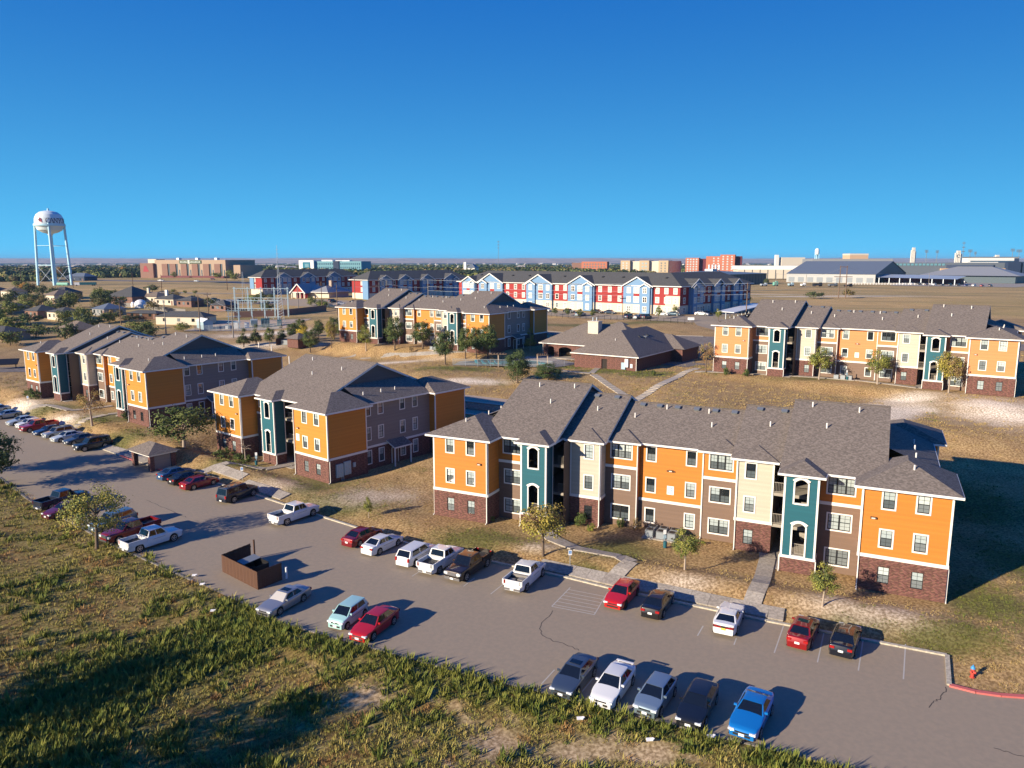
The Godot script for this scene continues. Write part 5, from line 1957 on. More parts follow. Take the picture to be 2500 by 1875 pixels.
	for i in 5:
		car(ks[i], cols[[0, 0, 2, 0, 0][i]], 0.1, 404.0 + 11.0 * i, 636.0 + 8 * i, 0, ["white sedan left of all at the right end of the distant lot", "white suv parked second at the right end of the distant lot", "dark grey pickup at the right end of the distant lot", "white car before the low pale shed in the distant lot", "white suv farthest right in the distant lot"][i], "cars at the right end of the distant lot")


# ---------------------------------------------------------------- trees and shrubs

const TK := {
	# w, h: natural size; y0: crown base; n: leaf clumps; m: leaves in each; s: leaf size; f: shape
	"willowy": {w = 7.0, h = 6.9, y0 = 1.5, n = 46, m = 110, s = 0.17, f = "round", c = [Color(0.20, 0.19, 0.035), Color(0.27, 0.22, 0.05), Color(0.11, 0.13, 0.03)]},
	"dark": {w = 6.0, h = 7.9, y0 = 1.7, n = 54, m = 100, s = 0.24, f = "round", c = [Color(0.030, 0.052, 0.016), Color(0.055, 0.078, 0.022), Color(0.10, 0.11, 0.03)]},
	"green": {w = 5.5, h = 6.6, y0 = 1.4, n = 44, m = 90, s = 0.23, f = "round", c = [Color(0.065, 0.090, 0.022), Color(0.105, 0.120, 0.030), Color(0.045, 0.065, 0.018)]},
	"young": {w = 4.6, h = 6.0, y0 = 1.6, n = 40, m = 90, s = 0.19, f = "egg", c = [Color(0.14, 0.155, 0.035), Color(0.20, 0.19, 0.04), Color(0.08, 0.10, 0.025)]},
	"turning": {w = 5.2, h = 5.6, y0 = 1.7, n = 46, m = 80, s = 0.19, f = "round", c = [Color(0.18, 0.17, 0.03), Color(0.26, 0.21, 0.04), Color(0.15, 0.10, 0.045)]},
	"yellow": {w = 4.6, h = 5.6, y0 = 0.9, n = 36, m = 80, s = 0.24, f = "egg", c = [Color(0.42, 0.30, 0.03), Color(0.34, 0.26, 0.03), Color(0.22, 0.20, 0.035)]},
	"orange": {w = 6.5, h = 7.0, y0 = 1.8, n = 36, m = 60, s = 0.34, f = "round", c = [Color(0.38, 0.19, 0.03), Color(0.30, 0.15, 0.03), Color(0.18, 0.14, 0.03)]},
	"brown": {w = 4.6, h = 6.4, y0 = 1.8, n = 40, m = 42, s = 0.16, f = "egg", c = [Color(0.26, 0.15, 0.05), Color(0.20, 0.11, 0.045), Color(0.20, 0.17, 0.05)]},
	"evergreen": {w = 5.6, h = 7.2, y0 = 0.5, n = 80, m = 100, s = 0.20, f = "column", c = [Color(0.040, 0.064, 0.020), Color(0.060, 0.085, 0.026), Color(0.028, 0.046, 0.016)]},
	"conical": {w = 3.6, h = 6.7, y0 = 1.0, n = 44, m = 80, s = 0.18, f = "cone", c = [Color(0.17, 0.17, 0.035), Color(0.22, 0.19, 0.04), Color(0.10, 0.11, 0.03)]},
	"pine": {w = 3.8, h = 6.3, y0 = 0.7, n = 44, m = 70, s = 0.22, f = "cone", c = [Color(0.050, 0.068, 0.024), Color(0.080, 0.088, 0.030), Color(0.035, 0.050, 0.020)]},
	"far_dark": {w = 9.5, h = 7.0, y0 = 1.0, n = 30, m = 40, s = 0.55, f = "round", c = [Color(0.045, 0.062, 0.020), Color(0.075, 0.088, 0.026), Color(0.030, 0.045, 0.018)]},
	"far_olive": {w = 10.0, h = 6.6, y0 = 0.9, n = 30, m = 40, s = 0.55, f = "round", c = [Color(0.105, 0.125, 0.028), Color(0.145, 0.150, 0.034), Color(0.060, 0.080, 0.022)]},
	"far_brown": {w = 9.5, h = 7.4, y0 = 1.2, n = 32, m = 34, s = 0.5, f = "round", c = [Color(0.16, 0.115, 0.045), Color(0.11, 0.09, 0.035), Color(0.085, 0.085, 0.03)]},
	"shrub": {w = 2.4, h = 1.3, y0 = 0.05, n = 26, m = 60, s = 0.13, f = "column", c = [Color(0.050, 0.075, 0.018), Color(0.085, 0.110, 0.024), Color(0.035, 0.055, 0.015)]},
	"yellow_shrub": {w = 1.5, h = 1.3, y0 = 0.05, n = 20, m = 50, s = 0.12, f = "column", c = [Color(0.22, 0.22, 0.03), Color(0.13, 0.15, 0.03), Color(0.08, 0.10, 0.025)]},
	"brown_shrub": {w = 1.8, h = 1.4, y0 = 0.1, n = 20, m = 40, s = 0.10, f = "column", c = [Color(0.16, 0.11, 0.05), Color(0.12, 0.10, 0.04), Color(0.20, 0.14, 0.07)]},
	"bare": {w = 3.4, h = 3.9, y0 = 1.4, n = 14, m = 3, s = 0.09, f = "round", c = [Color(0.30, 0.22, 0.10), Color(0.25, 0.18, 0.08), Color(0.2, 0.18, 0.06)]},
}


func in_crown(f: String, r: RandomNumberGenerator) -> Vector3:
	# a point near the surface of the unit crown: x, z in -1..1, y in 0..1
	while true:
		var p := Vector3(r.randf_range(-1, 1), r.randf_range(0, 1), r.randf_range(-1, 1))
		var q := Vector2(p.x, p.z).length()
		var lim := 1.0
		match f:
			"round":
				lim = sqrt(maxf(0, 1 - (2 * p.y - 0.9) ** 2 * 0.95))
			"egg":
				lim = sqrt(maxf(0, 1 - (2 * p.y - 1) ** 2)) * (1.15 - 0.45 * p.y)
			"cone":
				lim = 1.02 - p.y
			"column":
				lim = minf(1.0, sqrt(maxf(0, 1 - (1.9 * p.y - 0.8) ** 2 * 0.78)))
		if q < lim and q > lim * (0.5 if r.randf() < 0.8 else 0.0):
			return p
	return Vector3.ZERO


func tree_meshes(kind: String, variant: int) -> Array:
	var key := "tree_%s%d" % [kind, variant]
	if cache.has(key):
		return cache[key]
	var k: Dictionary = TK[kind]
	var r := RandomNumberGenerator.new()
	r.seed = hash(key)
	var R: float = k.w / 2
	var ch: float = k.h - k.y0
	var V := PackedVector3Array()
	var N := PackedVector3Array()
	var C := PackedColorArray()
	var I := PackedInt32Array()
	var tips := []
	for i in k.n:
		var p := in_crown(k.f, r)
		# an uneven outline: some clumps reach out, some stay in
		var g := r.randf_range(0.80, 1.06)
		var o := Vector3(p.x * R * 0.86 * g, k.y0 + (0.07 + p.y * 0.86) * ch, p.z * R * 0.86 * g)
		tips.append(o)
		var cr := R * r.randf_range(0.20, 0.34)
		var tone := r.randf()
		var base: Color = k.c[0].lerp(k.c[1], clampf(tone * 1.3, 0, 1)) if tone < 0.78 else k.c[2]
		if r.randf() < 0.25:
			base = base.lerp(k.c[2], 0.6)
		for j in k.m:
			var d := Vector3(r.randfn(), r.randfn() * 0.75, r.randfn()) * 0.5
			if d.length() > 1.15:
				d = d.normalized() * 1.15
			var q: Vector3 = o + d * cr
			q.y = maxf(q.y, 0.05)
			var out: Vector3 = (d.normalized() * 0.7 + (q - Vector3(0, k.y0 + ch * 0.4, 0)).normalized() * 0.6 + Vector3(r.randf_range(-1, 1), r.randf_range(-1, 1), r.randf_range(-1, 1)) * 0.7).normalized()
			var s: float = k.s * r.randf_range(0.65, 1.3) * 0.5
			var t := out.cross(Vector3(r.randf_range(-1, 1), r.randf_range(-1, 1), r.randf_range(-1, 1))).normalized()
			var b := out.cross(t) * 0.72
			var v := r.randf_range(0.95, 1.6)
			var cc := Color(base.r * v, base.g * v, base.b * v)
			var n0 := V.size()
			var gn := t.cross(b).normalized()
			for e in [-t * s, b * s, t * s, -b * s]:
				V.append(q + e)
				N.append(gn)
				C.append(cc)
			I.append_array([n0, n0 + 1, n0 + 2, n0, n0 + 2, n0 + 3])
	var arr := []
	arr.resize(Mesh.ARRAY_MAX)
	arr[Mesh.ARRAY_VERTEX] = V
	arr[Mesh.ARRAY_NORMAL] = N
	arr[Mesh.ARRAY_COLOR] = C
	arr[Mesh.ARRAY_INDEX] = I
	var am := ArrayMesh.new()
	am.add_surface_from_arrays(Mesh.PRIMITIVE_TRIANGLES, arr)
	var b := MB.new()
	var tr: float = 0.028 * k.h
	var fork := Vector3(r.randf_range(-0.15, 0.15), k.y0 + 0.12 * ch, r.randf_range(-0.15, 0.15))
	b.tube(Vector3(0, -0.2, 0), fork * 0.5, tr, tr * 0.8, 8, false)
	b.tube(fork * 0.5, fork, tr * 0.8, tr * 0.66, 8, false)
	var lead := Vector3(fork.x * 2, k.y0 + ch * 0.7, fork.z * 2)
	b.tube(fork, lead, tr * 0.6, tr * 0.2, 6, false)
	for i in mini(tips.size(), 14):
		var e: Vector3 = tips[i * tips.size() / 14]
		var m := fork.lerp(lead, r.randf_range(0.0, 0.55))
		var mid := m.lerp(e, 0.5) + Vector3(0, 0.06 * ch, 0)
		b.tube(m, mid, tr * 0.34, tr * 0.22, 5, false)
		b.tube(mid, e, tr * 0.22, tr * 0.08, 5, false)
	cache[key] = [am, b.mesh()]
	return cache[key]


func tree(kind: String, x: float, d: float, h: float, w: float, label: String, group := "", pale := false, called := "tree", category := "tree") -> Node3D:
	var v := int(absf(x * 7.3 + d * 3.1)) % 2
	var me := tree_meshes(kind, v)
	var k: Dictionary = TK[kind]
	var o := thing(called, label, category, W(x, d), fposmod(x * 1.7 + d * 0.9, TAU), group)
	o.scale = Vector3(w / k.w, h / k.h, w / k.w)
	put("trunk", me[1], M.bark_pale if pale else M.bark, o)
	put("crown", me[0], M.leaf, o)
	return o


func shrub(kind: String, x: float, d: float, h: float, w: float, label: String, group := "") -> void:
	tree(kind, x, d, h, w, label, group, false, "shrub", "shrub")


func trees() -> void:
	tree("willowy", -41.7, 71.3, 6.9, 7.2, "yellow-green tree leaning over the field kerb before the red and white pickups")
	tree("dark", -65.6, 90.6, 7.8, 8.8, "large dark tree cut by the left edge of the view beside the lot")
	tree("green", -48.0, 106.3, 6.6, 9.2, "broad olive green tree on the lawn left of the short orange building", "", true)
	tree("brown", -69.9, 121.5, 6.5, 5.6, "thin yellow-brown tree before the far left building beside the garden steps", "", true)
	var bt := tree("bare", -37.9, 103.1, 4.0, 3.6, "leaning bare tree at the corner of the short orange building", "", true)
	bt.rotation.z = 0.06
	var fl := "young trees before the number 3 building"
	tree("turning", 3.0, 68.2, 5.7, 5.3, "yellow and brown tree before the left teal tower of the number 3 building", fl)
	tree("young", 15.6, 63.8, 4.2, 2.9, "small yellow-green tree before the grey air conditioners of the number 3 building", fl, true)
	tree("young", 25.3, 57.1, 3.8, 2.9, "small tree before the right brick corner of the number 3 building", fl, true)
	tree("young", -15.9, 79.4, 2.5, 1.3, "thin sapling on the dry lawn between the two front buildings", "", true)
	var rl := "young trees before the pale orange building on the bank"
	tree("young", 56.9, 136.7, 6.4, 5.2, "leftmost green tree before the pale orange building on the bank", rl, true)
	tree("young", 65.1, 131.2, 6.7, 4.8, "middle tree before the pale orange building on the bank", rl, true)
	tree("turning", 72.8, 122.6, 7.3, 5.0, "rightmost tree before the teal tower of the pale orange building", rl, true)
	tree("brown", 38.3, 145.9, 6.6, 4.0, "rust brown tree beside the walk left of the pale orange building")
	tree("conical", 4.5, 182.7, 6.7, 3.6, "narrow cone-shaped yellow-green tree before the shaded end wall by the pool", "", true)
	var pl := "dark trees by the pool"
	tree("dark", -14.8, 163.9, 8.2, 5.6, "green tree with a yellow side left of the pool fence", pl)
	tree("dark", -10.8, 171.6, 7.8, 4.8, "first of three dark trees crowded behind the pool, leftmost", pl)
	tree("dark", -8.2, 170.7, 7.7, 4.6, "dark tree in the middle of three crowded behind the pool", pl)
	tree("dark", -5.6, 169.9, 8.0, 5.8, "dark tree at the right of three crowded behind the pool", pl)
	tree("evergreen", 1.1, 144.5, 7.2, 5.8, "tall rounded evergreen on the bank behind the number 3 building")
	tree("evergreen", 7.0, 143.8, 3.6, 5.8, "low wide evergreen right of the tall rounded one")
	var bl := "trees before the building behind the pool lawn"
	tree("young", -37.4, 190.2, 6.6, 5.0, "yellow-green tree before the left teal tower behind the pool lawn", bl, true)
	tree("dark", -29.4, 186.0, 8.8, 6.2, "tallest dark tree, before the passage of the building behind the pool lawn", bl)
	tree("dark", -22.1, 183.8, 7.3, 6.2, "round dark tree with orange tips before the cream bay behind the pool lawn", bl)
	shrub("brown_shrub", -24.7, 182.0, 2.1, 1.5, "brown upright shrub on the lawn between two dark trees")
	var ll := "trees beyond the lane behind the short orange building"
	tree("pine", -74.9, 207.2, 6.4, 4.2, "dark pine farthest left beyond the lane, below the substation", ll)
	tree("pine", -71.9, 208.6, 7.4, 3.8, "tallest pine, second from the left beyond the lane", ll)
	tree("green", -67.2, 206.2, 5.6, 3.6, "light green tree right of the two pines beyond the lane", ll)
	tree("pine", -65.0, 210.1, 5.4, 3.8, "dim brownish pine right of the light green tree beyond the lane", ll)
	tree("dark", -63.2, 214.1, 5.6, 4.0, "dark tree left of the yellow one beyond the lane", ll)
	tree("yellow", -59.2, 210.2, 5.2, 4.2, "bright yellow tree by the small hip-roofed shed", ll)
	tree("dark", -53.8, 197.9, 6.4, 5.4, "dark green tree hiding the small hip-roofed shed", ll)
	tree("turning", -48.0, 197.4, 7.4, 3.9, "green and orange tree left of the building behind the pool lawn", ll)
	tree("dark", -56.5, 217.3, 6.0, 4.4, "dark tree behind the yellow one", ll)
	tree("dark", -52.0, 217.5, 7.0, 4.2, "dark tree beside the corner of the building behind the pool lawn", ll)
	tree("dark", -63.8, 224.5, 5.8, 4.6, "dark tree behind the pines beyond the lane", ll)
	tree("dark", -48.5, 212.0, 6.5, 4.2, "dark tree partly behind the orange corner beyond the lane", ll)
	# shrubs
	var sh := "clipped shrubs before the short orange building"
	shrub("shrub", -41.8, 105.0, 1.4, 3.4, "largest clipped shrub before the short orange building", sh)
	shrub("shrub", -39.2, 103.9, 1.2, 1.9, "middle clipped shrub before the short orange building", sh)
	shrub("shrub", -37.9, 103.0, 1.15, 1.7, "right clipped shrub at the corner of the short orange building", sh)
	var s1 := "round shrubs before the far left building"
	shrub("shrub", -97.0, 148.0, 1.6, 2.8, "left round shrub at the corner of the far left building", s1)
	shrub("shrub", -94.0, 144.6, 1.7, 3.0, "right round shrub at the corner of the far left building", s1)
	shrub("shrub", -66.0, 125.8, 1.6, 3.0, "dark shrub below the near teal tower of the far left building", s1)
	var s3 := "shrubs along the number 3 building"
	shrub("shrub", 7.4, 76.6, 1.5, 1.6, "green shrub at the brick corner right of the left passage", s3)
	shrub("yellow_shrub", 8.3, 75.0, 0.9, 1.0, "small yellow shrub under the left cream bay", s3)
	shrub("shrub", 11.6, 76.2, 1.15, 1.0, "clipped shrub under the double window left of the number sign", s3)
	shrub("brown_shrub", 13.2, 75.2, 1.4, 1.3, "brown dry shrub left of the air conditioners", s3)
	shrub("yellow_shrub", 18.3, 71.8, 0.5, 0.7, "tiny yellow-green plant under the right double windows", s3)
	shrub("yellow_shrub", 19.2, 71.2, 0.5, 0.7, "tiny yellow-green plant nearest the right brick bay", s3)
	shrub("yellow_shrub", -2.2, 77.9, 0.8, 0.9, "small yellow bush at the left corner of the number 3 building", s3)
	var s4 := "shrubs along the pale orange building on the bank"
	shrub("shrub", 41.6, 143.0, 1.4, 1.7, "left green shrub on the edge of the bank", s4)
	shrub("shrub", 44.6, 141.0, 1.4, 1.6, "right green shrub on the edge of the bank", s4)
	shrub("brown_shrub", 51.3, 143.6, 1.0, 3.2, "red-brown low hedge before the left teal tower on the bank", s4)
	var s5 := "plants by the brick clubhouse"
	shrub("yellow_shrub", 21.0, 156.5, 1.5, 1.4, "tall grass plant by the dark door of the clubhouse", s5)
	shrub("yellow_shrub", 22.9, 154.8, 1.6, 1.5, "tall grass plant by the meter boxes of the clubhouse", s5)
	shrub("shrub", 28.0, 146.0, 1.1, 1.2, "low shrub on the slope below the clubhouse corner", s5)
	# the tall trees outside the frame that shade the lower left of the field
	tree("dark", -38.5, 29.0, 11.5, 10.5, "tall dark tree on the field in front, left of the viewer", "tall trees left of the viewer")
	tree("dark", -49.0, 35.5, 10.5, 9.5, "second tall dark tree on the field, farther left of the viewer", "tall trees left of the viewer")
	tree("dark", -75.0, 96.0, 9.0, 9.0, "dark tree outside the left edge beside the lot")
	# the neighbourhood at the far left
	var nb := "trees between the houses at the far left"
	for q in [["far_dark", -271.2, 420.9, 7.4, 11, "dark broad tree below the water tower left of the grey roofed house"], ["far_dark", -262.6, 420.1, 6.6, 8.5, "dark tree touching the left side of the white walled house"], ["orange", -300.0, 466.0, 6.6, 10.5, "orange tree at the foot of the water tower"], ["far_olive", -345.7, 528.8, 6.6, 12.5, "yellow-green tree at the left edge below the water tower"], ["far_brown", -200.3, 342.1, 7.7, 9.4, "round brown tree between the white walled house and the large dark roof"], ["far_dark", -187.2, 341.6, 7.9, 9.4, "dark tree before the large dark hipped roof"], ["far_olive", -227.9, 353.6, 6.0, 11, "yellow-green tree below the white walled house"], ["far_olive", -207.9, 310.3, 6.2, 11.5, "broad green tree left of the two dark roofed bungalows"], ["far_dark", -178.6, 276.8, 4.6, 9.0, "blue-green tree before the white bungalow"], ["far_olive", -173.0, 258.7, 6.7, 10.5, "large green tree near the left edge before the bungalows"], ["far_olive", -154.5, 241.4, 4.4, 10.8, "yellow-tinged green tree left of the brown roof"], ["far_olive", -161.6, 280.0, 6.8, 7.8, "sunlit yellow-green tree right of the white bungalow"], ["far_dark", -158.9, 266.8, 4.2, 7.0, "low dark tree under the sunlit one right of the white bungalow"], ["far_olive", -180.9, 262.6, 7.0, 7.0, "green tree cut by the left edge before the bungalows"], ["far_olive", -154.8, 286.8, 4.6, 7.8, "yellow-green tree before the dark sheds"], ["far_dark", -148.4, 289.7, 2.8, 7.0, "low dark bushes along the dark sheds"], ["far_olive", -130.2, 265.1, 3.2, 5.6, "olive bush behind the roof ridge at the far left building"], ["far_olive", -113.2, 256.4, 3.2, 6.6, "green tree before the small blue shed"], ["far_dark", -150.4, 354.1, 5.2, 8.0, "dark green tree right of the two chimneyed houses"], ["far_dark", -140.5, 350.0, 4.8, 6.5, "dark tree right of the one behind the chimneyed houses"], ["far_dark", -219.8, 459.3, 4.6, 11.2, "dark shrubby trees on the dry field behind the houses"], ["far_olive", -203.0, 450.1, 2.4, 3.4, "single small tree on the dry field"], ["far_olive", -192.0, 441.0, 2.2, 3.2, "small bush on the dry field right of the single tree"], ["far_olive", -184.0, 436.0, 2.4, 3.6, "bush at the right of the dry field"], ["far_dark", -243.0, 398.0, 6.5, 9.5, "dark tree behind the white walled house"], ["far_olive", -240.0, 330.0, 6.5, 11.0, "green tree at the left edge above the bungalows"], ["far_dark", -221.0, 289.0, 6.0, 10.0, "dark tree at the left edge beside the bungalows"], ["far_olive", -196.0, 284.0, 5.2, 8.5, "green tree before the left dark roofed bungalow"], ["far_olive", -150.0, 222.0, 5.0, 9.0, "green tree at the left edge behind the far left building"], ["far_olive", -136.0, 232.0, 3.0, 6.0, "low green tree right of the brown roof"], ["far_dark", -104.0, 318.0, 5.2, 7.0, "dark green tree behind the substation frame"], ["far_olive", -94.0, 352.0, 4.5, 6.0, "yellow-green tree before the red gabled house"], ["far_dark", -88.0, 346.0, 3.8, 6.5, "dark tree behind the low brick wall"], ["far_olive", -84.5, 334.0, 4.2, 6.5, "olive tree right of the low brick wall"], ["far_dark", -128.0, 384.0, 4.0, 7.0, "dark bush before the red end of the left blue block"], ["far_dark", -122.0, 380.0, 3.6, 5.0, "dark bush right of the first before the red end wall"], ["far_olive", -293.2, 749.9, 6.8, 11.8, "yellow-green tree at the right front of the tan hall"], ["far_olive", -281.9, 752.8, 8.6, 11.0, "taller green tree at the right end of the tan hall"], ["far_olive", -263.4, 713.9, 8.0, 10.0, "sunlit tree right of the tan hall"], ["far_olive", -342.3, 762.9, 6.6, 7.0, "small tree before the tan hall's pillars"], ["orange", -470.0, 915.0, 13.0, 14.0, "bright orange tree left of the tan hall"], ["orange", -545.0, 905.0, 12.0, 13.0, "orange tree left of the water tower's tank line"], ["far_brown", -440.0, 780.0, 9.0, 12.0, "brown tree behind the legs of the water tower"], ["far_dark", 150.5, 373.8, 4.0, 10.3, "dark green bush left of the twin wooden poles"], ["far_brown", 168.5, 375.5, 5.2, 7.6, "brown-green bush behind the twin wooden poles"], ["far_dark", 104.9, 331.9, 3.4, 2.8, "small dark tree on the field left of the twin poles"], ["far_dark", 189.0, 560.0, 6.0, 5.0, "dark tree left of the big grey barn"], ["far_dark", 455.0, 690.0, 6.0, 6.0, "dark round tree by the low pale shed"]]:
		tree(q[0], q[1], q[2], q[3], q[4], q[5], nb if q[1] < -100 and q[2] < 460 else "")
	var st := "young trees along the red and blue block"
	for q in [[65.1, 235.6, 4.2, 2.4, "young tree at the gate before the dark end of the red and blue block"], [55.3, 254.0, 3.8, 2.2, "thin bare young tree before the cream corner"], [47.3, 241.6, 4.6, 2.8, "young yellow-green tree before the last blue bay"], [38.5, 249.5, 2.6, 2.6, "dark small tree left of the silver car on the lawn"], [15.4, 268.5, 3.0, 2.4, "small dark tree on the lawn before the second blue bay"], [19.5, 265.4, 3.2, 2.4, "small dark tree right of the second blue bay"], [23.8, 261.8, 3.2, 2.4, "small dark tree before the third blue bay"], [28.0, 258.4, 3.2, 2.4, "small dark tree before the third stretch of red wall"]]:
		tree("young" if q[0] > 40 else "green", q[0], q[1], q[2], q[3], q[4], st)
	# more of the same trees that fill the gaps between the houses
	var fr := RandomNumberGenerator.new()
	fr.seed = 31
	var done := 0
	while done < 46:
		var d := fr.randf_range(225, 470)
		var x := fr.randf_range(-0.74, -0.34) * d
		var dense := x / d < -0.52
		if not dense and fr.randf() < 0.75:
			continue
		if d > 400 and x > -300:
			continue
		var ok := true
		for c in get_children():
			if c is Node3D and String(c.name).begins_with("bungalow") and Vector2(c.position.x - x, -c.position.z - d).length() < 11:
				ok = false
		if not ok:
			continue
		done += 1
		var kd: String = ["far_olive", "far_dark", "far_olive", "far_dark", "far_brown"][fr.randi() % 5]
		tree(kd, x, d, fr.randf_range(4.5, 7.5), fr.randf_range(7, 11), {"far_olive": "yellow-green tree in the thick of the trees among the left houses", "far_dark": "dark green tree in the thick of the trees among the left houses", "far_brown": "brownish autumn tree in the thick of the trees among the left houses"}[kd], "trees filling the gaps between the left houses")
	far_woods()


func far_woods() -> void:
	# woodland and town trees too far off to count: one mass
	var r := RandomNumberGenerator.new()
	r.seed = 99
	var pts := []
	while pts.size() < 9000:
		var t := r.randf()
		var d := 640.0 + 2900.0 * t * t
		var x := r.randf_range(-0.78, 0.80) * d
		if r.randf() < 0.45:
			d = r.randf_range(620, 1250)
			x = r.randf_range(-0.75, 0.24) * d
		var u := x / d
		if u > 0.19 and d < 1050:
			continue
		if u > -0.62 and u < -0.30 and d < 830:
			continue
		if u < -0.3 and d < 700:
			continue
		if nz.get_noise_2d(x * 0.004, d * 0.003) < (-0.35 if d < 1500 else -0.05):
			continue
		pts.append(Vector2(x, d))
	for kk in 3:
		var kind: String = ["far_dark", "far_olive", "far_brown"][kk]
		var mm := MultiMesh.new()
		mm.transform_format = MultiMesh.TRANSFORM_3D
		mm.mesh = woods_mesh(kind)
		var mine := []
		for i in pts.size():
			if (i % 8 < 5 and kk == 0) or (i % 8 in [5, 6] and kk == 1) or (i % 8 == 7 and kk == 2):
				mine.append(pts[i])
		mm.instance_count = mine.size()
		for i in mine.size():
			var p: Vector2 = mine[i]
			var s := r.randf_range(0.85, 1.5)
			mm.set_instance_transform(i, Transform3D(Basis(Vector3.UP, r.randf() * TAU).scaled(Vector3(s * 1.15, s * 1.05, s * 1.15)), W(p.x, p.y, -0.3)))
		var o := MultiMeshInstance3D.new()
		o.multimesh = mm
		o.material_override = M.leaf
		o.name = numbered("woodland")
		add_child(o)
		tag(o, ["dark green woodland spread over the town to the horizon", "olive green trees scattered through the distant woodland", "brown autumn trees scattered through the distant woodland"][kk], "woodland")
		o.set_meta("kind", "stuff")
	# scattered roofs of the far town
	var hb := MB.new()
	hb.bx(-6, 6, 0, 3, -5, 5)
	hb.c = Color(0.55, 0.52, 0.5)
	hb.quad(Vector3(-6.5, 3, 5.5), Vector3(6.5, 3, 5.5), Vector3(5, 5.5, 0), Vector3(-5, 5.5, 0))
	hb.quad(Vector3(6.5, 3, -5.5), Vector3(-6.5, 3, -5.5), Vector3(-5, 5.5, 0), Vector3(5, 5.5, 0))
	hb.tri(Vector3(6.5, 3, 5.5), Vector3(6.5, 3, -5.5), Vector3(5, 5.5, 0))
	hb.tri(Vector3(-6.5, 3, -5.5), Vector3(-6.5, 3, 5.5), Vector3(-5, 5.5, 0))
	var hm := MultiMesh.new()
	hm.transform_format = MultiMesh.TRANSFORM_3D
	hm.use_colors = true
	hm.mesh = hb.mesh()
	hm.instance_count = 420
	for i in 420:
		var d := r.randf_range(1150, 4200)
		var x := r.randf_range(-0.72, -0.20) * d
		if i % 4 == 0:
			x = r.randf_range(-0.2, 0.75) * d
			d *= 1.3
			x *= 1.3
		hm.set_instance_transform(i, Transform3D(Basis(Vector3.UP, r.randf() * TAU).scaled(Vector3.ONE * r.randf_range(1.0, 1.9)), W(x, d)))
		var v := r.randf_range(0.25, 0.75)
		hm.set_instance_color(i, Color(v, v * 0.97, v * 0.93))
	var ho := MultiMeshInstance3D.new()
	ho.multimesh = hm
	ho.material_override = M.plain
	ho.name = numbered("distant_town")
	add_child(ho)
	tag(ho, "pale scattered houses of the town beyond the woodland", "town")
	ho.set_meta("kind", "stuff")


func woods_mesh(kind: String) -> ArrayMesh:
	# a small crown of a few dozen leaf masses
	var k: Dictionary = TK[kind]
	var r := RandomNumberGenerator.new()
	r.seed = hash(kind)
	var b := MB.new()
	for i in 90:
		var p := in_crown("round", r)
		var o := Vector3(p.x * k.w * 0.46, 0.6 + p.y * (k.h - 0.6), p.z * k.w * 0.46)
		var out := (o - Vector3(0, k.h * 0.35, 0)).normalized()
		out = (out + Vector3(r.randf_range(-1, 1), r.randf_range(-1, 1), r.randf_range(-1, 1)) * 0.5).normalized()
		var t := out.cross(Vector3(r.randf_range(-1, 1), r.randf_range(-1, 1), r.randf_range(-1, 1))).normalized()
		var bb := out.cross(t)
		var s := r.randf_range(0.6, 1.3)
		b.c = k.c[r.randi() % 3] * 1.3
		b.quad(o - t * s, o - bb * s, o + t * s, o + bb * s)
	return b.mesh()


# ---------------------------------------------------------------- street furniture and small things

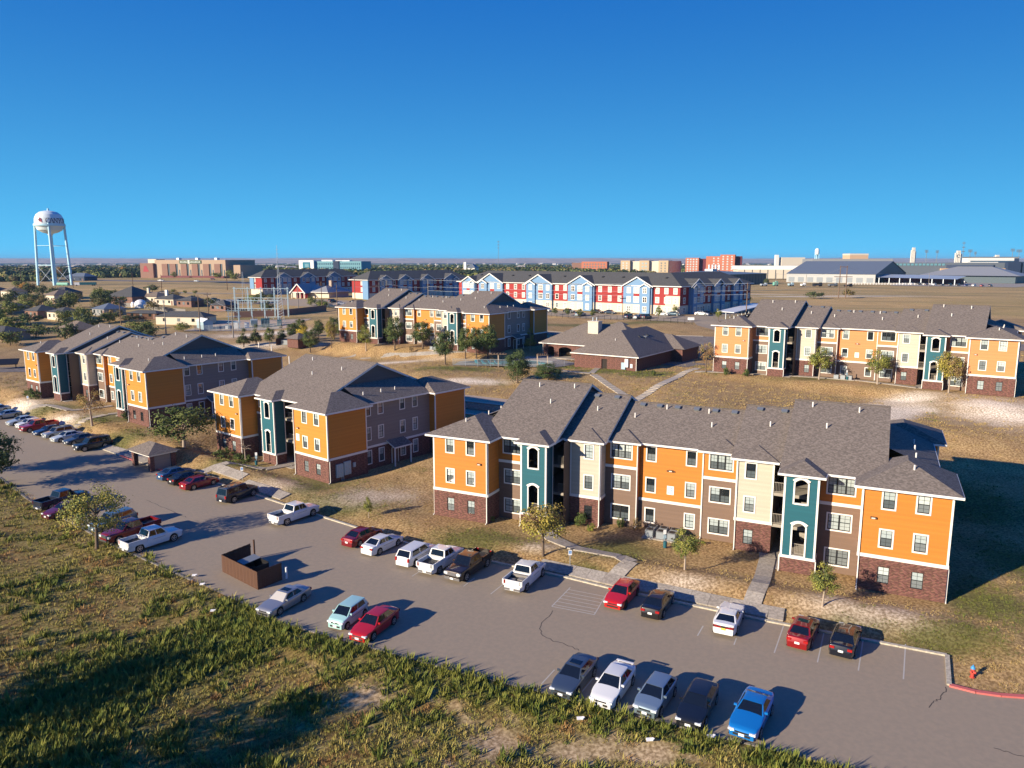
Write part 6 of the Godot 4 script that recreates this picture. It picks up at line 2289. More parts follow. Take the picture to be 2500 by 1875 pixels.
func street() -> void:
	# dumpster fence of upright boards: left, front and right walls
	var e := thing("dumpster_enclosure", "dark brown wooden board fence around a dumpster on the field side of the lot", "fence", Vector3.ZERO)
	var pts := v2([-25.2, 68.4, -26.9, 65.6, -22.3, 61.7, -20.8, 63.8])
	for i in 3:
		var a: Vector2 = pts[i]
		var c: Vector2 = pts[i + 1]
		var L := (c - a).length()
		var n := int(L / 0.19)
		var t := (c - a) / L
		var bs := Basis(Vector3(t.x, 0, -t.y), Vector3.UP, Vector3(t.x, 0, -t.y).cross(Vector3.UP))
		var key := "board"
		if not cache.has(key):
			for q in 3:
				var bb := MB.new()
				bb.box(Vector3(0, 0.84, 0), Vector3(0.18, 1.68 - 0.02 * q, 0.03))
				cache[key + str(q)] = bb.mesh()
			cache[key] = 1
		for k in n:
			var m := a + t * ((k + 0.5) * L / n)
			put("board", cache[key + str((k * 7 + i) % 3)], M.wood_dark, e, Transform3D(bs, Vector3(m.x, 0.02, -m.y) + bs.z * (0.004 * ((k * 5) % 3))))
		for y in [0.35, 1.4]:
			var r := MB.new()
			var m2 := (a + c) / 2
			r.box(Vector3(m2.x, y, -m2.y) - bs.z * 0.06, Vector3(L, 0.1, 0.05), bs)
			part("rail", r, M.wood_dark, e)
	for p in [[-25.0, 68.8], [-20.5, 64.1]]:
		var q := MB.new()
		q.tube(Vector3(p[0], 0, -p[1]), Vector3(p[0], 1.1 if p[0] > -22 else 1.9, -p[1]), 0.09, 0.09, 10)
		part("gate_post", q, M.white_metal if p[0] > -22 else M.wood_dark, e)
	var dp := thing("dumpster", "dark metal dumpster inside the brown board fence", "dumpster", Vector3(-23.9, 0.04, -65.2), -0.72)
	var db := MB.new()
	db.bx(-1.3, 1.3, 0.15, 1.25, -0.85, -0.8)
	db.bx(-1.3, 1.3, 0.15, 1.05, 0.8, 0.85)
	db.bx(-1.35, -1.3, 0.15, 1.15, -0.85, 0.85)
	db.bx(1.3, 1.35, 0.15, 1.15, -0.85, 0.85)
	db.bx(-1.3, 1.3, 0.12, 0.18, -0.85, 0.85)
	part("bin", db, M.black_metal, dp)
	var dl := MB.new()
	dl.box(Vector3(-0.66, 1.18, 0), Vector3(1.25, 0.05, 1.75), Basis(Vector3(1, 0, 0), 0.1))
	part("lid", dl, M.grey_metal, dp)
	# hydrants
	for q in [[31.8, 47.6, "red fire hydrant with a blue cap by the red kerb at the right"], [-49.4, 99.6, "red and blue fire hydrant beside the mailbox kiosk"]]:
		var h := thing("fire_hydrant", q[2], "fire hydrant", W(q[0], q[1]), 0.5, "fire hydrants")
		var b := MB.new()
		b.lathe(Vector3.ZERO, [Vector2(0.17, 0), Vector2(0.17, 0.05), Vector2(0.11, 0.06), Vector2(0.11, 0.55), Vector2(0.155, 0.57), Vector2(0.155, 0.63), Vector2(0.12, 0.64)], 14)
		b.tube(Vector3(-0.24, 0.46, 0), Vector3(0.24, 0.46, 0), 0.07, 0.07, 10)
		b.tube(Vector3(0, 0.42, 0), Vector3(0, 0.42, 0.24), 0.085, 0.085, 10)
		part("barrel", b, M.hydrant_red, h)
		var c := MB.new()
		c.lathe(Vector3.ZERO, [Vector2(0.15, 0.635), Vector2(0.15, 0.70), Vector2(0.11, 0.80), Vector2(0.04, 0.86), Vector2(0.035, 0.93), Vector2(0.0, 0.94)], 14)
		part("bonnet", c, M.hydrant_blue, h)
	# parking signs: white plate with a blue square
	for q in [[5.4, 65.9, "blue and white parking sign on a post by the walk before the number 3 building"], [-35.0, 93.6, "blue and white parking sign on a post before the short orange building"], [-92.7, 140.5, "small blue and white parking sign at the far end of the lot"]]:
		var s := thing("parking_sign", q[2], "sign", W(q[0], q[1]), 0.12, "parking signs on posts")
		var p := MB.new()
		p.bx(-0.025, 0.025, 0, 1.75, -0.02, 0.02)
		part("post", p, M.galv, s)
		var b := MB.new()
		b.bx(-0.17, 0.17, 1.28, 1.78, 0.022, 0.035)
		part("plate", b, M.sign_white, s)
		var c := MB.new()
		c.bx(-0.12, 0.12, 1.42, 1.70, 0.035, 0.04)
		var sq := part("blue_field", c, M.sign_blue, s)
		var w := MB.new()
		w.tube(Vector3(-0.005, 1.66, 0.041), Vector3(-0.005, 1.66, 0.044), 0.024, 0.024, 8)
		w.bx(-0.02, 0.0, 1.54, 1.64, 0.041, 0.044)
		w.bx(-0.02, 0.05, 1.535, 1.552, 0.041, 0.0445)
		w.bx(0.04, 0.056, 1.47, 1.535, 0.041, 0.044)
		for k in 12:
			var a := PI * 0.75 + k * 0.33
			w.box(Vector3(-0.01 + 0.055 * cos(a), 1.51 + 0.055 * sin(a), 0.0425), Vector3(0.02, 0.014, 0.003), Basis(Vector3(0, 0, 1), a + PI / 2))
		part("symbol", w, M.sign_white, sq)
	# pet waste stations: post, white sign, bag box, green bin
	for q in [[15.1, 70.4, "pet waste station with a white sign and green bin before the number 3 building"], [-35.9, 101.7, "pet waste station with a white sign before the short orange building's tower"], [61.7, 136.0, "pet waste station beside the pale air conditioners on the bank"]]:
		var s := thing("pet_waste_station", q[2], "waste bin", W(q[0], q[1]), 0.1, "pet waste stations")
		var p := MB.new()
		p.bx(-0.03, 0.03, 0, 1.75, -0.03, 0.03)
		part("post", p, M.steel_blue, s)
		var b := MB.new()
		b.tube(Vector3(0, 0.1, 0.22), Vector3(0, 0.72, 0.22), 0.18, 0.19, 14)
		part("bin", b, M.teal, s)
		var c := MB.new()
		c.bx(-0.14, 0.14, 1.0, 1.32, 0.03, 0.14)
		part("bag_box", c, M.steel_blue, s)
		var d := MB.new()
		d.bx(-0.15, 0.15, 1.40, 1.85, 0.032, 0.045)
		part("sign", d, M.sign_white, s)
	# the mailbox kiosk: four piers, two walls, hipped roof
	var ko := thing("mailbox_kiosk", "small open brick kiosk with a grey hipped roof by the red hydrant", "kiosk", Vector3(-50.4, 0.1, -101.9), -0.66)
	for x in [-2.3, 2.3]:
		for z in [-1.5, 1.5]:
			var kb := MB.new()
			kb.bx(x - 0.3, x + 0.3, 0, 2.05, z - 0.3, z + 0.3)
			part("brick_pier", kb, M.brick, ko)
	var kw := MB.new()
	kw.bx(2.3, 2.42, 0.1, 2.04, -1.2, 1.2)
	kw.bx(-2.0, 2.0, 0.1, 2.04, -1.62, -1.5)
	part("wall", kw, M.mauve, ko)
	var kt := MB.new()
	kt.bx(-2.8, 2.8, 2.06, 2.3, -2.0, 2.0)
	part("eave", kt, M.white, ko)
	var kr := MB.new()
	hip_faces(kr, -3.1, 3.1, -2.3, 2.3, 2.31, 0.5)
	part("roof", kr, M.shingle, ko)
	var km := MB.new()
	for k in 3:
		km.bx(-1.6 + k * 1.1, -0.6 + k * 1.1, 0.3, 1.7, -1.45, -1.0)
	part("mailboxes", km, M.steel_blue, ko)
	# air conditioners on pads
	ac_row(14.2, 73.3, 3, 2, -0.46, "before the number 3 building's middle")
	ac_row(-27.0, 97.2, 4, 1, 0.9, "in the shade of the short orange building")
	ac_row(60.4, 137.3, 3, 1, -0.6, "before the pale bank building")
	ac_row(-70.2, 137.0, 3, 1, -0.66, "before the far left building")
	ac_row(-19.5, 181.5, 2, 1, -0.6, "under the dark trees behind the pool lawn")
	# refrigerant pipes rising on the wall behind
	# litter on the field
	var lt := "scraps of litter on the rough field"
	for q in [[8.3, 40.9, "white paper scrap on the weeds below the black sedan"], [4.3, 43.0, "white scrap on the weeds below the white sedan"], [-24.7, 57.8, "white scrap on the dry grass left of the lush green band"], [-27.5, 62.5, "pale rubbish on the bare patch near the dumpster fence"], [-29.0, 64.4, "small white scrap by the field kerb left of the dumpster fence"], [12.0, 41.0, "white scraps in the weeds below the blue coupe"]]:
		var b := MB.new()
		b.box(Vector3.ZERO, Vector3(0.42, 0.06, 0.22), Basis(Vector3(1, 0.3, 0).normalized(), 0.3))
		b.box(Vector3(0.16, 0.05, 0.05), Vector3(0.22, 0.05, 0.18), Basis(Vector3(0, 1, 0.4).normalized(), 0.8))
		var o := one("litter", b, M.trash_white, q[2], "litter", lt)
		o.position = W(q[0], q[1], 0.22)
	# bollards and posts along the lane behind
	for q in [[-70.0, 205.4, 1.4, "white post left of two beside the lane below the pines"], [-65.1, 200.9, 1.6, "white post right of two beside the lane below the pines"], [-55.6, 184.8, 1.9, "white post nearest the ridge of the short orange building"]]:
		var b := MB.new()
		b.tube(Vector3(0, -0.2, 0), Vector3(0, q[2], 0), 0.14, 0.14, 10)
		b.lathe(Vector3(0, q[2], 0), [Vector2(0.14, 0), Vector2(0.1, 0.09), Vector2(0.0, 0.13)], 10)
		var o := one("bollard", b, M.white, q[3], "bollard", "white posts along the lane")
		o.position = W(q[0], q[1])


func hip_faces(b: MB, x0: float, x1: float, z0: float, z1: float, y: float, sl: float) -> void:
	# plain hipped roof; z as Godot z, z0 < z1
	var hx := (x1 - x0) / 2
	var hz := (z1 - z0) / 2
	var r := minf(hx, hz)
	var h := y + r * sl
	var xa := x0 + r
	var xb := x1 - r
	var za := z0 + r
	var zb := z1 - r
	b.quad(Vector3(x0, y, z1), Vector3(x1, y, z1), Vector3(xb, h, zb), Vector3(xa, h, zb))
	b.quad(Vector3(x1, y, z0), Vector3(x0, y, z0), Vector3(xa, h, za), Vector3(xb, h, za))
	b.quad(Vector3(x1, y, z1), Vector3(x1, y, z0), Vector3(xb, h, za), Vector3(xb, h, zb))
	b.quad(Vector3(x0, y, z0), Vector3(x0, y, z1), Vector3(xa, h, zb), Vector3(xa, h, za))
	b.quad(Vector3(x0, y, z0), Vector3(x1, y, z0), Vector3(x1, y, z1), Vector3(x0, y, z1))


func ac_row(x: float, d: float, n: int, rows: int, turn: float, where: String) -> void:
	var u := Vector2(cos(turn), sin(turn))
	var w := Vector2(-sin(turn), cos(turn))
	var pad := MB.new()
	pad.bx(-0.7, n * 1.15 - 0.3, -0.2, 0.1, -rows * 1.05 + 0.4, 0.65)
	var po := one("concrete_pad", pad, M.concrete, "concrete pad of air conditioners " + where, "pad", "pads under air conditioners")
	po.position = W(x, d)
	po.rotation.y = turn
	if not cache.has("ac"):
		var b := MB.new()
		b.bx(-0.42, 0.42, 0.1, 0.88, -0.42, 0.42)
		cache.ac = b.mesh()
		var f := MB.new()
		f.tube(Vector3(0, 0.88, 0), Vector3(0, 0.905, 0), 0.33, 0.33, 14)
		cache.acf = f.mesh()
		var l := MB.new()
		for k in 7:
			for s in [-1, 1]:
				l.bx(-0.36, 0.36, 0.18 + 0.09 * k, 0.21 + 0.09 * k, s * 0.42, s * 0.43)
				l.bx(s * 0.42, s * 0.43, 0.18 + 0.09 * k, 0.21 + 0.09 * k, -0.36, 0.36)
		cache.acl = l.mesh()
	for r in rows:
		for k in n:
			var p := Vector2(x, d) + u * (k * 1.15) + w * (r * 1.05)
			var nm: String = ["first", "second", "third", "fourth"][k]
			var o := thing("air_conditioner", "%s%s air conditioner %s" % [nm, ("" if rows == 1 else (" front" if r == 0 else " back")), where], "air conditioner", Vector3(p.x, po.position.y, -p.y), turn, "outdoor air conditioners")
			put("cabinet", cache.ac, M.grey_metal, o)
			put("fan_grille", cache.acf, M.car_trim, o)
			put("louvres", cache.acl, M.galv, o)


# ---------------------------------------------------------------- clubhouse and pool

func club_and_pool() -> void:
	var o := thing("clubhouse", "low brick clubhouse with grey hipped roofs, arcade and white chimney", "building", Vector3(25.6, 5.9, -151.6), -0.602)
	var b := MB.new()
	wl(b, -14.7, 0, 0, 0, 0, 3.1, [hole(7.2, 1.15, 1.3, 2.3)], 0.25, STAIN)
	sd(b, 0, 0, 18, 1, 0, 3.1)
	sd(b, -14.7, 0, 13, -1, 0, 3.1)
	sd(b, 2.6, 18, 28, 1, 0, 3.1)
	wl(b, 0, 18, 2.6, 18, 0, 3.1)
	wl(b, 2.6, 28, -31, 28, 0, 3.1)
	arch_wall(b, -31, -27.4, 13, 0, 3.1, [[-28.6, 0.02, 2.15, 0.85, 0.3]])
	arch_wall(b, -27.4, -22.4, 13, 0, 3.1, [[-24.7, 0.02, 2.0, 1.75, 0.45]])
	arch_wall(b, -22.4, -18.0, 13, 0, 3.1, [[-20.2, 0.02, 2.0, 1.65, 0.45]])
	wl(b, -18, 13, -14.7, 13, 0, 3.1)
	sd(b, -31, 13, 28, -1, 0, 3.1)
	part("brick_wall", b, M.brick, o)
	var di := MB.new()
	wl(di, -30.6, 18, -18, 18, 0, 3.1)
	di.bx(-30.6, -18, 3.0, 3.08, -18, -13.3)
	part("arcade_back_wall", di, M.breeze_wall, o)
	var df := MB.new()
	df.bx(-31, -15, -0.3, 0.02, -18, -11)
	part("arcade_floor", df, M.concrete, o)
	var dd := MB.new()
	dd.bx(-8.15, -6.85, 0, 2.3, -0.30, -0.24)
	part("door", dd, M.dark_interior, o)
	var rf := MB.new()
	hip_faces(rf, -15.4, 0.7, -28.6, 0.7, 3.28, 0.56)
	part("roof", rf, M.shingle, o)
	var rw := MB.new()
	hip_faces(rw, -31.7, -5, -28.7, -12.3, 3.29, 0.55)
	part("roof", rw, M.shingle, o)
	var rp := MB.new()
	hip_faces(rp, -12, 3.3, -28.5, -17.5, 3.27, 0.5)
	part("roof", rp, M.shingle, o)
	for q in [[-15.4, 0.7, 0.62, 0.72], [-31.7, -15.3, -12.38, -12.28]]:
		var g := MB.new()
		g.bx(q[0], q[1], 3.06, 3.26, q[2], q[3])
		part("gutter", g, M.white, o)
	var g2 := MB.new()
	g2.bx(0.66, 0.74, 3.06, 3.26, -17.4, 0.6)
	g2.bx(-31.74, -31.66, 3.06, 3.26, -28, -12.4)
	part("gutter", g2, M.white, o)
	spout(o, -0.1, -0.07, 0, 3.06)
	spout(o, -30.8, 12.93, 0, 3.06)
	var ch := MB.new()
	ch.bx(-20.6, -17.9, 4.5, 8.5, -18.6, -16.6)
	ch.bx(-20.75, -17.75, 8.5, 8.65, -18.75, -16.45)
	var co := part("chimney", ch, M.block_pale, o)
	var cf := MB.new()
	for x in [-19.8, -18.8]:
		cf.tube(Vector3(x, 8.65, -17.6), Vector3(x, 9.5, -17.6), 0.16, 0.16, 8)
	part("flue", cf, M.galv, co)
	for q in [[-3.4, 0.5, 0.9, 1.4, 0.3, "steel_blue"], [-2.6, 1.0, 0.75, 1.7, 0.35, "white_metal"], [-1.4, 0.9, 0.5, 0.8, 0.2, "white_metal"]]:
		var e := MB.new()
		e.bx(q[0], q[0] + q[2], q[1], q[1] + q[3], 0.0, q[4])
		part("meter_box", e, M[q[5]], o)
	for z in [11.0, 13.5, 15.2]:
		var e := MB.new()
		e.box(Vector3(-4.6, 3.28 + 5.2 * 0.56 + 0.1, -z), Vector3(0.7, 0.2, 0.6), Basis(Vector3(0, 0, 1), -0.51))
		part("roof_vent", e, M.car_trim, o)
	pipe(o, -7, 4.0, 3.28 + 4.5 * 0.56)
	var ds := MB.new()
	ds.tube(Vector3(-3.9, 5.5, -12.6), Vector3(-3.9, 6.3, -12.6), 0.04, 0.04, 6)
	ds.lathe(Vector3(-3.9, 6.1, -12.4), [Vector2(0.0, 0.0), Vector2(0.3, 0.08), Vector2(0.42, 0.22)], 12)
	part("satellite_dish", ds, M.galv, o)
	# brick wall of the gate house chimney beyond
	var gh := thing("gate_pillar", "small pale pillar structure with a dark cap by the road behind the clubhouse", "pillar", W(31, 214), -0.6)
	var gb := MB.new()
	gb.bx(-1.6, 1.6, 0, 2.6, -1, 1)
	part("pillar", gb, M.block_pale, gh)
	var gc := MB.new()
	hip_faces(gc, -2.2, 2.2, -1.6, 1.6, 2.6, 0.5)
	part("cap", gc, M.shingle, gh)
	# the pool terrace
	var dk := MB.new()
	dk.poly(PackedVector2Array([Vector2(-13, 163), Vector2(0.5, 161.5), Vector2(9, 159), Vector2(15, 165), Vector2(9.5, 176), Vector2(-2, 180), Vector2(-12, 169.0)]), func(p): return Vector3(p.x, 5.93, -p.y))
	setting("pool_deck", dk, M.concrete)
	var wtr := MB.new()
	wtr.poly(PackedVector2Array([Vector2(-9, 165.4), Vector2(3.5, 164), Vector2(8, 166.5), Vector2(4.5, 170), Vector2(-7, 169.4)]), func(p): return Vector3(p.x, 5.96, -p.y))
	setting("pool_water", wtr, M.pool_water)
	var fe := thing("pool_fence", "wire fence around the turquoise pool terrace", "fence")
	var fl := v2([-13, 162.8, -2, 161.4, 8.8, 158.8, 14, 163.4])
	for i in 3:
		var A: Vector2 = fl[i]
		var C: Vector2 = fl[i + 1]
		var n := int((C - A).length() / 2.4)
		for k in n + 1:
			var m := A.lerp(C, float(k) / n)
			var pb := MB.new()
			pb.bx(m.x - 0.03, m.x + 0.03, 5.6, 7.35, -m.y - 0.03, -m.y + 0.03)
			part("post", pb, M.galv, fe)
		var mh := MB.new()
		mh.quad(Vector3(A.x, 5.9, -A.y), Vector3(C.x, 5.9, -C.y), Vector3(C.x, 7.3, -C.y), Vector3(A.x, 7.3, -A.y))
		part("mesh", mh, M.chainlink, fe)
		var rl := MB.new()
		rl.beam(Vector3(A.x, 7.32, -A.y), Vector3(C.x, 7.32, -C.y), 0.05, 0.05)
		part("rail", rl, M.galv, fe)
	for i in 5:
		var q: Array = [[-7.6, 163.9, "first turquoise lounge chair from the left by the pool"], [-6.0, 163.6, "second turquoise lounge chair from the left by the pool"], [-4.4, 163.4, "third turquoise lounge chair by the pool"], [-2.9, 163.2, "fourth turquoise lounge chair by the pool, next to the beam post"], [6.6, 163.2, "turquoise lounge chair right of the tall evergreen"]][i]
		var lo := thing("lounge_chair", q[2], "chair", Vector3(q[0], 5.94, -q[1]), 0.5 + 0.2 * i, "turquoise lounge chairs")
		var s := MB.new()
		s.bx(-0.3, 0.3, 0.3, 0.38, -0.6, 0.75)
		part("seat", s, M.turquoise, lo)
		var bk := MB.new()
		bk.box(Vector3(0, 0.62, -0.82), Vector3(0.6, 0.08, 0.75), Basis(Vector3(1, 0, 0), 0.9))
		part("backrest", bk, M.turquoise, lo)
		for x in [-0.26, 0.26]:
			for z in [-0.5, 0.6]:
				var lg := MB.new()
				lg.bx(x - 0.03, x + 0.03, 0, 0.3, z - 0.03, z + 0.03)
				part("leg", lg, M.turquoise, lo)
	for q in [[-3.0, 162.2, 3.6, "brown beam shelter on a pale post left of the tall evergreen by the pool"], [6.6, 160.6, 2.6, "brown beam shelter right of the tall evergreen by the pool"]]:
		var p := thing("beam_shelter", q[3], "shelter", Vector3(q[0], 5.9, -q[1]), -0.1, "beam shelters by the pool")
		for x in ([0.0] if q[2] > 3 else [-1.1, 1.1]):
			var pb := MB.new()
			pb.bx(x - 0.12, x + 0.12, -0.3, 2.5, -0.12, 0.12)
			part("post", pb, M.block_tan, p)
		var bm := MB.new()
		bm.bx(-q[2] / 2, q[2] / 2, 2.5, 2.72, -0.5, -0.3)
		bm.bx(-q[2] / 2, q[2] / 2, 2.5, 2.72, 0.3, 0.5)
		for k in 5:
			bm.bx(-q[2] / 2 + 0.3 + k * q[2] / 5.5, -q[2] / 2 + 0.42 + k * q[2] / 5.5, 2.72, 2.86, -0.8, 0.8)
		part("beams", bm, M.wood_pole, p)
	# white rail fence behind the building by the pool
	var wf := thing("rail_fence", "white rail fence between the pool building and the road", "fence")
	var wa := Vector2(1.5, 203)
	var wc := Vector2(16, 195.5)
	for k in 8:
		var m := wa.lerp(wc, k / 7.0)
		var pb := MB.new()
		pb.bx(m.x - 0.08, m.x + 0.08, H(m.x, m.y) - 0.2, H(m.x, m.y) + 1.2, -m.y - 0.08, -m.y + 0.08)
		part("post", pb, M.white_metal, wf)
	for y in [0.5, 1.05]:
		var rb := MB.new()
		rb.beam(W(wa.x, wa.y, y), W(wc.x, wc.y, y), 0.06, 0.2)
		part("rail", rb, M.white_metal, wf)
	# small brick shed left of the pool lawn
	var sh := thing("brick_shed", "small brick shed with a grey hipped roof half hidden by a dark green tree", "shed", W(-58.6, 204.5), -0.6)
	var sb := MB.new()
	sb.bx(-2.2, 2.2, 0, 2.5, -2.2, 2.2)
	part("wall", sb, M.brick, sh)
	var sr := MB.new()
	hip_faces(sr, -2.9, 2.9, -2.9, 2.9, 2.5, 0.5)
	part("roof", sr, M.shingle, sh)
	var en := thing("dumpster_enclosure", "dark wooden enclosure under the trees beyond the lane", "fence", W(-62.8, 207.5), -0.5)
	var eb := MB.new()
	for k in 3:
		eb.box([Vector3(-2.2, 0.9, 0), Vector3(0, 0.9, -2), Vector3(2.2, 0.9, 0)][k], [Vector3(0.1, 1.9, 4), Vector3(4.4, 1.9, 0.1), Vector3(0.1, 1.9, 4)][k])
	part("wall", eb, M.wood_dark, en)
	var eg := MB.new()
	eg.bx(-1.4, 1.4, 0.1, 1.4, -1.2, 0.9)
	part("dumpster", eg, M.grey_metal, en)
	var pt := thing("dark_panel", "dark sloping panel on posts at the left edge behind the far left building", "panel", W(-124.5, 181.0), 0.35)
	var pb2 := MB.new()
	pb2.box(Vector3(0, 1.7, 0), Vector3(6.5, 0.15, 2.6), Basis(Vector3(1, 0, 0), 0.45))
	part("panel", pb2, M.black_metal, pt)
	for x in [-2.6, 2.6]:
		var q := MB.new()
		q.bx(x - 0.08, x + 0.08, -0.3, 1.7, -0.08, 0.08)
		part("post", q, M.black_metal, pt)


# ---------------------------------------------------------------- the red and blue blocks

func rwin(par: Node3D, xa: float, za: float, xb: float, zb: float, s: float, y: float, w: float, h: float, n: int) -> void:
	var key := "rwin%.1f_%.1f_%d" % [w, h, n]
	if not cache.has(key):
		var f := MB.new()
		f.bx(-w / 2 - 0.2, w / 2 + 0.2, h / 2, h / 2 + 0.22, -0.02, 0.09)
		f.bx(-w / 2 - 0.2, w / 2 + 0.2, -h / 2 - 0.2, -h / 2, -0.02, 0.10)
		f.bx(-w / 2 - 0.2, -w / 2, -h / 2, h / 2, -0.02, 0.09)
		f.bx(w / 2, w / 2 + 0.2, -h / 2, h / 2, -0.02, 0.09)
		f.bx(-w / 2, w / 2, -0.05, 0.05, -0.02, 0.07)
		for k in range(1, n):
			f.bx(-w / 2 + w * k / n - 0.09, -w / 2 + w * k / n + 0.09, -h / 2, h / 2, -0.02, 0.08)
		var p := MB.new()
		p.quad(Vector3(-w / 2, -h / 2, 0.025), Vector3(w / 2, -h / 2, 0.025), Vector3(w / 2, h / 2, 0.025), Vector3(-w / 2, h / 2, 0.025))
		cache[key] = [f.mesh(), p.mesh()]
	var t := Vector3(xb - xa, 0, -(zb - za)).normalized()
	var o := put("window", cache[key][0], M.white, par, Transform3D(Basis(t, Vector3.UP, t.cross(Vector3.UP)), dv(xa, y, za) + t * s))
	var r := rng.randf()
	put("pane", cache[key][1], M.pane_blind if r < 0.6 else (M.pane_grey if r < 0.85 else M.pane_dark), o)


func flat_wall(par: Node3D, m: Material, xa: float, za: float, xb: float, zb: float, y0: float, y1: float) -> void:
	var b := MB.new()
	wl(b, xa, za, xb, zb, y0, y1)
	part("wall", b, m, par)


func gbay(o: Node3D, xa: float, za: float, xb: float, zb: float, s0: float, s1: float, lower: bool) -> void:
	# a blue gabled bay standing 0.9 m proud of a facade that runs from a to b; s measured along it
	var t := Vector2(xb - xa, zb - za).normalized()
	var n := Vector2(t.y, -t.x)
	var p := Vector2(xa, za) + t * s0 + n * 0.9
	var q := Vector2(xa, za) + t * s1 + n * 0.9
	var L := s1 - s0
	var ye := 9.8
	var pk := ye + L / 2 * 0.52
	flat_wall(o, M.rb_cream, p.x, p.y, q.x, q.y, 0, 3.2)
	var w := MB.new()
	wl(w, p.x, p.y, q.x, q.y, 3.2, ye)
	var mid := (p + q) / 2
	w.tri(dv(p.x, ye, p.y), dv(q.x, ye, q.y), dv(mid.x, pk, mid.y))
	for e in [[p, -1], [q, 1]]:
		var f: Vector2 = e[0]
		var g: Vector2 = f - n * 0.9
		if e[1] < 0:
			wl(w, g.x, g.y, f.x, f.y, 0, ye)
		else:
			wl(w, f.x, f.y, g.x, g.y, 0, ye)
	# the deeper part with its own small gable
	var u0 := 0.62 if lower else 0.04
	var a2 := p + t * (L * u0) + n * 0.6
	var b2 := p + t * (L * (u0 + 0.34)) + n * 0.6
	wl(w, a2.x, a2.y, b2.x, b2.y, 0, ye - 0.3)
	var m2 := (a2 + b2) / 2
	var pk2 := ye - 0.3 + L * 0.17 * 0.52
	w.tri(dv(a2.x, ye - 0.3, a2.y), dv(b2.x, ye - 0.3, b2.y), dv(m2.x, pk2, m2.y))
	for e in [[a2, -1], [b2, 1]]:
		var f: Vector2 = e[0]
		var g: Vector2 = f - n * 0.6
		if e[1] < 0:
			wl(w, g.x, g.y, f.x, f.y, 0, ye - 0.3)
		else:
			wl(w, f.x, f.y, g.x, g.y, 0, ye - 0.3)
	part("bay_wall", w, M.rb_blue, o)
	var r := MB.new()
	for z in [[p - t * 0.7 + n * 0.5, mid + n * 0.5, pk, -1, L / 2 + 0.7, 8.0], [q + t * 0.7 + n * 0.5, mid + n * 0.5, pk, 1, L / 2 + 0.7, 8.0], [a2 - t * 0.4 + n * 0.4, m2 + n * 0.4, pk2, -1, L * 0.17 + 0.4, 1.5], [b2 + t * 0.4 + n * 0.4, m2 + n * 0.4, pk2, 1, L * 0.17 + 0.4, 1.5]]:
		var f: Vector2 = z[0]
		var g: Vector2 = z[1]
		var lo: float = z[2] - z[4] * 0.52 + 0.1
		var bk: Vector2 = n * -z[5]
		if z[3] < 0:
			r.quad(dv(f.x, lo, f.y), dv(g.x, z[2] + 0.1, g.y), dv(g.x + bk.x, z[2] + 0.1, g.y + bk.y), dv(f.x + bk.x, lo, f.y + bk.y))
		else:
			r.quad(dv(f.x, lo, f.y), dv(f.x + bk.x, lo, f.y + bk.y), dv(g.x + bk.x, z[2] + 0.1, g.y + bk.y), dv(g.x, z[2] + 0.1, g.y))
	part("bay_roof", r, M.shingle_dark, o)
	var k := MB.new()
	for z in [[p - t * 0.7 + n * 0.55, mid + n * 0.55, pk, L / 2 + 0.7], [q + t * 0.7 + n * 0.55, mid + n * 0.55, pk, L / 2 + 0.7], [a2 - t * 0.4 + n * 0.45, m2 + n * 0.45, pk2, L * 0.17 + 0.4], [b2 + t * 0.4 + n * 0.45, m2 + n * 0.45, pk2, L * 0.17 + 0.4]]:
		k.beam(dv(z[0].x, z[2] - z[3] * 0.52 - 0.08, z[0].y), dv(z[1].x, z[2] - 0.08, z[1].y), 0.12, 0.34)
	part("rake_board", k, M.white, o)
	for y in [1.6, 4.9, 8.1]:
		rwin(o, p.x, p.y, q.x, q.y, L * (0.20 if lower else 0.85), y, 1.3, 1.7, 2)
		rwin(o, p.x, p.y, q.x, q.y, L * (0.47 if lower else 0.57), y, 1.9, 1.8, 3)
		rwin(o, a2.x, a2.y, b2.x, b2.y, L * 0.17, y, 1.3, 1.7, 2)
	var rd := MB.new()
	var c := L * (0.47 if lower else 0.57)
	var pc := p + t * (c - 1.2) + n * 0.01
	var qc := p + t * (c + 1.2) + n * 0.01
	wl(rd, pc.x, pc.y, qc.x, qc.y, 6.0, 7.0)
	part("red_panel", rd, M.rb_red, o)


func facade(o: Node3D, xa: float, za: float, xb: float, zb: float, bays: Array) -> void:
	# red upper floors over a cream ground floor, with windows between the bays
	flat_wall(o, M.rb_cream, xa, za, xb, zb, 0, 3.2)
	flat_wall(o, M.rb_red, xa, za, xb, zb, 3.2, 9.8)
	var L := Vector2(xb - xa, zb - za).length()
	var s := 0.0
	for b in bays + [[L, L, false]]:
		var gap: float = b[0] - s
		var n := int(gap / 3.3)
		for i in n:
			for y in [1.6, 4.9, 8.1]:
				rwin(o, xa, za, xb, zb, s + gap * (i + 0.5) / n, y, 1.2, 1.7, 1)
		if b[1] > b[0]:
			gbay(o, xa, za, xb, zb, b[0], b[1], b[2])
		s = b[1]


func hip_part(o: Node3D, x0: float, x1: float, z0: float, z1: float, y: float, sl: float, m: Material) -> void:
	var b := MB.new()
	hip_faces(b, x0, x1, -z1, -z0, y, sl)
	part("roof", b, m, o)
	var f := MB.new()
	f.bx(x0, x1, y - 0.3, y - 0.01, -z0, -z0 + 0.1)
	f.bx(x1, x1 + 0.1, y - 0.3, y - 0.01, -z1, -z0)
	part("gutter", f, M.white, o)


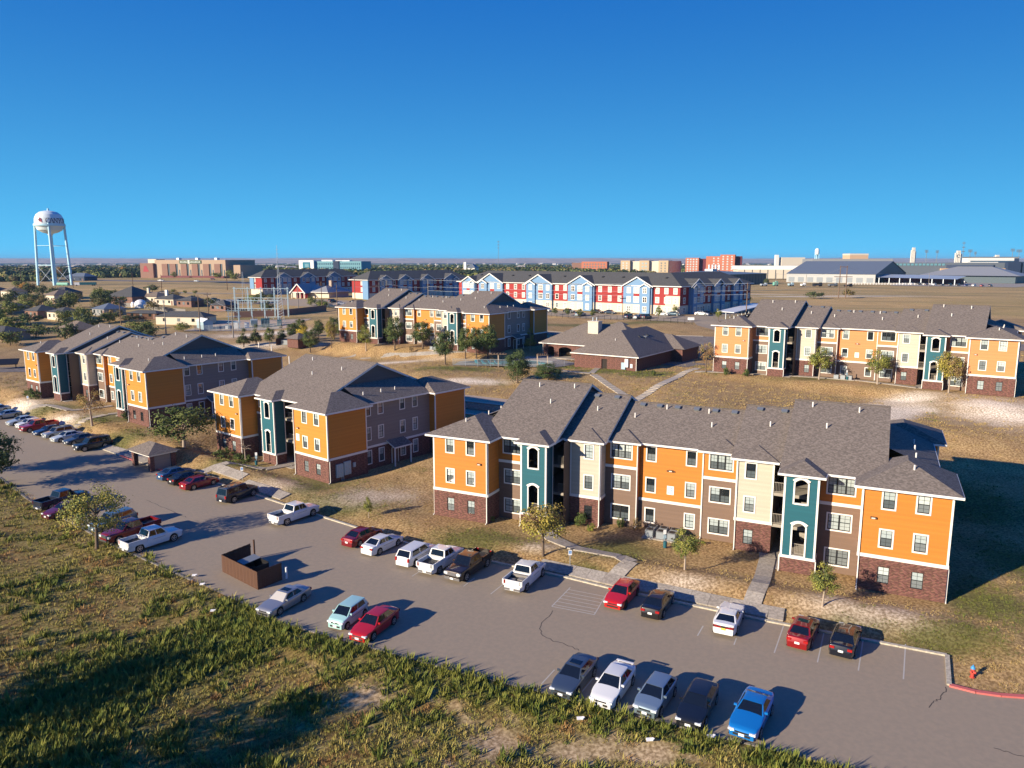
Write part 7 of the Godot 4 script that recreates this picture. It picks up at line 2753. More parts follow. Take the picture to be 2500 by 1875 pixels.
func red_blue() -> void:
	var a := -0.726
	var o := thing("apartment_building", "long red, blue and cream three-storey apartment block with gabled blue bays", "building", Vector3(57.1, 10.25, -255.1), a, "red and blue apartment blocks")
	facade(o, -107, 0, 0, 0, [[2.7, 11.1, true], [12.7, 26.2, false], [39.0, 52.0, false], [59.8, 72.0, true], [84.8, 96.5, true]])
	var cr := MB.new()
	wl(cr, -5.6, -0.03, 0, -0.03, 3.2, 6.5)
	part("cream_corner", cr, M.rb_cream, o)
	for y in [1.6, 4.9]:
		for s in [1.4, 4.2]:
			rwin(o, -5.6, -0.03, 0, -0.03, s, y, 1.2, 1.7, 1)
	facade(o, 0, 0, 0, 56, [[6.0, 15.2, false], [23, 31, true], [38.7, 46, true]])
	flat_wall(o, M.rb_red, 0, 56, -18, 56, 0, 9.8)
	flat_wall(o, M.rb_red, -18, 56, -18, 18, 0, 9.8)
	flat_wall(o, M.rb_red, -18, 18, -107, 18, 0, 9.8)
	flat_wall(o, M.rb_red, -107, 18, -107, 0, 0, 9.8)
	hip_part(o, -107.8, 0.8, -0.8, 18.8, 9.85, 0.45, M.shingle_dark)
	hip_part(o, -18.8, 0.9, -0.9, 56.8, 9.86, 0.45, M.shingle_dark)
	for k in 11:
		vent_box(o, -8.0 - 9.0 * k, 9.85 + 0.45 * 5.6, 4.8)
	var m := thing("apartment_building", "red and blue apartment block behind the red gabled house, its long side in shade", "building", Vector3(-70.5, 9.6, -371.4), a, "red and blue apartment blocks")
	flat_wall(m, M.rb_cream, -14, 0, 0, 0, 0, 3.2)
	flat_wall(m, M.rb_red, -14, 0, -4.5, 0, 3.2, 9.8)
	flat_wall(m, M.rb_blue, -4.5, -0.8, 0, -0.8, 0, 9.8)
	flat_wall(m, M.rb_blue, -4.5, 0, -4.5, -0.8, 0, 9.8)
	flat_wall(m, M.rb_blue, 0, -0.8, 0, 0, 0, 9.8)
	for y in [4.9, 8.1]:
		rwin(m, -14, 0, 0, 0, 7.9, y, 0.9, 1.8, 1)
	facade(m, 0, 0, 0, 68, [[5.5, 14, false], [18, 27, true], [33, 42, false], [50, 60, true]])
	flat_wall(m, M.rb_red, -14, 68, -14, 0, 0, 9.8)
	hip_part(m, -14.8, 0.8, -1.4, 69, 9.85, 0.55, M.shingle_dark)
	var l := thing("apartment_building", "red and blue apartment block at the left beyond the substation", "building", Vector3(-138.3, 9.9, -416.3), a, "red and blue apartment blocks")
	flat_wall(l, M.rb_cream, -12, 0, 0, 0, 0, 3.2)
	flat_wall(l, M.rb_red, -8, 0, 0, 0, 3.2, 9.8)
	flat_wall(l, M.rb_blue, -12.3, -0.4, -8, -0.4, 3.2, 9.8)
	for y in [4.9, 8.1]:
		rwin(l, -12, 0, 0, 0, 4.8, y, 0.8, 1.8, 1)
	facade(l, 0, 0, 0, 64, [[8.5, 18, false], [24, 34, true], [42, 52, false]])
	flat_wall(l, M.rb_red, -12, 64, -12, 0, 0, 9.8)
	hip_part(l, -12.9, 0.8, -1.0, 65, 9.85, 0.6, M.shingle_dark)
	# the gabled house between them
	var h := thing("gabled_house", "low house with a red front gable, white rakes and pale columns", "building", Vector3(-111.0, 9.4, -387.0), -0.45)
	flat_wall(h, M.rb_cream, -8, 6, 16, 6, 0, 3.4)
	flat_wall(h, M.rb_cream, 16, 6, 16, 22, 0, 3.4)
	hip_part(h, -9, 7, 5, 22, 3.45, 0.5, M.metal_wall)
	hip_part(h, 6, 17, 4, 24, 3.5, 0.55, M.metal_wall)
	var gb := MB.new()
	gb.tri(dv(-4.4, 3.4, 1), dv(4.4, 3.4, 1), dv(0, 7.4, 1))
	part("gable_wall", gb, M.rb_red, h)
	var ge := MB.new()
	wl(ge, -3.8, 4, 3.8, 4, 0, 3.4)
	part("entry_wall", ge, M.rb_red, h)
	var gr := MB.new()
	gr.quad(dv(-5.2, 2.8, 0.4), dv(0, 7.6, 0.4), dv(0, 7.6, 14), dv(-5.2, 2.8, 14))
	gr.quad(dv(0, 7.6, 0.4), dv(5.2, 2.8, 0.4), dv(5.2, 2.8, 14), dv(0, 7.6, 14))
	part("gable_roof", gr, M.metal_wall, h)
	var gk := MB.new()
	gk.beam(dv(-5.2, 2.7, 0.35), dv(0, 7.5, 0.35), 0.15, 0.45)
	gk.beam(dv(5.2, 2.7, 0.35), dv(0, 7.5, 0.35), 0.15, 0.45)
	gk.bx(-4.5, 4.5, 3.1, 3.45, -1, -0.85)
	part("rake_board", gk, M.white, h)
	for x in [-4.1, -1.4, 1.4, 4.1]:
		var c := MB.new()
		c.bx(x - 0.3, x + 0.3, 0, 3.1, -1.5, -0.9)
		part("column", c, M.block_pale, h)
	var hc := MB.new()
	hc.bx(11, 12.6, 5, 9.2, -14, -12.4)
	part("chimney", hc, M.block_tan, h)
	# carport with a long pale roof
	var cp := thing("carport", "long flat pale carport before the dark end of the red and blue block", "carport", Vector3(68.8, 9.9, -241.1), 1.06)
	var cb := MB.new()
	cb.box(Vector3(27, 2.45, 0), Vector3(54, 0.2, 5.5), Basis(Vector3(1, 0, 0), 0.04))
	part("roof", cb, M.white_metal, cp)
	for k in 10:
		var p := MB.new()
		p.bx(0.5 + 5.8 * k, 0.7 + 5.8 * k, -0.5, 2.4, -0.1, 0.1)
		part("post", p, M.galv, cp)
	var sg := thing("sign_board", "small white sign board on the lawn by the gate", "sign", W(56.2, 234.5), -0.1)
	var sb := MB.new()
	sb.bx(-1.0, 1.0, 0.5, 1.3, -0.08, 0.08)
	part("board", sb, M.sign_white, sg)
	var sp := MB.new()
	for x in [-0.8, 0.8]:
		sp.bx(x - 0.05, x + 0.05, -0.2, 0.5, -0.05, 0.05)
	part("post", sp, M.black_metal, sg)
	var ft := thing("iron_fence", "thin dark iron fence along the lawn at the red and blue block", "fence")
	var pts := v2([12, 266, 44, 237.5, 55, 228])
	for i in 2:
		var A: Vector2 = pts[i]
		var C: Vector2 = pts[i + 1]
		for y in [0.35, 1.35]:
			var r := MB.new()
			r.beam(W(A.x, A.y, y), W(C.x, C.y, y), 0.04, 0.05)
			part("rail", r, M.black_metal, ft)
		var n := int((C - A).length() / 2.4)
		for k in n + 1:
			var q := A.lerp(C, float(k) / n)
			var p := MB.new()
			p.bx(q.x - 0.05, q.x + 0.05, H(q.x, q.y) - 0.1, H(q.x, q.y) + 1.5, -q.y - 0.05, -q.y + 0.05)
			part("post", p, M.black_metal, ft)


func vent_box(o: Node3D, x: float, y: float, z: float) -> void:
	var b := MB.new()
	b.box(dv(x, y + 0.1, z), Vector3(0.9, 0.3, 0.7), Basis(Vector3(1, 0, 0), 0.42))
	part("roof_vent", b, M.car_trim, o)


# ---------------------------------------------------------------- far buildings

func slabs(o: Node3D, called: String, m: Material, x0: float, x1: float, y0: float, y1: float, z0: float, z1: float) -> MeshInstance3D:
	var b := MB.new()
	b.bx(x0, x1, y0, y1, -z0, -z1)
	return part(called, b, m, o)


func grid_windows(o: Node3D, x0: float, x1: float, y0: float, y1: float, z: float, nx: int, ny: int, w: float, h: float, m: Material) -> void:
	var b := MB.new()
	b.box(Vector3.ZERO, Vector3(w, h, 0.3))
	var me := b.mesh()
	for i in nx:
		for j in ny:
			put("window", me, m, o, Transform3D(Basis(), dv(lerpf(x0, x1, (i + 0.5) / nx), lerpf(y0, y1, (j + 0.5) / ny), z)))


func far_buildings() -> void:
	var e := thing("event_hall", "large tan hall with brown brick panels and a dark sign on its top edge", "building", Vector3(-373.1, 11.2, -789.3), -0.348)
	slabs(e, "wall", M.tan_wall, 0, 91, 0, 18.6, 0, 45)
	slabs(e, "corner_block", M.brown_wall, -17, 0.3, 0, 15.3, -3, 30)
	slabs(e, "parapet_block", M.rb_cream, -13, -2, 15.3, 19.4, 4, 16)
	for k in 6:
		var x: float = [10.0, 20.7, 35.0, 49.2, 63.5, 77.6][k]
		slabs(e, "brick_panel", M.brown_wall, x, x + 7.4, 0, 14.6, -1.0, 0.5)
		slabs(e, "recess", M.metal_dark, x + 8.0, x + 9.4, 0, 14.6, -0.2, 0.5)  # dark strip coloured in for the shadowed gap beside each panel
		slabs(e, "slit_window", M.glass_blue, x + 11.2, x + 12.2, 2.5, 8.6, -0.2, 0.5)
	slabs(e, "plinth", M.maroon, 8, 91, 0, 2.6, -1.3, -0.9)
	slabs(e, "end_wing", M.tan_wall, 90, 104, 0, 13.5, 6, 40)
	var sgn := slabs(e, "sign", M.letter_green, 33, 61, 15.0, 18.2, -0.6, 0.2)
	for k in 16:
		if k in [6, 7]:
			continue
		slabs(sgn, "letter", M.letter_pale, 34.4 + 1.62 * k, 35.5 + 1.62 * k, 15.9, 17.2 - 0.15 * (k % 3), -0.75, -0.6)
	slabs(sgn, "emblem", M.letter_pale, 44.2, 46.6, 14.8, 18.4, -0.8, -0.6)
	var lg := MB.new()
	lg.poly(PackedVector2Array([Vector2(-13.2, 6.5), Vector2(-5.2, 6.5), Vector2(-6.4, 8.0), Vector2(-7.6, 11.0), Vector2(-9.2, 12.9), Vector2(-11.2, 12.2), Vector2(-12.4, 9.4)]), func(p): return dv(p.x, p.y, -3.15))
	part("emblem", lg, M.letter_red, e)
	for x in [12.0, 37.0, 62.0]:
		slabs(e, "roof_unit", M.white_metal, x, x + 3, 18.6, 20.8, 18, 22)
	# pale green school block far behind
	var t := thing("school_building", "long teal and white block beyond the trees with a white end and blue emblem", "building", Vector3(-252, 11, -905), -0.2)
	slabs(t, "wall", M.teal_bldg, 0, 76, 0, 17.5, 0, 30)
	slabs(t, "end_wall", M.white_metal, -2, 17, 0, 18.6, -3, 20)
	slabs(t, "emblem", M.teal_logo, 3, 12.5, 8.5, 16.5, -3.3, -3)
	slabs(t, "emblem_mark", M.teal_bldg, 6, 11, 10.5, 14.5, -3.5, -3.3)
	slabs(t, "dark_bay", M.navy, 41, 48, 0, 17.8, -1, 10)
	grid_windows(t, 19, 41, 8, 16.5, 0, 9, 2, 1.1, 2.0, M.glass_blue)
	grid_windows(t, 49, 75, 8, 16.5, 0, 10, 2, 1.1, 2.0, M.glass_blue)
	slabs(t, "roof_unit", M.white_metal, 22, 36, 17.5, 19, 8, 16)
	slabs(t, "roof_unit", M.white_metal, 40, 58, 17.5, 18.6, 8, 16)
	# campus halls
	var d1 := thing("campus_hall", "tan and cream stone campus hall with a dark glass side beyond the blue block", "building", Vector3(131, 10.8, -905), -0.45)
	for k in 5:
		var x := 11.5 * k
		slabs(d1, "wing", M.dorm_stone if k % 2 == 0 else M.rb_cream, x, x + 11.5, 0, 18.5 - 0.8 * (k % 2), -3 if k % 2 == 0 else 1, 16)
	grid_windows(d1, 1, 10, 2, 17, -3, 2, 5, 1.5, 1.6, M.pane_pale)
	grid_windows(d1, 25, 33, 2, 17, -3, 2, 4, 2.4, 1.8, M.pane_blind)
	grid_windows(d1, 47, 56, 2, 17, -3, 2, 5, 1.5, 1.6, M.pane_grey)
	slabs(d1, "glass_side", M.glass_blue, 57.5, 58, 0, 18.0, -1, 60)
	slabs(d1, "rear_wall", M.rb_cream, 20, 57.5, 0, 17.9, 16, 60)
	var d2 := thing("brick_dormitory", "two red brick dormitory towers with pale windows near the horizon", "building", Vector3(226, 10.8, -985), -0.35)
	slabs(d2, "tower", M.dorm_brick, 0, 17, 0, 22, 0, 16)
	slabs(d2, "tower", M.dorm_brick, 26, 44, 0, 24, 0, 18)
	slabs(d2, "tower", M.dorm_brick, 44, 62, 0, 26, -4, 14)
	slabs(d2, "link", M.maroon, 17, 26, 0, 21, 6, 16)
	slabs(d2, "link", M.maroon, 62, 70, 0, 24, 4, 16)
	grid_windows(d2, 1, 16, 3, 21.5, 0, 4, 6, 2.0, 1.7, M.pane_pale)
	grid_windows(d2, 33, 44, 3, 23, 0, 2, 6, 2.0, 1.7, M.pane_pale)
	grid_windows(d2, 45, 61, 3, 25, -4, 3, 7, 2.0, 1.7, M.pane_pale)
	var d3 := thing("brick_hall", "reddish brick hall half hidden in the distant trees left of the campus halls", "building", Vector3(92, 11, -1000), -0.3)
	slabs(d3, "wall", M.dorm_brick, 0, 34, 0, 17, 0, 16)
	slabs(d3, "wall", M.brown_wall, -14, 0, 0, 15.5, 4, 18)
	grid_windows(d3, 2, 32, 5, 15.5, 0, 8, 3, 1.6, 1.8, M.pane_grey)
	var ch := thing("church", "white church with a square tower among the distant trees", "church", Vector3(-58, 10.9, -905), -0.3)
	slabs(ch, "tower", M.white, 0, 3.2, 0, 16.5, 0, 3)
	slabs(ch, "wall", M.white, 5, 14, 0, 10, 0, 14)
	var cr := MB.new()
	hip_faces(cr, 4, 15, -15, 1, 10, 0.9)
	part("roof", cr, M.metal_roof, ch)
	# long dark shed right behind the block
	var bs := thing("metal_shed", "wide flat grey roofed shed with a dark wall behind the red and blue block", "building", Vector3(152, 10.2, -562), -0.726)
	slabs(bs, "wall", M.metal_dark, -58, 0, 0, 8.2, 0, 92)  # visible side stands in shade; that darkness is put into the colour
	for k in 16:
		slabs(bs, "wall_rib", M.navy, -0.05, 0.1, 0.3, 7.8, 3 + 5.6 * k, 3.5 + 5.6 * k)
	var br := MB.new()
	hip_faces(br, -60, 2, -94, 2, 8.3, 0.07)
	part("roof", br, M.metal_roof, bs)
	slabs(bs, "roof_unit", M.galv, -34, -27, 9.5, 12.0, 48, 56)
	for k in 4:
		slabs(bs, "exhaust_stack", M.galv, -36 + 3.0 * k, -35 + 3.0 * k, 9.5, 15.5, 58, 59)
	# the big barn
	var g := thing("barn", "huge grey metal barn with a shade-darkened gable end and open porch at the right", "building", Vector3(297.5, 10.3, -617), -0.726)
	flat_wall(g, M.metal_wall, -73.5, 0, 0, 0, 0, 7.6)
	var gd := MB.new()
	sd(gd, 0, 0, 90, 1, 0, 7.6)
	gd.tri(dv(0, 7.6, 0), dv(0, 7.6, 90), dv(0, 18.2, 45))
	part("gable_wall", gd, M.metal_dark, g)  # darker than the front wall: the shade of this end is painted in
	var gr := MB.new()
	gr.quad(dv(-74, 7.5, -0.6), dv(0.6, 7.5, -0.6), dv(0.6, 18.3, 45), dv(-74, 18.3, 45))
	gr.quad(dv(0.6, 7.5, 90.6), dv(-74, 7.5, 90.6), dv(-74, 18.3, 45), dv(0.6, 18.3, 45))
	part("roof", gr, M.metal_roof, g)
	for k in 9:
		slabs(g, "panel", M.metal_roof, -71.5 + 8.1 * k, -66.5 + 8.1 * k, 0.6, 4.6, -0.15, 0)
	var gp := MB.new()
	gp.quad(dv(-0.5, 5.2, 2), dv(60, 4.6, -6), dv(60, 6.6, 26), dv(-0.5, 7.4, 30))
	part("porch_roof", gp, M.galv, g)
	slabs(g, "porch_wall", M.maroon, 1, 58, 0, 4.6, 20, 30)
	for k in 8:
		slabs(g, "porch_post", M.galv, 2 + 8.0 * k, 2.6 + 8.0 * k, 0, 4.8, 2 - k, 2.6 - k)
	var g2 := thing("barn", "long grey roofed hall with a raised dark clerestory right of the huge barn", "building", Vector3(372, 10.3, -660), -0.726)
	slabs(g2, "wall", M.metal_dark, -10, 58, 0, 6, 0, 50)
	var g2r := MB.new()
	hip_faces(g2r, -14, 62, -54, 3, 6.1, 0.3)
	part("roof", g2r, M.metal_wall, g2)
	slabs(g2, "clerestory", M.navy, 2, 38, 12.0, 15.0, 22, 30)
	var g3 := thing("arena_hall", "broad low grey hall behind the barn with a tan wall and two black towers", "building", Vector3(400, 10.5, -800), -0.05)
	slabs(g3, "wall", M.metal_roof, 0, 122, 0, 16.5, 0, 40)
	slabs(g3, "tan_wall", M.grain_tan, 52, 120, 0, 10.6, -2, 0)
	grid_windows(g3, 60, 118, 2, 7, -2, 6, 1, 2.4, 4.0, M.brown_wall)
	for x in [118.0, 134.0]:
		slabs(g3, "black_tower", M.navy, x, x + 13, 0, 17.6, -6, 12)
	for k in 14:
		slabs(g3, "eave_panel", M.teal_bldg, 2 + 4.0 * k, 4.6 + 4.0 * k, 13.5, 15.5, -0.4, 0)
	var g4 := thing("indoor_arena", "long grey clerestory hall showing behind the ridge of the huge barn", "building", Vector3(330, 10.4, -830), -0.1)
	slabs(g4, "wall", M.metal_wall, 0, 84, 0, 20.6, 0, 40)
	var g5 := thing("tan_block", "tan windowless block standing above the barn's ridge line", "building", Vector3(404, 10.5, -905), 0)
	slabs(g5, "wall", M.grain_tan, 0, 22, 0, 26.5, 0, 20)
	slabs(g5, "top_band", M.rb_cream, -0.2, 22.2, 25, 27, -0.2, 20.2)
	var g6 := thing("warehouse", "long white warehouse with dark pilasters between the shed and the barn", "building", Vector3(240, 10.3, -800), -0.1)
	slabs(g6, "wall", M.rb_cream, 0, 72, 0, 9.5, 0, 30)
	slabs(g6, "parapet", M.white, -1, 80, 9.5, 13.5, 4, 34)
	for k in 9:
		slabs(g6, "pilaster", M.metal_dark, 6 + 8.0 * k, 6.5 + 8.0 * k, 0, 9.4, -0.3, 0)
	var g7 := thing("white_hall", "white flat hall with a small tower at the horizon left of the little water tower", "building", Vector3(535, 11, -1500), 0)
	slabs(g7, "wall", M.rb_cream, 0, 46, 0, 25, 0, 20)
	slabs(g7, "tower", M.white, -12, -6, 0, 30, 0, 8)
	# stadium press box and stands
	var pb := thing("press_box", "white stadium press box with rows of dark windows at the right", "building", Vector3(606, 10.6, -1005), -0.03)
	slabs(pb, "wall", M.white, 0, 66, 7, 23.0, 0, 14)
	slabs(pb, "window_band", M.glass_blue, 3, 62, 17.0, 18.6, -0.2, 0)
	for k in 5:
		slabs(pb, "window", M.glass_blue, 3 + 12.0 * k, 12.0 + 12.0 * k, 10.5, 13.6, -0.2, 0)
	slabs(pb, "roof", M.metal_roof, -2, 68, 23, 23.7, -1, 15)
	slabs(pb, "dark_end", M.navy, 60, 66.3, 8, 22, -0.4, 12)
	slabs(pb, "stand", M.steel_blue, -8, 110, 0, 7, -14, -1)
	slabs(pb, "stand_step", M.metal_wall, -8, 110, 0, 4, -26, -14)
	slabs(pb, "rail_band", M.white_metal, -8, 110, 7, 8, -3, -2.5)
	var ls := thing("low_shed", "low shed with a pale end and dark side at the right of the distant lot", "shed", Vector3(452, 10.2, -715), -0.1)
	slabs(ls, "wall", M.block_pale, 0, 25, 0, 4.6, 0, 14)
	slabs(ls, "dark_wall", M.metal_dark, 25, 58, 0, 4.4, 1, 14)
	slabs(ls, "roof", M.green_tank, -0.5, 58.5, 4.65, 5.0, -0.5, 14.5)
	var lt := thing("low_wall", "low tan building at the right edge beyond the distant lot", "building", Vector3(560, 10.3, -830), -0.05)
	slabs(lt, "wall", M.dorm_stone, 0, 70, 0, 8.5, 0, 20)
	# grain elevators
	for q in [[1316, 2500, 15, 62, "grain elevator with a raised head, leftmost of three at the horizon"], [1462, 2500, 20, 52, "grain elevator with a dark round mark, middle of three at the horizon"], [1590, 2500, 21, 38, "grain elevator beside a row of small silos, rightmost of three"]]:
		var s := thing("grain_elevator", q[4], "grain elevator", Vector3(q[0], 11, -q[1]), 0, "grain elevators at the horizon")
		for k in 4:
			var b := MB.new()
			b.tube(Vector3(q[2] * (k + 0.5) / 4.0, 0, 0), Vector3(q[2] * (k + 0.5) / 4.0, q[3] * 0.86, 0), q[2] / 7.4, q[2] / 7.4, 12)
			part("silo", b, M.silo, s)
		slabs(s, "head_house", M.silo, q[2] * 0.35, q[2] * 0.85, q[3] * 0.86, q[3], -3, 5)
		slabs(s, "dark_side", M.metal_roof, q[2], q[2] * 1.2, 0, q[3] * 0.8, 0, 8)
		if q[0] == 1462:
			var b := MB.new()
			for k in 11:
				var a0 := 0.8 + 0.45 * k
				b.box(dv(q[2] * 0.5 + 4.2 * cos(a0), q[3] * 0.66 + 4.6 * sin(a0), -3.3), Vector3(2.4, 1.6, 0.4), Basis(Vector3(0, 0, 1), a0 + PI / 2))
			part("mark", b, M.metal_dark, s)
	for k in 4:
		var b := MB.new()
		b.tube(Vector3(0, 0, 0), Vector3(0, 26, 0), 3, 3, 10)
		var o := one("silo", b, M.silo, "small pale silo, %s in the row right of the last grain elevator" % ["first", "second", "third", "fourth"][k], "silo", "small silos")
		o.position = Vector3(1616 + 7.5 * k, 11, -2500)
	small_tower()
	# sports light poles and masts
	for q in [[2257, 612, 4.5, "light pole left of the middle grain elevator, first of six"], [2283, 613, 4.5, "light pole just right of the first one by the radio mast"], [2363, 611, 7, "light pole above the white press box, with a wide head"], [2376, 616, 3.4, "short light pole above the press box roof"], [2466, 609, 7, "light pole at the right with a wide head, left of two"], [2482, 611, 8, "light pole with the widest head near the right edge"]]:
		var u: float = (q[0] - 1250.0) / 1822.0
		var dd := 1100.0
		var s := thing("light_pole", q[3], "light pole", Vector3(u * dd * 0.99, 11, -dd), 0, "stadium light poles")
		var hh: float = 28.5 + (637.8 - q[1]) / 1822.0 * dd - 11
		var b := MB.new()
		b.tube(Vector3.ZERO, Vector3(0, hh, 0), 0.45, 0.3, 8)
		part("pole", b, M.grey_metal, s)
		var c := MB.new()
		for k in 3:
			c.bx(-q[2] / 2, q[2] / 2, hh - 1.4 * k - 0.4, hh - 1.4 * k + 0.4, -0.4, 0.4)
		part("lamp_rack", c, M.grey_metal, s)
	for q in [[655.0, 1100.0, 46.0, "thin radio mast right of the first grain elevator"], [-27.0, 1500.0, 58.0, "thin mast on the horizon left of the centre"]]:
		var s := thing("radio_mast", q[3], "mast", Vector3(q[0], 11, -q[1]), 0)
		var b := MB.new()
		b.tube(Vector3.ZERO, Vector3(0, q[2], 0), 0.5, 0.25, 6)
		part("mast", b, M.grey_metal, s)
		var c := MB.new()
		for k in 3:
			c.bx(-2.2, 2.2, q[2] - 3 - 6 * k, q[2] - 2 - 6 * k, -0.4, 0.4)
		part("antenna", c, M.grey_metal, s)
	var wf := thing("rail_fence", "white post and rail fence before the barn's porch", "fence")
	var wa := Vector2(262, 588)
	var wc := Vector2(322, 572)
	for k in 31:
		var m := wa.lerp(wc, k / 30.0)
		var p := MB.new()
		p.bx(m.x - 0.15, m.x + 0.15, H(m.x, m.y) - 0.2, H(m.x, m.y) + 1.5, -m.y - 0.15, -m.y + 0.15)
		part("post", p, M.white_metal, wf)
	for y in [0.6, 1.3]:
		var r := MB.new()
		r.beam(W(wa.x, wa.y, y), W(wc.x, wc.y, y), 0.12, 0.2)
		part("rail", r, M.white_metal, wf)
	# machinery yard left of the barn
	var yd := "machines parked in the yard before the grey barn"
	for q in [[196.0, 560.0, "green_tank", 3.4, 3.0, "pale green round tank in the yard left of the barn"], [186.0, 556.0, "galv", 5.0, 1.8, "grey flat trailer in the yard left of the green tank"], [206.0, 556.0, "steel_blue", 4.0, 2.0, "blue-grey machine in the yard right of the green tank"], [214.0, 553.0, "white_metal", 3.5, 1.8, "white machine in the yard before the barn's left end"], [224.0, 552.0, "car_trim", 7.0, 2.2, "black long trailer in the yard before the barn"], [234.0, 549.0, "grey_metal", 7.0, 2.0, "dark grey long trailer in the yard before the barn"], [244.0, 546.0, "car_trim", 6.0, 1.6, "black low trailer farthest right in the yard"]]:
		var s := thing("farm_machine", q[5], "machine", W(q[0], q[1]), 0.3, yd)
		var b := MB.new()
		b.bx(-q[3] / 2, q[3] / 2, 0.6, q[4], -1.1, 1.1)
		b.bx(q[3] / 2 - 1.4, q[3] / 2 - 0.1, q[4], q[4] + 0.7, -0.8, 0.8)
		part("body", b, M[q[2]], s)
		for x in [-q[3] / 2 + 0.7, q[3] / 2 - 0.7]:
			var w := MB.new()
			w.tube(Vector3(x, 0.55, -1.2), Vector3(x, 0.55, 1.2), 0.55, 0.55, 10)
			part("wheel", w, M.rubber, s)


func small_tower() -> void:
	var s := thing("water_tower", "small pale water tower far away above the warehouse roofs", "water tower", Vector3(600, 11, -1490), 0)
	var b := MB.new()
	b.lathe(Vector3(0, 30, 0), [Vector2(0.8, -1), Vector2(3.2, 0.2), Vector2(4.2, 2.5), Vector2(4.2, 9), Vector2(3.4, 11.2), Vector2(1.2, 12.6), Vector2(0, 13.0)], 20)
	part("tank", b, M.tower_white, s)
	for k in 4:
		var a := PI / 4 + PI / 2 * k
		var l := MB.new()
		l.tube(Vector3(cos(a) * 5.2, 0, sin(a) * 5.2), Vector3(cos(a) * 4.0, 32, sin(a) * 4.0), 0.55, 0.5, 8)
		part("leg", l, M.tower_blue, s)
	var r := MB.new()
	r.tube(Vector3.ZERO, Vector3(0, 29.5, 0), 0.9, 0.9, 10)
	part("riser", r, M.tower_blue, s)


# ---------------------------------------------------------------- the old neighbourhood, the water tower

func house(label: String, x: float, d: float, turn: float, w: float, l: float, h: float, wall: String, roof: String, sl := 0.5, chim := "") -> Node3D:
	var o := thing("bungalow", label, "house", W(x, d), turn, "houses at the far left")
	var b := MB.new()
	b.bx(-w / 2, w / 2, -0.4, h, -l / 2, l / 2)
	part("wall", b, M[wall], o)
	var r := MB.new()
	hip_faces(r, -w / 2 - 0.5, w / 2 + 0.5, -l / 2 - 0.5, l / 2 + 0.5, h + 0.001, sl)
	var ro := part("roof", r, M[roof], o)
	var wm := MB.new()
	wm.box(Vector3.ZERO, Vector3(1.2, 1.2, 0.12))
	var me := wm.mesh()
	for k in 3:
		put("window", me, M.pane_dark if k != 1 else M.pane_grey, o, Transform3D(Basis(), Vector3(w * (-0.32 + 0.3 * k), 1.6, l / 2)))
	put("window", me, M.pane_dark, o, Transform3D(Basis(Vector3.UP, PI / 2), Vector3(w / 2, 1.6, l * 0.15)))
	var dm := MB.new()
	dm.bx(w * 0.38, w * 0.38 + 0.95, 0, 2.1, l / 2, l / 2 + 0.06)
	part("door", dm, M.brown_wall, o)
	if chim:
		var c := MB.new()
		c.bx(-w * 0.2, -w * 0.2 + 1.3, h, h + 4.2, l * 0.1, l * 0.1 + 0.9)
		part("chimney", c, M[chim], ro)
	return o


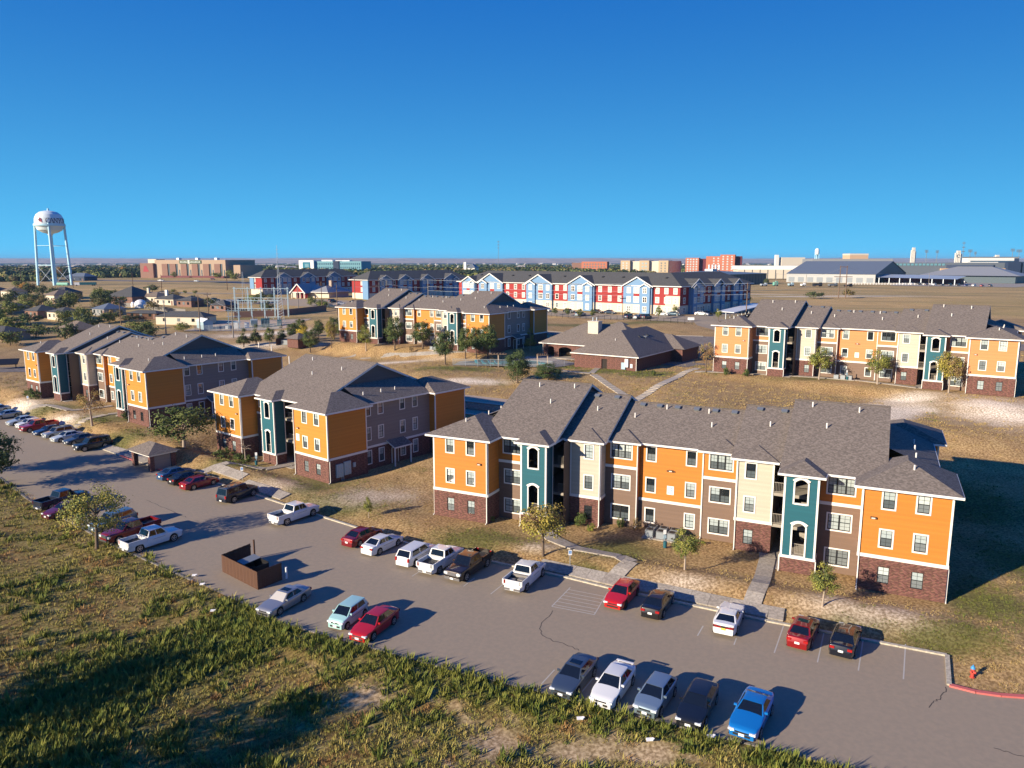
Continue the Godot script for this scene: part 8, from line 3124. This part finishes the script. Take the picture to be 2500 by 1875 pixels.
func town() -> void:
	house("white walled house with a grey roof below the water tower", -228.5, 381, -0.55, 10.5, 13, 3.6, "rb_cream", "shingle_brown", 0.45)
	house("grey roofed house right behind the white walled one", -240, 402, -0.3, 14, 11, 3.2, "tan_wall", "shingle_dark")
	house("white bungalow with a dark roof in the middle of the trees", -175.5, 294, -0.5, 9.5, 9, 3.0, "rb_cream", "shingle_dark", 0.35)
	house("dark roofed bungalow left of the white bungalow", -189.5, 302, -0.5, 9.0, 9, 2.8, "brown_wall", "shingle_dark", 0.45)
	house("tan roofed house at the left edge under the trees", -277, 418, -0.6, 11, 9, 3.2, "rb_cream", "shingle_brown", 0.45)
	house("house with a reddish brown roof behind the far left building", -143.0, 246, -0.7, 12, 9, 2.6, "tan_wall", "shingle_brown", 0.5)
	house("low dark roofed house cut by the left edge", -161, 236, -0.3, 11, 9, 2.6, "tan_wall", "shingle_dark", 0.35)
	house("house with the large dark hipped roof right of the brown tree", -191, 378, -0.35, 17, 17, 3.2, "brown_wall", "shingle_dark", 0.55)
	house("tan roofed house with a pale chimney behind the grey fence", -180, 378, -0.45, 15, 10, 3.0, "rb_cream", "shingle_brown", 0.4, "block_pale")
	house("dark grey roofed house with a tall white chimney behind the fence", -164, 362, -0.4, 12, 10, 2.8, "rb_cream", "shingle_dark", 0.4, "white")
	house("dark roofed house at the right of the chimneyed houses", -150.5, 352, -0.4, 9, 9, 2.8, "brown_wall", "shingle_dark", 0.45)
	house("blue-grey roofed house left of the dark sheds", -168.0, 312, -0.6, 9.5, 9, 2.6, "metal_wall", "metal_roof", 0.45)
	house("long low house with a dark brown roof before the substation", -123, 282, -0.2, 20, 8, 2.8, "rb_cream", "shingle_dark", 0.4)
	house("low dark shed roofs behind the yellow-green bushes", -146, 299, -0.25, 14, 6, 2.2, "wood_dark", "shingle_dark", 0.3)
	house("dark roofed house behind the substation's left poles", -127, 330, -0.3, 8, 8, 2.6, "brown_wall", "shingle_dark", 0.5)
	house("dark house with a blue roof among the trees left of the tower", -420, 735, -0.4, 26, 14, 4.0, "navy", "metal_roof", 0.45)
	house("white house at the left edge among the distant trees", -470, 735, -0.2, 12, 12, 5.0, "rb_cream", "shingle_brown", 0.5)
	house("small blue house among the trees left of the tan hall", -352, 820, -0.2, 14, 10, 5.0, "steel_blue", "metal_roof", 0.4)
	house("dark house roof among the trees near the left edge", -305, 445, -0.2, 12, 9, 2.6, "brown_wall", "shingle_dark", 0.4)
	house("grey roofed house under the trees left of the white bungalow", -215, 322, -0.5, 10, 9, 2.6, "tan_wall", "shingle_dark", 0.4)
	for q in [[-60, 520, "brown roofed house left behind the blue block"], [-38, 545, "dark gabled house behind the blue block"], [-12, 560, "dark house farther right behind the blue block"], [10, 570, "tan roofed house near the white church"]]:
		house(q[2], q[0], q[1], -0.4, 12, 11, 3.6, "tan_wall", "shingle_brown", 0.6, "block_tan")
	# a white dome and a grey board fence
	var dm := thing("dome_tank", "large white dome shaped tank behind the grey fence", "tank", W(-168, 339), 0.4)
	var b := MB.new()
	b.lathe(Vector3.ZERO, [Vector2(2.6, 0), Vector2(2.7, 1.4), Vector2(2.3, 2.7), Vector2(1.3, 3.5), Vector2(0, 3.8)], 20)
	part("dome", b, M.white_metal, dm)
	var d2 := thing("dome_tank", "small white rounded tank left of the large dome", "tank", W(-172.5, 341), 0)
	var b2 := MB.new()
	b2.lathe(Vector3.ZERO, [Vector2(0.9, 0), Vector2(1.0, 1.2), Vector2(0.7, 2.2), Vector2(0, 2.5)], 14)
	part("dome", b2, M.white_metal, d2)
	for f in [[-180.5, 345, -171.5, 340, "grey board fence left of the white dome"], [-165, 335.5, -137.5, 315, "long grey board fence right of the white dome"]]:
		var fe := thing("board_fence", f[4], "fence")
		var a := Vector2(f[0], f[1])
		var c := Vector2(f[2], f[3])
		var n := int((c - a).length() / 0.6)
		var t := (c - a).normalized()
		var bs := Basis(Vector3(t.x, 0, -t.y), Vector3.UP, Vector3(t.x, 0, -t.y).cross(Vector3.UP))
		var pm := MB.new()
		for k in n:
			var m := a.lerp(c, (k + 0.5) / n)
			var v := 0.8 + 0.4 * cell(k, 17)
			pm.c = Color(v, v, v)
			pm.box(W(m.x, m.y, 0.85 + 0.05 * cell(k, 2)), Vector3(0.56, 1.9, 0.04), bs)
		part("boards", pm, M.wood_grey, fe).set_meta("kind", "stuff")
	# the water tower
	var tw := thing("water_tower", "tall white water tower on blue legs with a town name round its tank", "water tower", W(-366, 603), 0)
	var to := Vector3(0.519, 0, 0.855)
	var ri := Vector3(0.855, 0, -0.519)
	var tank := MB.new()
	tank.lathe(Vector3.ZERO, [Vector2(1.3, 38.6), Vector2(2.2, 40.4), Vector2(5.5, 41.3), Vector2(8.6, 43.2), Vector2(10.1, 46.4), Vector2(10.3, 49.5), Vector2(10.0, 52.4), Vector2(8.7, 55.2), Vector2(6.2, 57.2), Vector2(3.0, 58.1), Vector2(0, 58.4)], 40)
	part("tank", tank, M.tower_white, tw)
	var ring := MB.new()
	ring.lathe(Vector3.ZERO, [Vector2(10.1, 46.2), Vector2(11.2, 46.3), Vector2(11.2, 46.7), Vector2(10.1, 46.8)], 40)
	ring.lathe(Vector3.ZERO, [Vector2(11.15, 46.7), Vector2(11.15, 47.7), Vector2(11.1, 47.7), Vector2(11.1, 46.7)], 40)
	part("catwalk", ring, M.tower_blue, tw)
	var fin := MB.new()
	fin.tube(Vector3(0, 58.2, 0), Vector3(0, 60, 0), 0.9, 0.6, 12)
	part("vent", fin, M.tower_blue, tw)
	var rs := MB.new()
	rs.tube(Vector3(0, 0, 0), Vector3(0, 39, 0), 0.9, 1.1, 12)
	var legs := []
	for k in 4:
		var dir := to.rotated(Vector3.UP, PI / 2 * k - 0.05)
		var p0 := dir * 11.6 + Vector3(0, -0.5, 0)
		var p1 := dir * 9.9 + Vector3(0, 48.5, 0)
		legs.append([p0, p1])
		var l := MB.new()
		l.tube(p0, p1, 1.05, 0.85, 12)
		part("leg", l, M.tower_blue, tw)
	for y in [15.8, 31.0]:
		for k in 4:
			var f: float = (y + 0.5) / 49.0
			var p: Vector3 = legs[k][0].lerp(legs[k][1], f)
			var q: Vector3 = legs[(k + 1) % 4][0].lerp(legs[(k + 1) % 4][1], f)
			var s := MB.new()
			s.tube(p, q, 0.32 if y < 20 else 0.2, 0.32 if y < 20 else 0.2, 6)
			part("strut", s, M.tower_blue, tw)
	for k in 4:
		var j := (k + 1) % 4
		for e in [[k, j], [j, k]]:
			var s := MB.new()
			s.tube(legs[e[0]][0].lerp(legs[e[0]][1], 0.02), legs[e[1]][0].lerp(legs[e[1]][1], 0.32), 0.11, 0.11, 5)
			part("brace", s, M.galv, tw)
	var word := "CANYON"
	for k in 6:
		var th := deg_to_rad(-6.0 + 16.0 * k)
		var n := to * cos(th) + ri * sin(th)
		var tx := -to * sin(th) + ri * cos(th)
		text(tw, word[k], 3.6, M.letter_navy, Transform3D(Basis(tx, Vector3.UP, n), n * 10.3 + Vector3(0, 50.2, 0)), "letter", true)
	var th2 := deg_to_rad(-36)
	var n2 := to * cos(th2) + ri * sin(th2)
	var t2 := -to * sin(th2) + ri * cos(th2)
	var em := MB.new()
	em.poly(PackedVector2Array([Vector2(0, 2.1), Vector2(-1.6, 0), Vector2(-0.5, -1.2), Vector2(0.9, -1.4), Vector2(1.7, -2.1), Vector2(1.3, 0.4)]), func(p): return n2 * 10.42 + t2 * p.x + Vector3(0, 50.6 + p.y, 0))
	part("emblem", em, M.letter_red, tw)
	var em2 := MB.new()
	em2.poly(PackedVector2Array([Vector2(-0.1, 1.1), Vector2(-0.8, 0.1), Vector2(0, -0.6), Vector2(0.6, 0.1)]), func(p): return n2 * 10.47 + t2 * p.x + Vector3(0, 50.6 + p.y, 0))
	part("emblem", em2, M.letter_navy, tw)
	var gt := thing("green_tank", "low pale green tank at the foot of the water tower", "tank", W(-352, 590), -0.3)
	var gb := MB.new()
	gb.tube(Vector3(-5.5, 1.3, 0), Vector3(5.5, 1.3, 0), 1.2, 1.2, 12)
	part("tank", gb, M.green_tank, gt)
	var gl := MB.new()
	for x in [-4.0, 0.0, 4.0]:
		gl.bx(x - 0.2, x + 0.2, -0.3, 0.5, -1, 1)
	part("cradle", gl, M.green_tank, gt)
	var tr := thing("trailer", "white and dark blue box trailer on the dry field right of the water tower", "trailer", W(-335.6, 588.3), 0.35)
	var tb := MB.new()
	tb.bx(-2.0, 9.5, 0.7, 2.7, -1.3, 1.3)
	part("box", tb, M.teal, tr)
	var tf := MB.new()
	tf.bx(-5.5, -1.95, 0.5, 2.6, -1.25, 1.25)
	part("front", tf, M.white_metal, tr)
	for x in [-4.2, 6.8, 8.2]:
		var w := MB.new()
		w.tube(Vector3(x, 0.45, -1.28), Vector3(x, 0.45, 1.32), 0.45, 0.45, 10)
		part("wheel", w, M.rubber, tr)


# ---------------------------------------------------------------- substation, poles and wires

func pole(x: float, d: float, h: float, arms: Array, label: String, group := "wooden utility poles", mat := "wood_pole", turn := 0.6) -> Vector3:
	var o := thing("utility_pole", label, "utility pole", W(x, d), turn, group)
	var b := MB.new()
	b.tube(Vector3(0, -0.5, 0), Vector3(0, h, 0), 0.20, 0.13, 8)
	part("pole", b, M[mat], o)
	for y in arms:
		var c := MB.new()
		c.bx(-1.4, 1.4, h - y - 0.08, h - y + 0.08, -0.08, 0.08)
		for k in [-1.25, -0.45, 0.45, 1.25]:
			c.tube(Vector3(k, h - y + 0.08, 0), Vector3(k, h - y + 0.35, 0), 0.06, 0.05, 6)
		part("crossarm", c, M.wood_grey, o)
	return o.position + Vector3(0, h - 0.2, 0)


func wire(a: Vector3, c: Vector3, sag: float, label: String, r := 0.035) -> void:
	var b := MB.new()
	var n := 14
	for i in n:
		var f := float(i) / n
		var g := float(i + 1) / n
		var p := a.lerp(c, f) - Vector3(0, sag * 4 * f * (1 - f), 0)
		var q := a.lerp(c, g) - Vector3(0, sag * 4 * g * (1 - g), 0)
		b.tube(p, q, r, r, 4, false)
	one("power_line", b, M.galv, label, "wire", "overhead wires")


func gantry(label: String, x: float, d: float, turn: float, n: int, span: float, h: float, levels: Array) -> void:
	var o := thing("substation_frame", label, "substation frame", W(x, d), turn, "galvanised substation frames")
	for k in n + 1:
		for z in [-0.35, 0.35]:
			var b := MB.new()
			b.bx(k * span - 0.09, k * span + 0.09, -0.3, h, z - 0.09, z + 0.09)
			part("column", b, M.steel_blue, o)
		var l := MB.new()
		var m := int(h / 1.1)
		for i in m:
			l.beam(Vector3(k * span, i * h / m, -0.35), Vector3(k * span, (i + 1) * h / m, 0.35), 0.05, 0.05)
		part("lacing", l, M.galv, o)
	for y in levels:
		var b := MB.new()
		b.bx(-0.6, n * span + 0.6, y, y + 0.14, -0.42, -0.28)
		b.bx(-0.6, n * span + 0.6, y, y + 0.14, 0.28, 0.42)
		var m := int(n * span / 1.2)
		for i in m:
			b.beam(Vector3(i * n * span / m, y + 0.07, -0.35), Vector3((i + 1) * n * span / m, y + 0.07, 0.35), 0.05, 0.05)
		part("beam", b, M.steel_blue, o)
		var s := MB.new()
		for i in n * 3:
			s.tube(Vector3((i + 0.5) * span / 3.0, y - 0.75, 0), Vector3((i + 0.5) * span / 3.0, y, 0), 0.09, 0.09, 6)
		part("insulators", s, M.galv, o)


func substation() -> void:
	var yd := MB.new()
	for i in 14:
		for j in 8:
			var x0 := -114.0 + 2.6 * i
			var d0 := 258.0 + 4.0 * j
			yd.quad(W(x0, d0, 0.06), W(x0 + 2.6, d0, 0.06), W(x0 + 2.6, d0 + 4, 0.06), W(x0, d0 + 4, 0.06))
	setting("gravel_yard", yd, M.block_tan)
	gantry("narrow lattice frame at the left of the substation, nearest the blue shed", -100.0, 263.4, 0.3, 1, 3.6, 7.2, [2.4, 4.6, 6.6])
	gantry("long high frame at the back of the substation", -112.0, 303.0, -0.12, 4, 5.6, 11.6, [7.2, 11.0])
	gantry("middle frame of the substation before the long high one", -104.5, 286.0, -0.1, 3, 5.2, 8.4, [5.0, 8.0])
	gantry("low pale frame at the right of the substation", -90.5, 276.0, 0.05, 1, 4.6, 3.0, [2.7])
	for q in [[-88.4, 267.5, 2.9, 4.1, "large dark blue transformer in the substation"], [-94.0, 272.0, 2.4, 3.4, "pale transformer left of the large dark blue one"], [-83.8, 269.0, 1.6, 2.9, "small transformer right of the large dark blue one"]]:
		var o := thing("transformer", q[4], "transformer", W(q[0], q[1]), 0.3, "substation transformers")
		var b := MB.new()
		b.bx(-q[2] / 2, q[2] / 2, 0.2, q[3] * 0.78, -1.1, 1.1)
		part("tank", b, M.galv if q[2] == 2.4 else M.teal, o)
		var f := MB.new()
		for k in 6:
			f.bx(-q[2] / 2 + 0.2 + k * (q[2] - 0.4) / 5.0 - 0.05, -q[2] / 2 + 0.2 + k * (q[2] - 0.4) / 5.0 + 0.05, 0.5, q[3] * 0.7, 1.1, 1.6)
		part("cooling_fins", f, M.steel_blue, o)
		var s := MB.new()
		for k in 3:
			s.tube(Vector3(-0.7 + 0.7 * k, q[3] * 0.78, 0), Vector3(-0.8 + 0.8 * k, q[3] + 0.4, 0), 0.14, 0.07, 8)
		part("bushings", s, M.brown_wall, o)
	for q in [[-98.4, 266.0, 1.5, 2.4, "white switch cabinet by the narrow lattice frame"], [-94.9, 267.0, 1.6, 1.9, "white and blue switch cabinet left of the transformers"], [-101.4, 265.0, 0.9, 1.3, "small white cabinet at the corner of the blue shed"]]:
		var o := thing("switch_cabinet", q[4], "cabinet", W(q[0], q[1]), 0.3, "substation cabinets")
		var b := MB.new()
		b.bx(-q[2] / 2, q[2] / 2, 0, q[3], -0.6, 0.6)
		part("box", b, M.white_metal, o)
		var c := MB.new()
		c.bx(-q[2] / 2 - 0.08, q[2] / 2 + 0.08, q[3], q[3] + 0.12, -0.7, 0.7)
		part("cap", c, M.steel_blue, o)
	var sh := thing("control_shed", "pale blue gabled metal shed at the left of the substation", "shed", W(-107.0, 262.7), 0.66)
	var b := MB.new()
	var g := MB.new()
	wl(b, -1.6, 0, 1.6, 0, 0, 2.9)
	sd(b, 1.6, 0, 8.5, 1, 0, 2.9)
	sd(b, -1.6, 0, 8.5, -1, 0, 2.9)
	wl(b, 1.6, 8.5, -1.6, 8.5, 0, 2.9)
	b.tri(dv(-1.6, 2.9, 0), dv(1.6, 2.9, 0), dv(0, 3.8, 0))
	part("wall", b, M.steel_blue, sh)
	g.quad(dv(-1.9, 2.75, -0.2), dv(0, 3.85, -0.2), dv(0, 3.85, 8.7), dv(-1.9, 2.75, 8.7))
	g.quad(dv(0, 3.85, -0.2), dv(1.9, 2.75, -0.2), dv(1.9, 2.75, 8.7), dv(0, 3.85, 8.7))
	part("roof", g, M.white_metal, sh)
	var dr := MB.new()
	dr.bx(1.6, 1.66, 0, 2.1, -4.2, -3.2)
	part("door", dr, M.navy, sh)
	# lattice mast
	var ma := thing("lattice_mast", "tall lattice mast rising above the horizon from the substation", "mast", W(-86.3, 278.1), 0.3)
	for k in 3:
		var a := TAU * k / 3
		var p := Vector3(cos(a), 0, sin(a))
		var m := MB.new()
		m.tube(p * 1.6, p * 0.55 + Vector3(0, 15, 0), 0.1, 0.08, 6)
		m.tube(p * 0.55 + Vector3(0, 15, 0), p * 0.12 + Vector3(0, 23, 0), 0.08, 0.06, 6)
		part("chord", m, M.galv, ma)
	var la := MB.new()
	for i in 15:
		for k in 3:
			var r0 := lerpf(1.6, 0.55, i / 15.0)
			var r1 := lerpf(1.6, 0.55, (i + 1) / 15.0)
			var a0 := TAU * k / 3
			var a1 := TAU * (k + 1) / 3
			la.beam(Vector3(cos(a0) * r0, i, sin(a0) * r0), Vector3(cos(a1) * r1, i + 1, sin(a1) * r1), 0.07, 0.07)
	part("lacing", la, M.galv, ma)
	var sp := MB.new()
	sp.tube(Vector3(0, 22, 0), Vector3(0, 28.6, 0), 0.10, 0.06, 6)
	for y in [24.0, 25.5, 27.0]:
		sp.bx(-0.5, 0.5, y, y + 0.08, -0.04, 0.04)
	part("whip", sp, M.galv, ma)
	var m2 := thing("lattice_mast", "shorter pointed lattice mast left of the tall one", "mast", W(-118.0, 330.0), 0.3)
	for k in 3:
		var a := TAU * k / 3
		var m := MB.new()
		m.tube(Vector3(cos(a) * 1.4, 0, sin(a) * 1.4), Vector3(cos(a) * 0.1, 17, sin(a) * 0.1), 0.09, 0.06, 6)
		part("chord", m, M.galv, m2)
	# chain-link fence before the yard
	var fe := thing("chain_link_fence", "chain link fence along the front of the substation yard", "fence")
	var fa := Vector2(-110, 258.5)
	var fc := Vector2(-80, 257.5)
	for k in 13:
		var m := fa.lerp(fc, k / 12.0)
		var pb := MB.new()
		pb.tube(W(m.x, m.y, -0.2), W(m.x, m.y, 2.0), 0.05, 0.05, 6)
		part("post", pb, M.galv, fe)
	var mh := MB.new()
	mh.quad(W(fa.x, fa.y, 0), W(fc.x, fc.y, 0), W(fc.x, fc.y, 1.95), W(fa.x, fa.y, 1.95))
	part("mesh", mh, M.chainlink, fe)
	# low brick wall right of the yard
	for q in [[-91, 305, -81, 326, "low brown brick wall on the slope right of the substation"], [-110, 296, -91, 304, "brown brick wall behind the substation frames"]]:
		var w := MB.new()
		w.beam(W(q[0], q[1], 1.2), W(q[2], q[3], 1.2), 0.4, 2.6)
		one("brick_wall", w, M.brown_wall, q[4], "wall", "brown brick walls")
	# poles
	var p1 := pole(-147.5, 281.5, 9.2, [0.6], "wooden pole behind the ridge of the far left building")
	var p2 := pole(-114.8, 247.1, 11.0, [], "leaning pale pole behind the far left building's roof", "wooden utility poles", "wood_grey")
	var p3 := pole(-106.6, 254.7, 12.6, [], "tall dark pole just left of the blue shed")
	var p4 := pole(-123.4, 304.0, 9.4, [0.8, 3.6], "pole with two pale crossarms behind the blue shed")
	var p5 := pole(-85.8, 229.1, 11.8, [], "pale pole in front of the substation yard", "wooden utility poles", "wood_grey")
	pole(-83.7, 329.8, 12.6, [2.0], "pole by the low brick wall, right of two")
	pole(-91.6, 321.1, 10.6, [], "pole by the low brick wall, left of two", "wooden utility poles", "wood_grey")
	pole(-70.0, 300.0, 12.5, [1.6], "pole with a crossarm before the red end wall of the middle block")
	var p7 := pole(-62.8, 300.0, 14.5, [], "tall pole before the blue end of the middle block")
	var p8 := pole(-53.0, 300.0, 14.5, [1.2, 3.0], "left pole of a pair before the shaded middle block")
	var p9 := pole(-50.2, 301.0, 13.6, [2.4], "right pole of a pair before the shaded middle block", "wooden utility poles", "wood_grey")
	var pa := pole(-33.5, 300.0, 12.6, [], "pale pole above the roof ridge before the shaded middle block", "wooden utility poles", "wood_grey")
	var pb := pole(79.2, 252.8, 11.5, [2.2], "pole at the end of the long carport")
	var pc := pole(178.0, 507.3, 10.3, [], "pole on the field left of the grey barn", "wooden utility poles", "wood_grey")
	var pd := pole(208.3, 533.3, 9.0, [], "pole on the field before the left end of the grey barn", "wooden utility poles", "wood_grey")
	pole(300.6, 543.0, 10.0, [], "pole at the left end of the distant pale lot", "wooden utility poles", "wood_grey")
	pole(112.0, 145.0, 12.0, [1.0], "pole cut by the right edge behind the bank building")
	for q in [[-365, 560, "thin dark pole before the foot of the water tower"], [-262, 520, "thin dark pole on the dry field"], [-178, 470, "dark pole at the right of the dry field"], [-205, 440, "short dark pole on the dry field"], [-318, 545, "thin dark pole right of the white trailer"]]:
		pole(q[0], q[1], 11.0, [], q[2], "dark poles on the dry field", "wood_dark")
	# the twin pole structure
	var hp := thing("twin_pole", "twin rust brown wooden poles joined by crossbeams on the field", "utility pole", W(164.2, 373.5), -0.25)
	for x in [-1.5, 1.5]:
		var q := MB.new()
		q.tube(Vector3(x * 1.1, -0.5, 0), Vector3(x, 16.2, 0), 0.27, 0.17, 8)
		part("pole", q, M.wood_pole, hp)
	for y in [[15.4, 1.8], [10.6, 4.2]]:
		var q := MB.new()
		q.bx(-y[1], y[1], y[0], y[0] + 0.28, -0.2, 0.2)
		part("crossarm", q, M.wood_dark, hp)
	var lp := thing("street_lamp", "dark street lamp on the lawn before the red and blue block", "street lamp", W(37.2, 251.7), 0.4)
	var lb := MB.new()
	lb.tube(Vector3(0, -0.3, 0), Vector3(0, 6.6, 0), 0.11, 0.08, 8)
	part("pole", lb, M.black_metal, lp)
	var lh := MB.new()
	lh.bx(-1.1, 1.1, 6.5, 6.75, -0.2, 0.2)
	part("lamp_head", lh, M.black_metal, lp)
	var h := hp.position
	var up := Vector3.UP
	wire(pa, pb, 0.7, "highest wire across the red and blue block")
	wire(pa - up * 2.6, pb - up * 2.4, 0.9, "middle wire across the red and blue block")
	wire(pa - up * 4.2, pb - up * 3.7, 0.9, "lowest wire across the red and blue block")
	wire(p8, pa, 0.3, "upper wire between the pole pair and the pale pole")
	wire(p9 - up * 1.5, pa - up * 3.0, 0.5, "lower wire between the pole pair and the pale pole")
	wire(p7 - up * 3, p9 - up * 2.2, 0.3, "short wire left of the pole pair")
	wire(p4 - up * 0.6, Vector3(-98, H(-98, 268) + 7, -265), 1.2, "upper wire from the two-armed pole to the narrow frame")
	wire(p4 - up * 3.4, Vector3(-99, H(-98, 268) + 6.4, -265), 1.2, "lower wire from the two-armed pole to the narrow frame")
	wire(p3 - up * 5, Vector3(-100, H(-100, 264) + 6.8, -263), 0.6, "wire from the tall dark pole to the narrow frame")
	wire(p2 - up * 4, p3 - up * 5, 0.4, "wire between the leaning pale pole and the tall dark pole")
	wire(h + Vector3(0, 15.6, 0), pd, 2.0, "wire from the twin poles towards the barn's left end")
	wire(h + Vector3(0, 15.6, 0), Vector3(300.6, H(300.6, 543) + 9.8, -543), 2.5, "wire from the twin poles towards the distant lot")
	wire(pb - up * 2.4, Vector3(164.2, H(164, 373) + 10.6, -373.5), 2.0, "wire from the carport pole to the twin poles")
	wire(p1, p4 - up, 0.8, "wire between the far left building's pole and the two-armed pole")
	wire(pc, pd, 0.5, "wire between the two poles before the barn")
	wire(p5 - up * 1.5, Vector3(-86, H(-86, 275) + 9, -276), 0.6, "wire from the front pole to the mast")


# ---------------------------------------------------------------- grass

func tuft_mesh(seedv: int, n: int, h: float, spread: float, wd: float) -> ArrayMesh:
	var r := RandomNumberGenerator.new()
	r.seed = seedv
	var V := PackedVector3Array()
	var N := PackedVector3Array()
	var C := PackedColorArray()
	for i in n:
		var a := r.randf() * TAU
		var p := Vector3(cos(a), 0, sin(a)) * r.randf() * spread
		var dir := Vector3(cos(a + r.randfn() * 0.8), 0, sin(a + r.randfn() * 0.8))
		var hh := h * r.randf_range(0.5, 1.15)
		var tip := p + dir * hh * r.randf_range(0.2, 0.75) + Vector3.UP * hh
		var mid := p.lerp(tip, 0.55) + Vector3.UP * hh * 0.12
		var s := dir.cross(Vector3.UP) * wd
		var v := r.randf_range(0.7, 1.25)
		var q := [p - s, p + s, mid - s * 0.8, mid + s * 0.8, tip]
		for tr in [[0, 2, 1], [1, 2, 3], [2, 4, 3]]:
			var gn: Vector3 = (q[tr[2]] - q[tr[0]]).cross(q[tr[1]] - q[tr[0]]).normalized()
			for t in tr:
				V.append(q[t])
				N.append(gn)
				C.append(Color(v, v, v))
	var arr := []
	arr.resize(Mesh.ARRAY_MAX)
	arr[Mesh.ARRAY_VERTEX] = V
	arr[Mesh.ARRAY_NORMAL] = N
	arr[Mesh.ARRAY_COLOR] = C
	var am := ArrayMesh.new()
	am.add_surface_from_arrays(Mesh.PRIMITIVE_TRIANGLES, arr)
	return am


func scatter(called: String, label: String, me: Mesh, xf: Array, cl: Array) -> void:
	var mm := MultiMesh.new()
	mm.transform_format = MultiMesh.TRANSFORM_3D
	mm.use_colors = true
	mm.mesh = me
	mm.instance_count = xf.size()
	for i in xf.size():
		mm.set_instance_transform(i, xf[i])
		mm.set_instance_color(i, cl[i])
	var o := MultiMeshInstance3D.new()
	o.multimesh = mm
	o.material_override = M.tuft
	o.name = numbered(called)
	add_child(o)
	tag(o, label, "grass")
	o.set_meta("kind", "stuff")


func grass() -> void:
	var r := RandomNumberGenerator.new()
	r.seed = 5
	var xf := [[], [], []]
	var cl := [[], [], []]
	# the rough field in front
	var n := 0
	while n < 62000:
		var d := 33.0 + 62.0 * pow(r.randf(), 1.35)
		var x := r.randf_range(-0.86 * d - 6, 26)
		if x > 0.95 * d:
			continue
		n += 1
		var e := lerpf(55.3, 96.3, (-17.7 - x) / 50.8) if x < -17.7 else lerpf(55.3, 38.6, (x + 17.7) / 36.1)
		if d > e - 0.25:
			continue
		var g := green_at(x, d)
		var b := bare_at(x, d)
		if r.randf() < b * 1.1:
			continue
		if r.randf() > 0.55 + 0.5 * g + 0.3 * nz.get_noise_2d(x * 0.3, d * 0.3 + 50):
			continue
		var big := r.randf() < 0.22 + 0.3 * g
		var t := 0 if big and g > 0.30 else (1 if g > 0.2 else 2)
		var s := r.randf_range(0.7, 1.3) * (1.25 if big else 0.8)
		var c: Color
		var k := r.randf()
		if g > 0.3:
			c = Color(0.11, 0.155, 0.026).lerp(Color(0.24, 0.235, 0.045), k)
		else:
			c = Color(0.36, 0.285, 0.085).lerp(Color(0.24, 0.245, 0.055), k)
			if nz.get_noise_2d(x * 0.2 - 30, d * 0.2) > 0.30:
				c = Color(0.34, 0.20, 0.075).lerp(Color(0.28, 0.16, 0.06), k)
		xf[t].append(Transform3D(Basis(Vector3.UP, r.randf() * TAU).scaled(Vector3(s, s * r.randf_range(0.7, 1.2), s)), Vector3(x, H(x, d) - 0.02, -d)))
		cl[t].append(c)
	scatter("tall_weeds", "tall green weeds in the lush band of the front field", tuft_mesh(1, 18, 0.42, 0.26, 0.026), xf[0], cl[0])
	scatter("field_grass", "green and olive grass tufts of the front field", tuft_mesh(2, 14, 0.28, 0.26, 0.022), xf[1], cl[1])
	scatter("dry_grass", "dry tan and rust coloured grass of the front field", tuft_mesh(3, 14, 0.22, 0.28, 0.02), xf[2], cl[2])
	# lawns and banks round the buildings
	var xl := []
	var ll := []
	n = 0
	while n < 70000:
		n += 1
		var d := 44.0 + 130.0 * pow(r.randf(), 1.2)
		var x := r.randf_range(-0.75, 0.78) * d
		if infield(x, d):
			continue
		var ok := true
		for p in pads:
			if p[3].has_point(Vector2(x, d)) and pdist(p[0], x, d) < 0.3:
				ok = false
				break
		if not ok:
			continue
		var g := green_at(x, d)
		if r.randf() < bare_at(x, d) * 1.2 or r.randf() > 0.40 + 0.8 * g:
			continue
		var s := r.randf_range(0.6, 1.2) * (1.0 if d < 100 else 1.6)
		var k := r.randf()
		var c := Color(0.44, 0.32, 0.14).lerp(Color(0.34, 0.25, 0.095), k)
		if g > 0.25 and r.randf() < 0.3 + g:
			c = Color(0.12, 0.15, 0.03).lerp(Color(0.20, 0.20, 0.045), k)
		xl.append(Transform3D(Basis(Vector3.UP, r.randf() * TAU).scaled(Vector3(s, s * 0.8, s)), Vector3(x, H(x, d) - 0.01, -d)))
		ll.append(c)
	scatter("lawn_grass", "short dry lawn grass with green patches round the buildings", tuft_mesh(4, 12, 0.13, 0.28, 0.018), xl, ll)
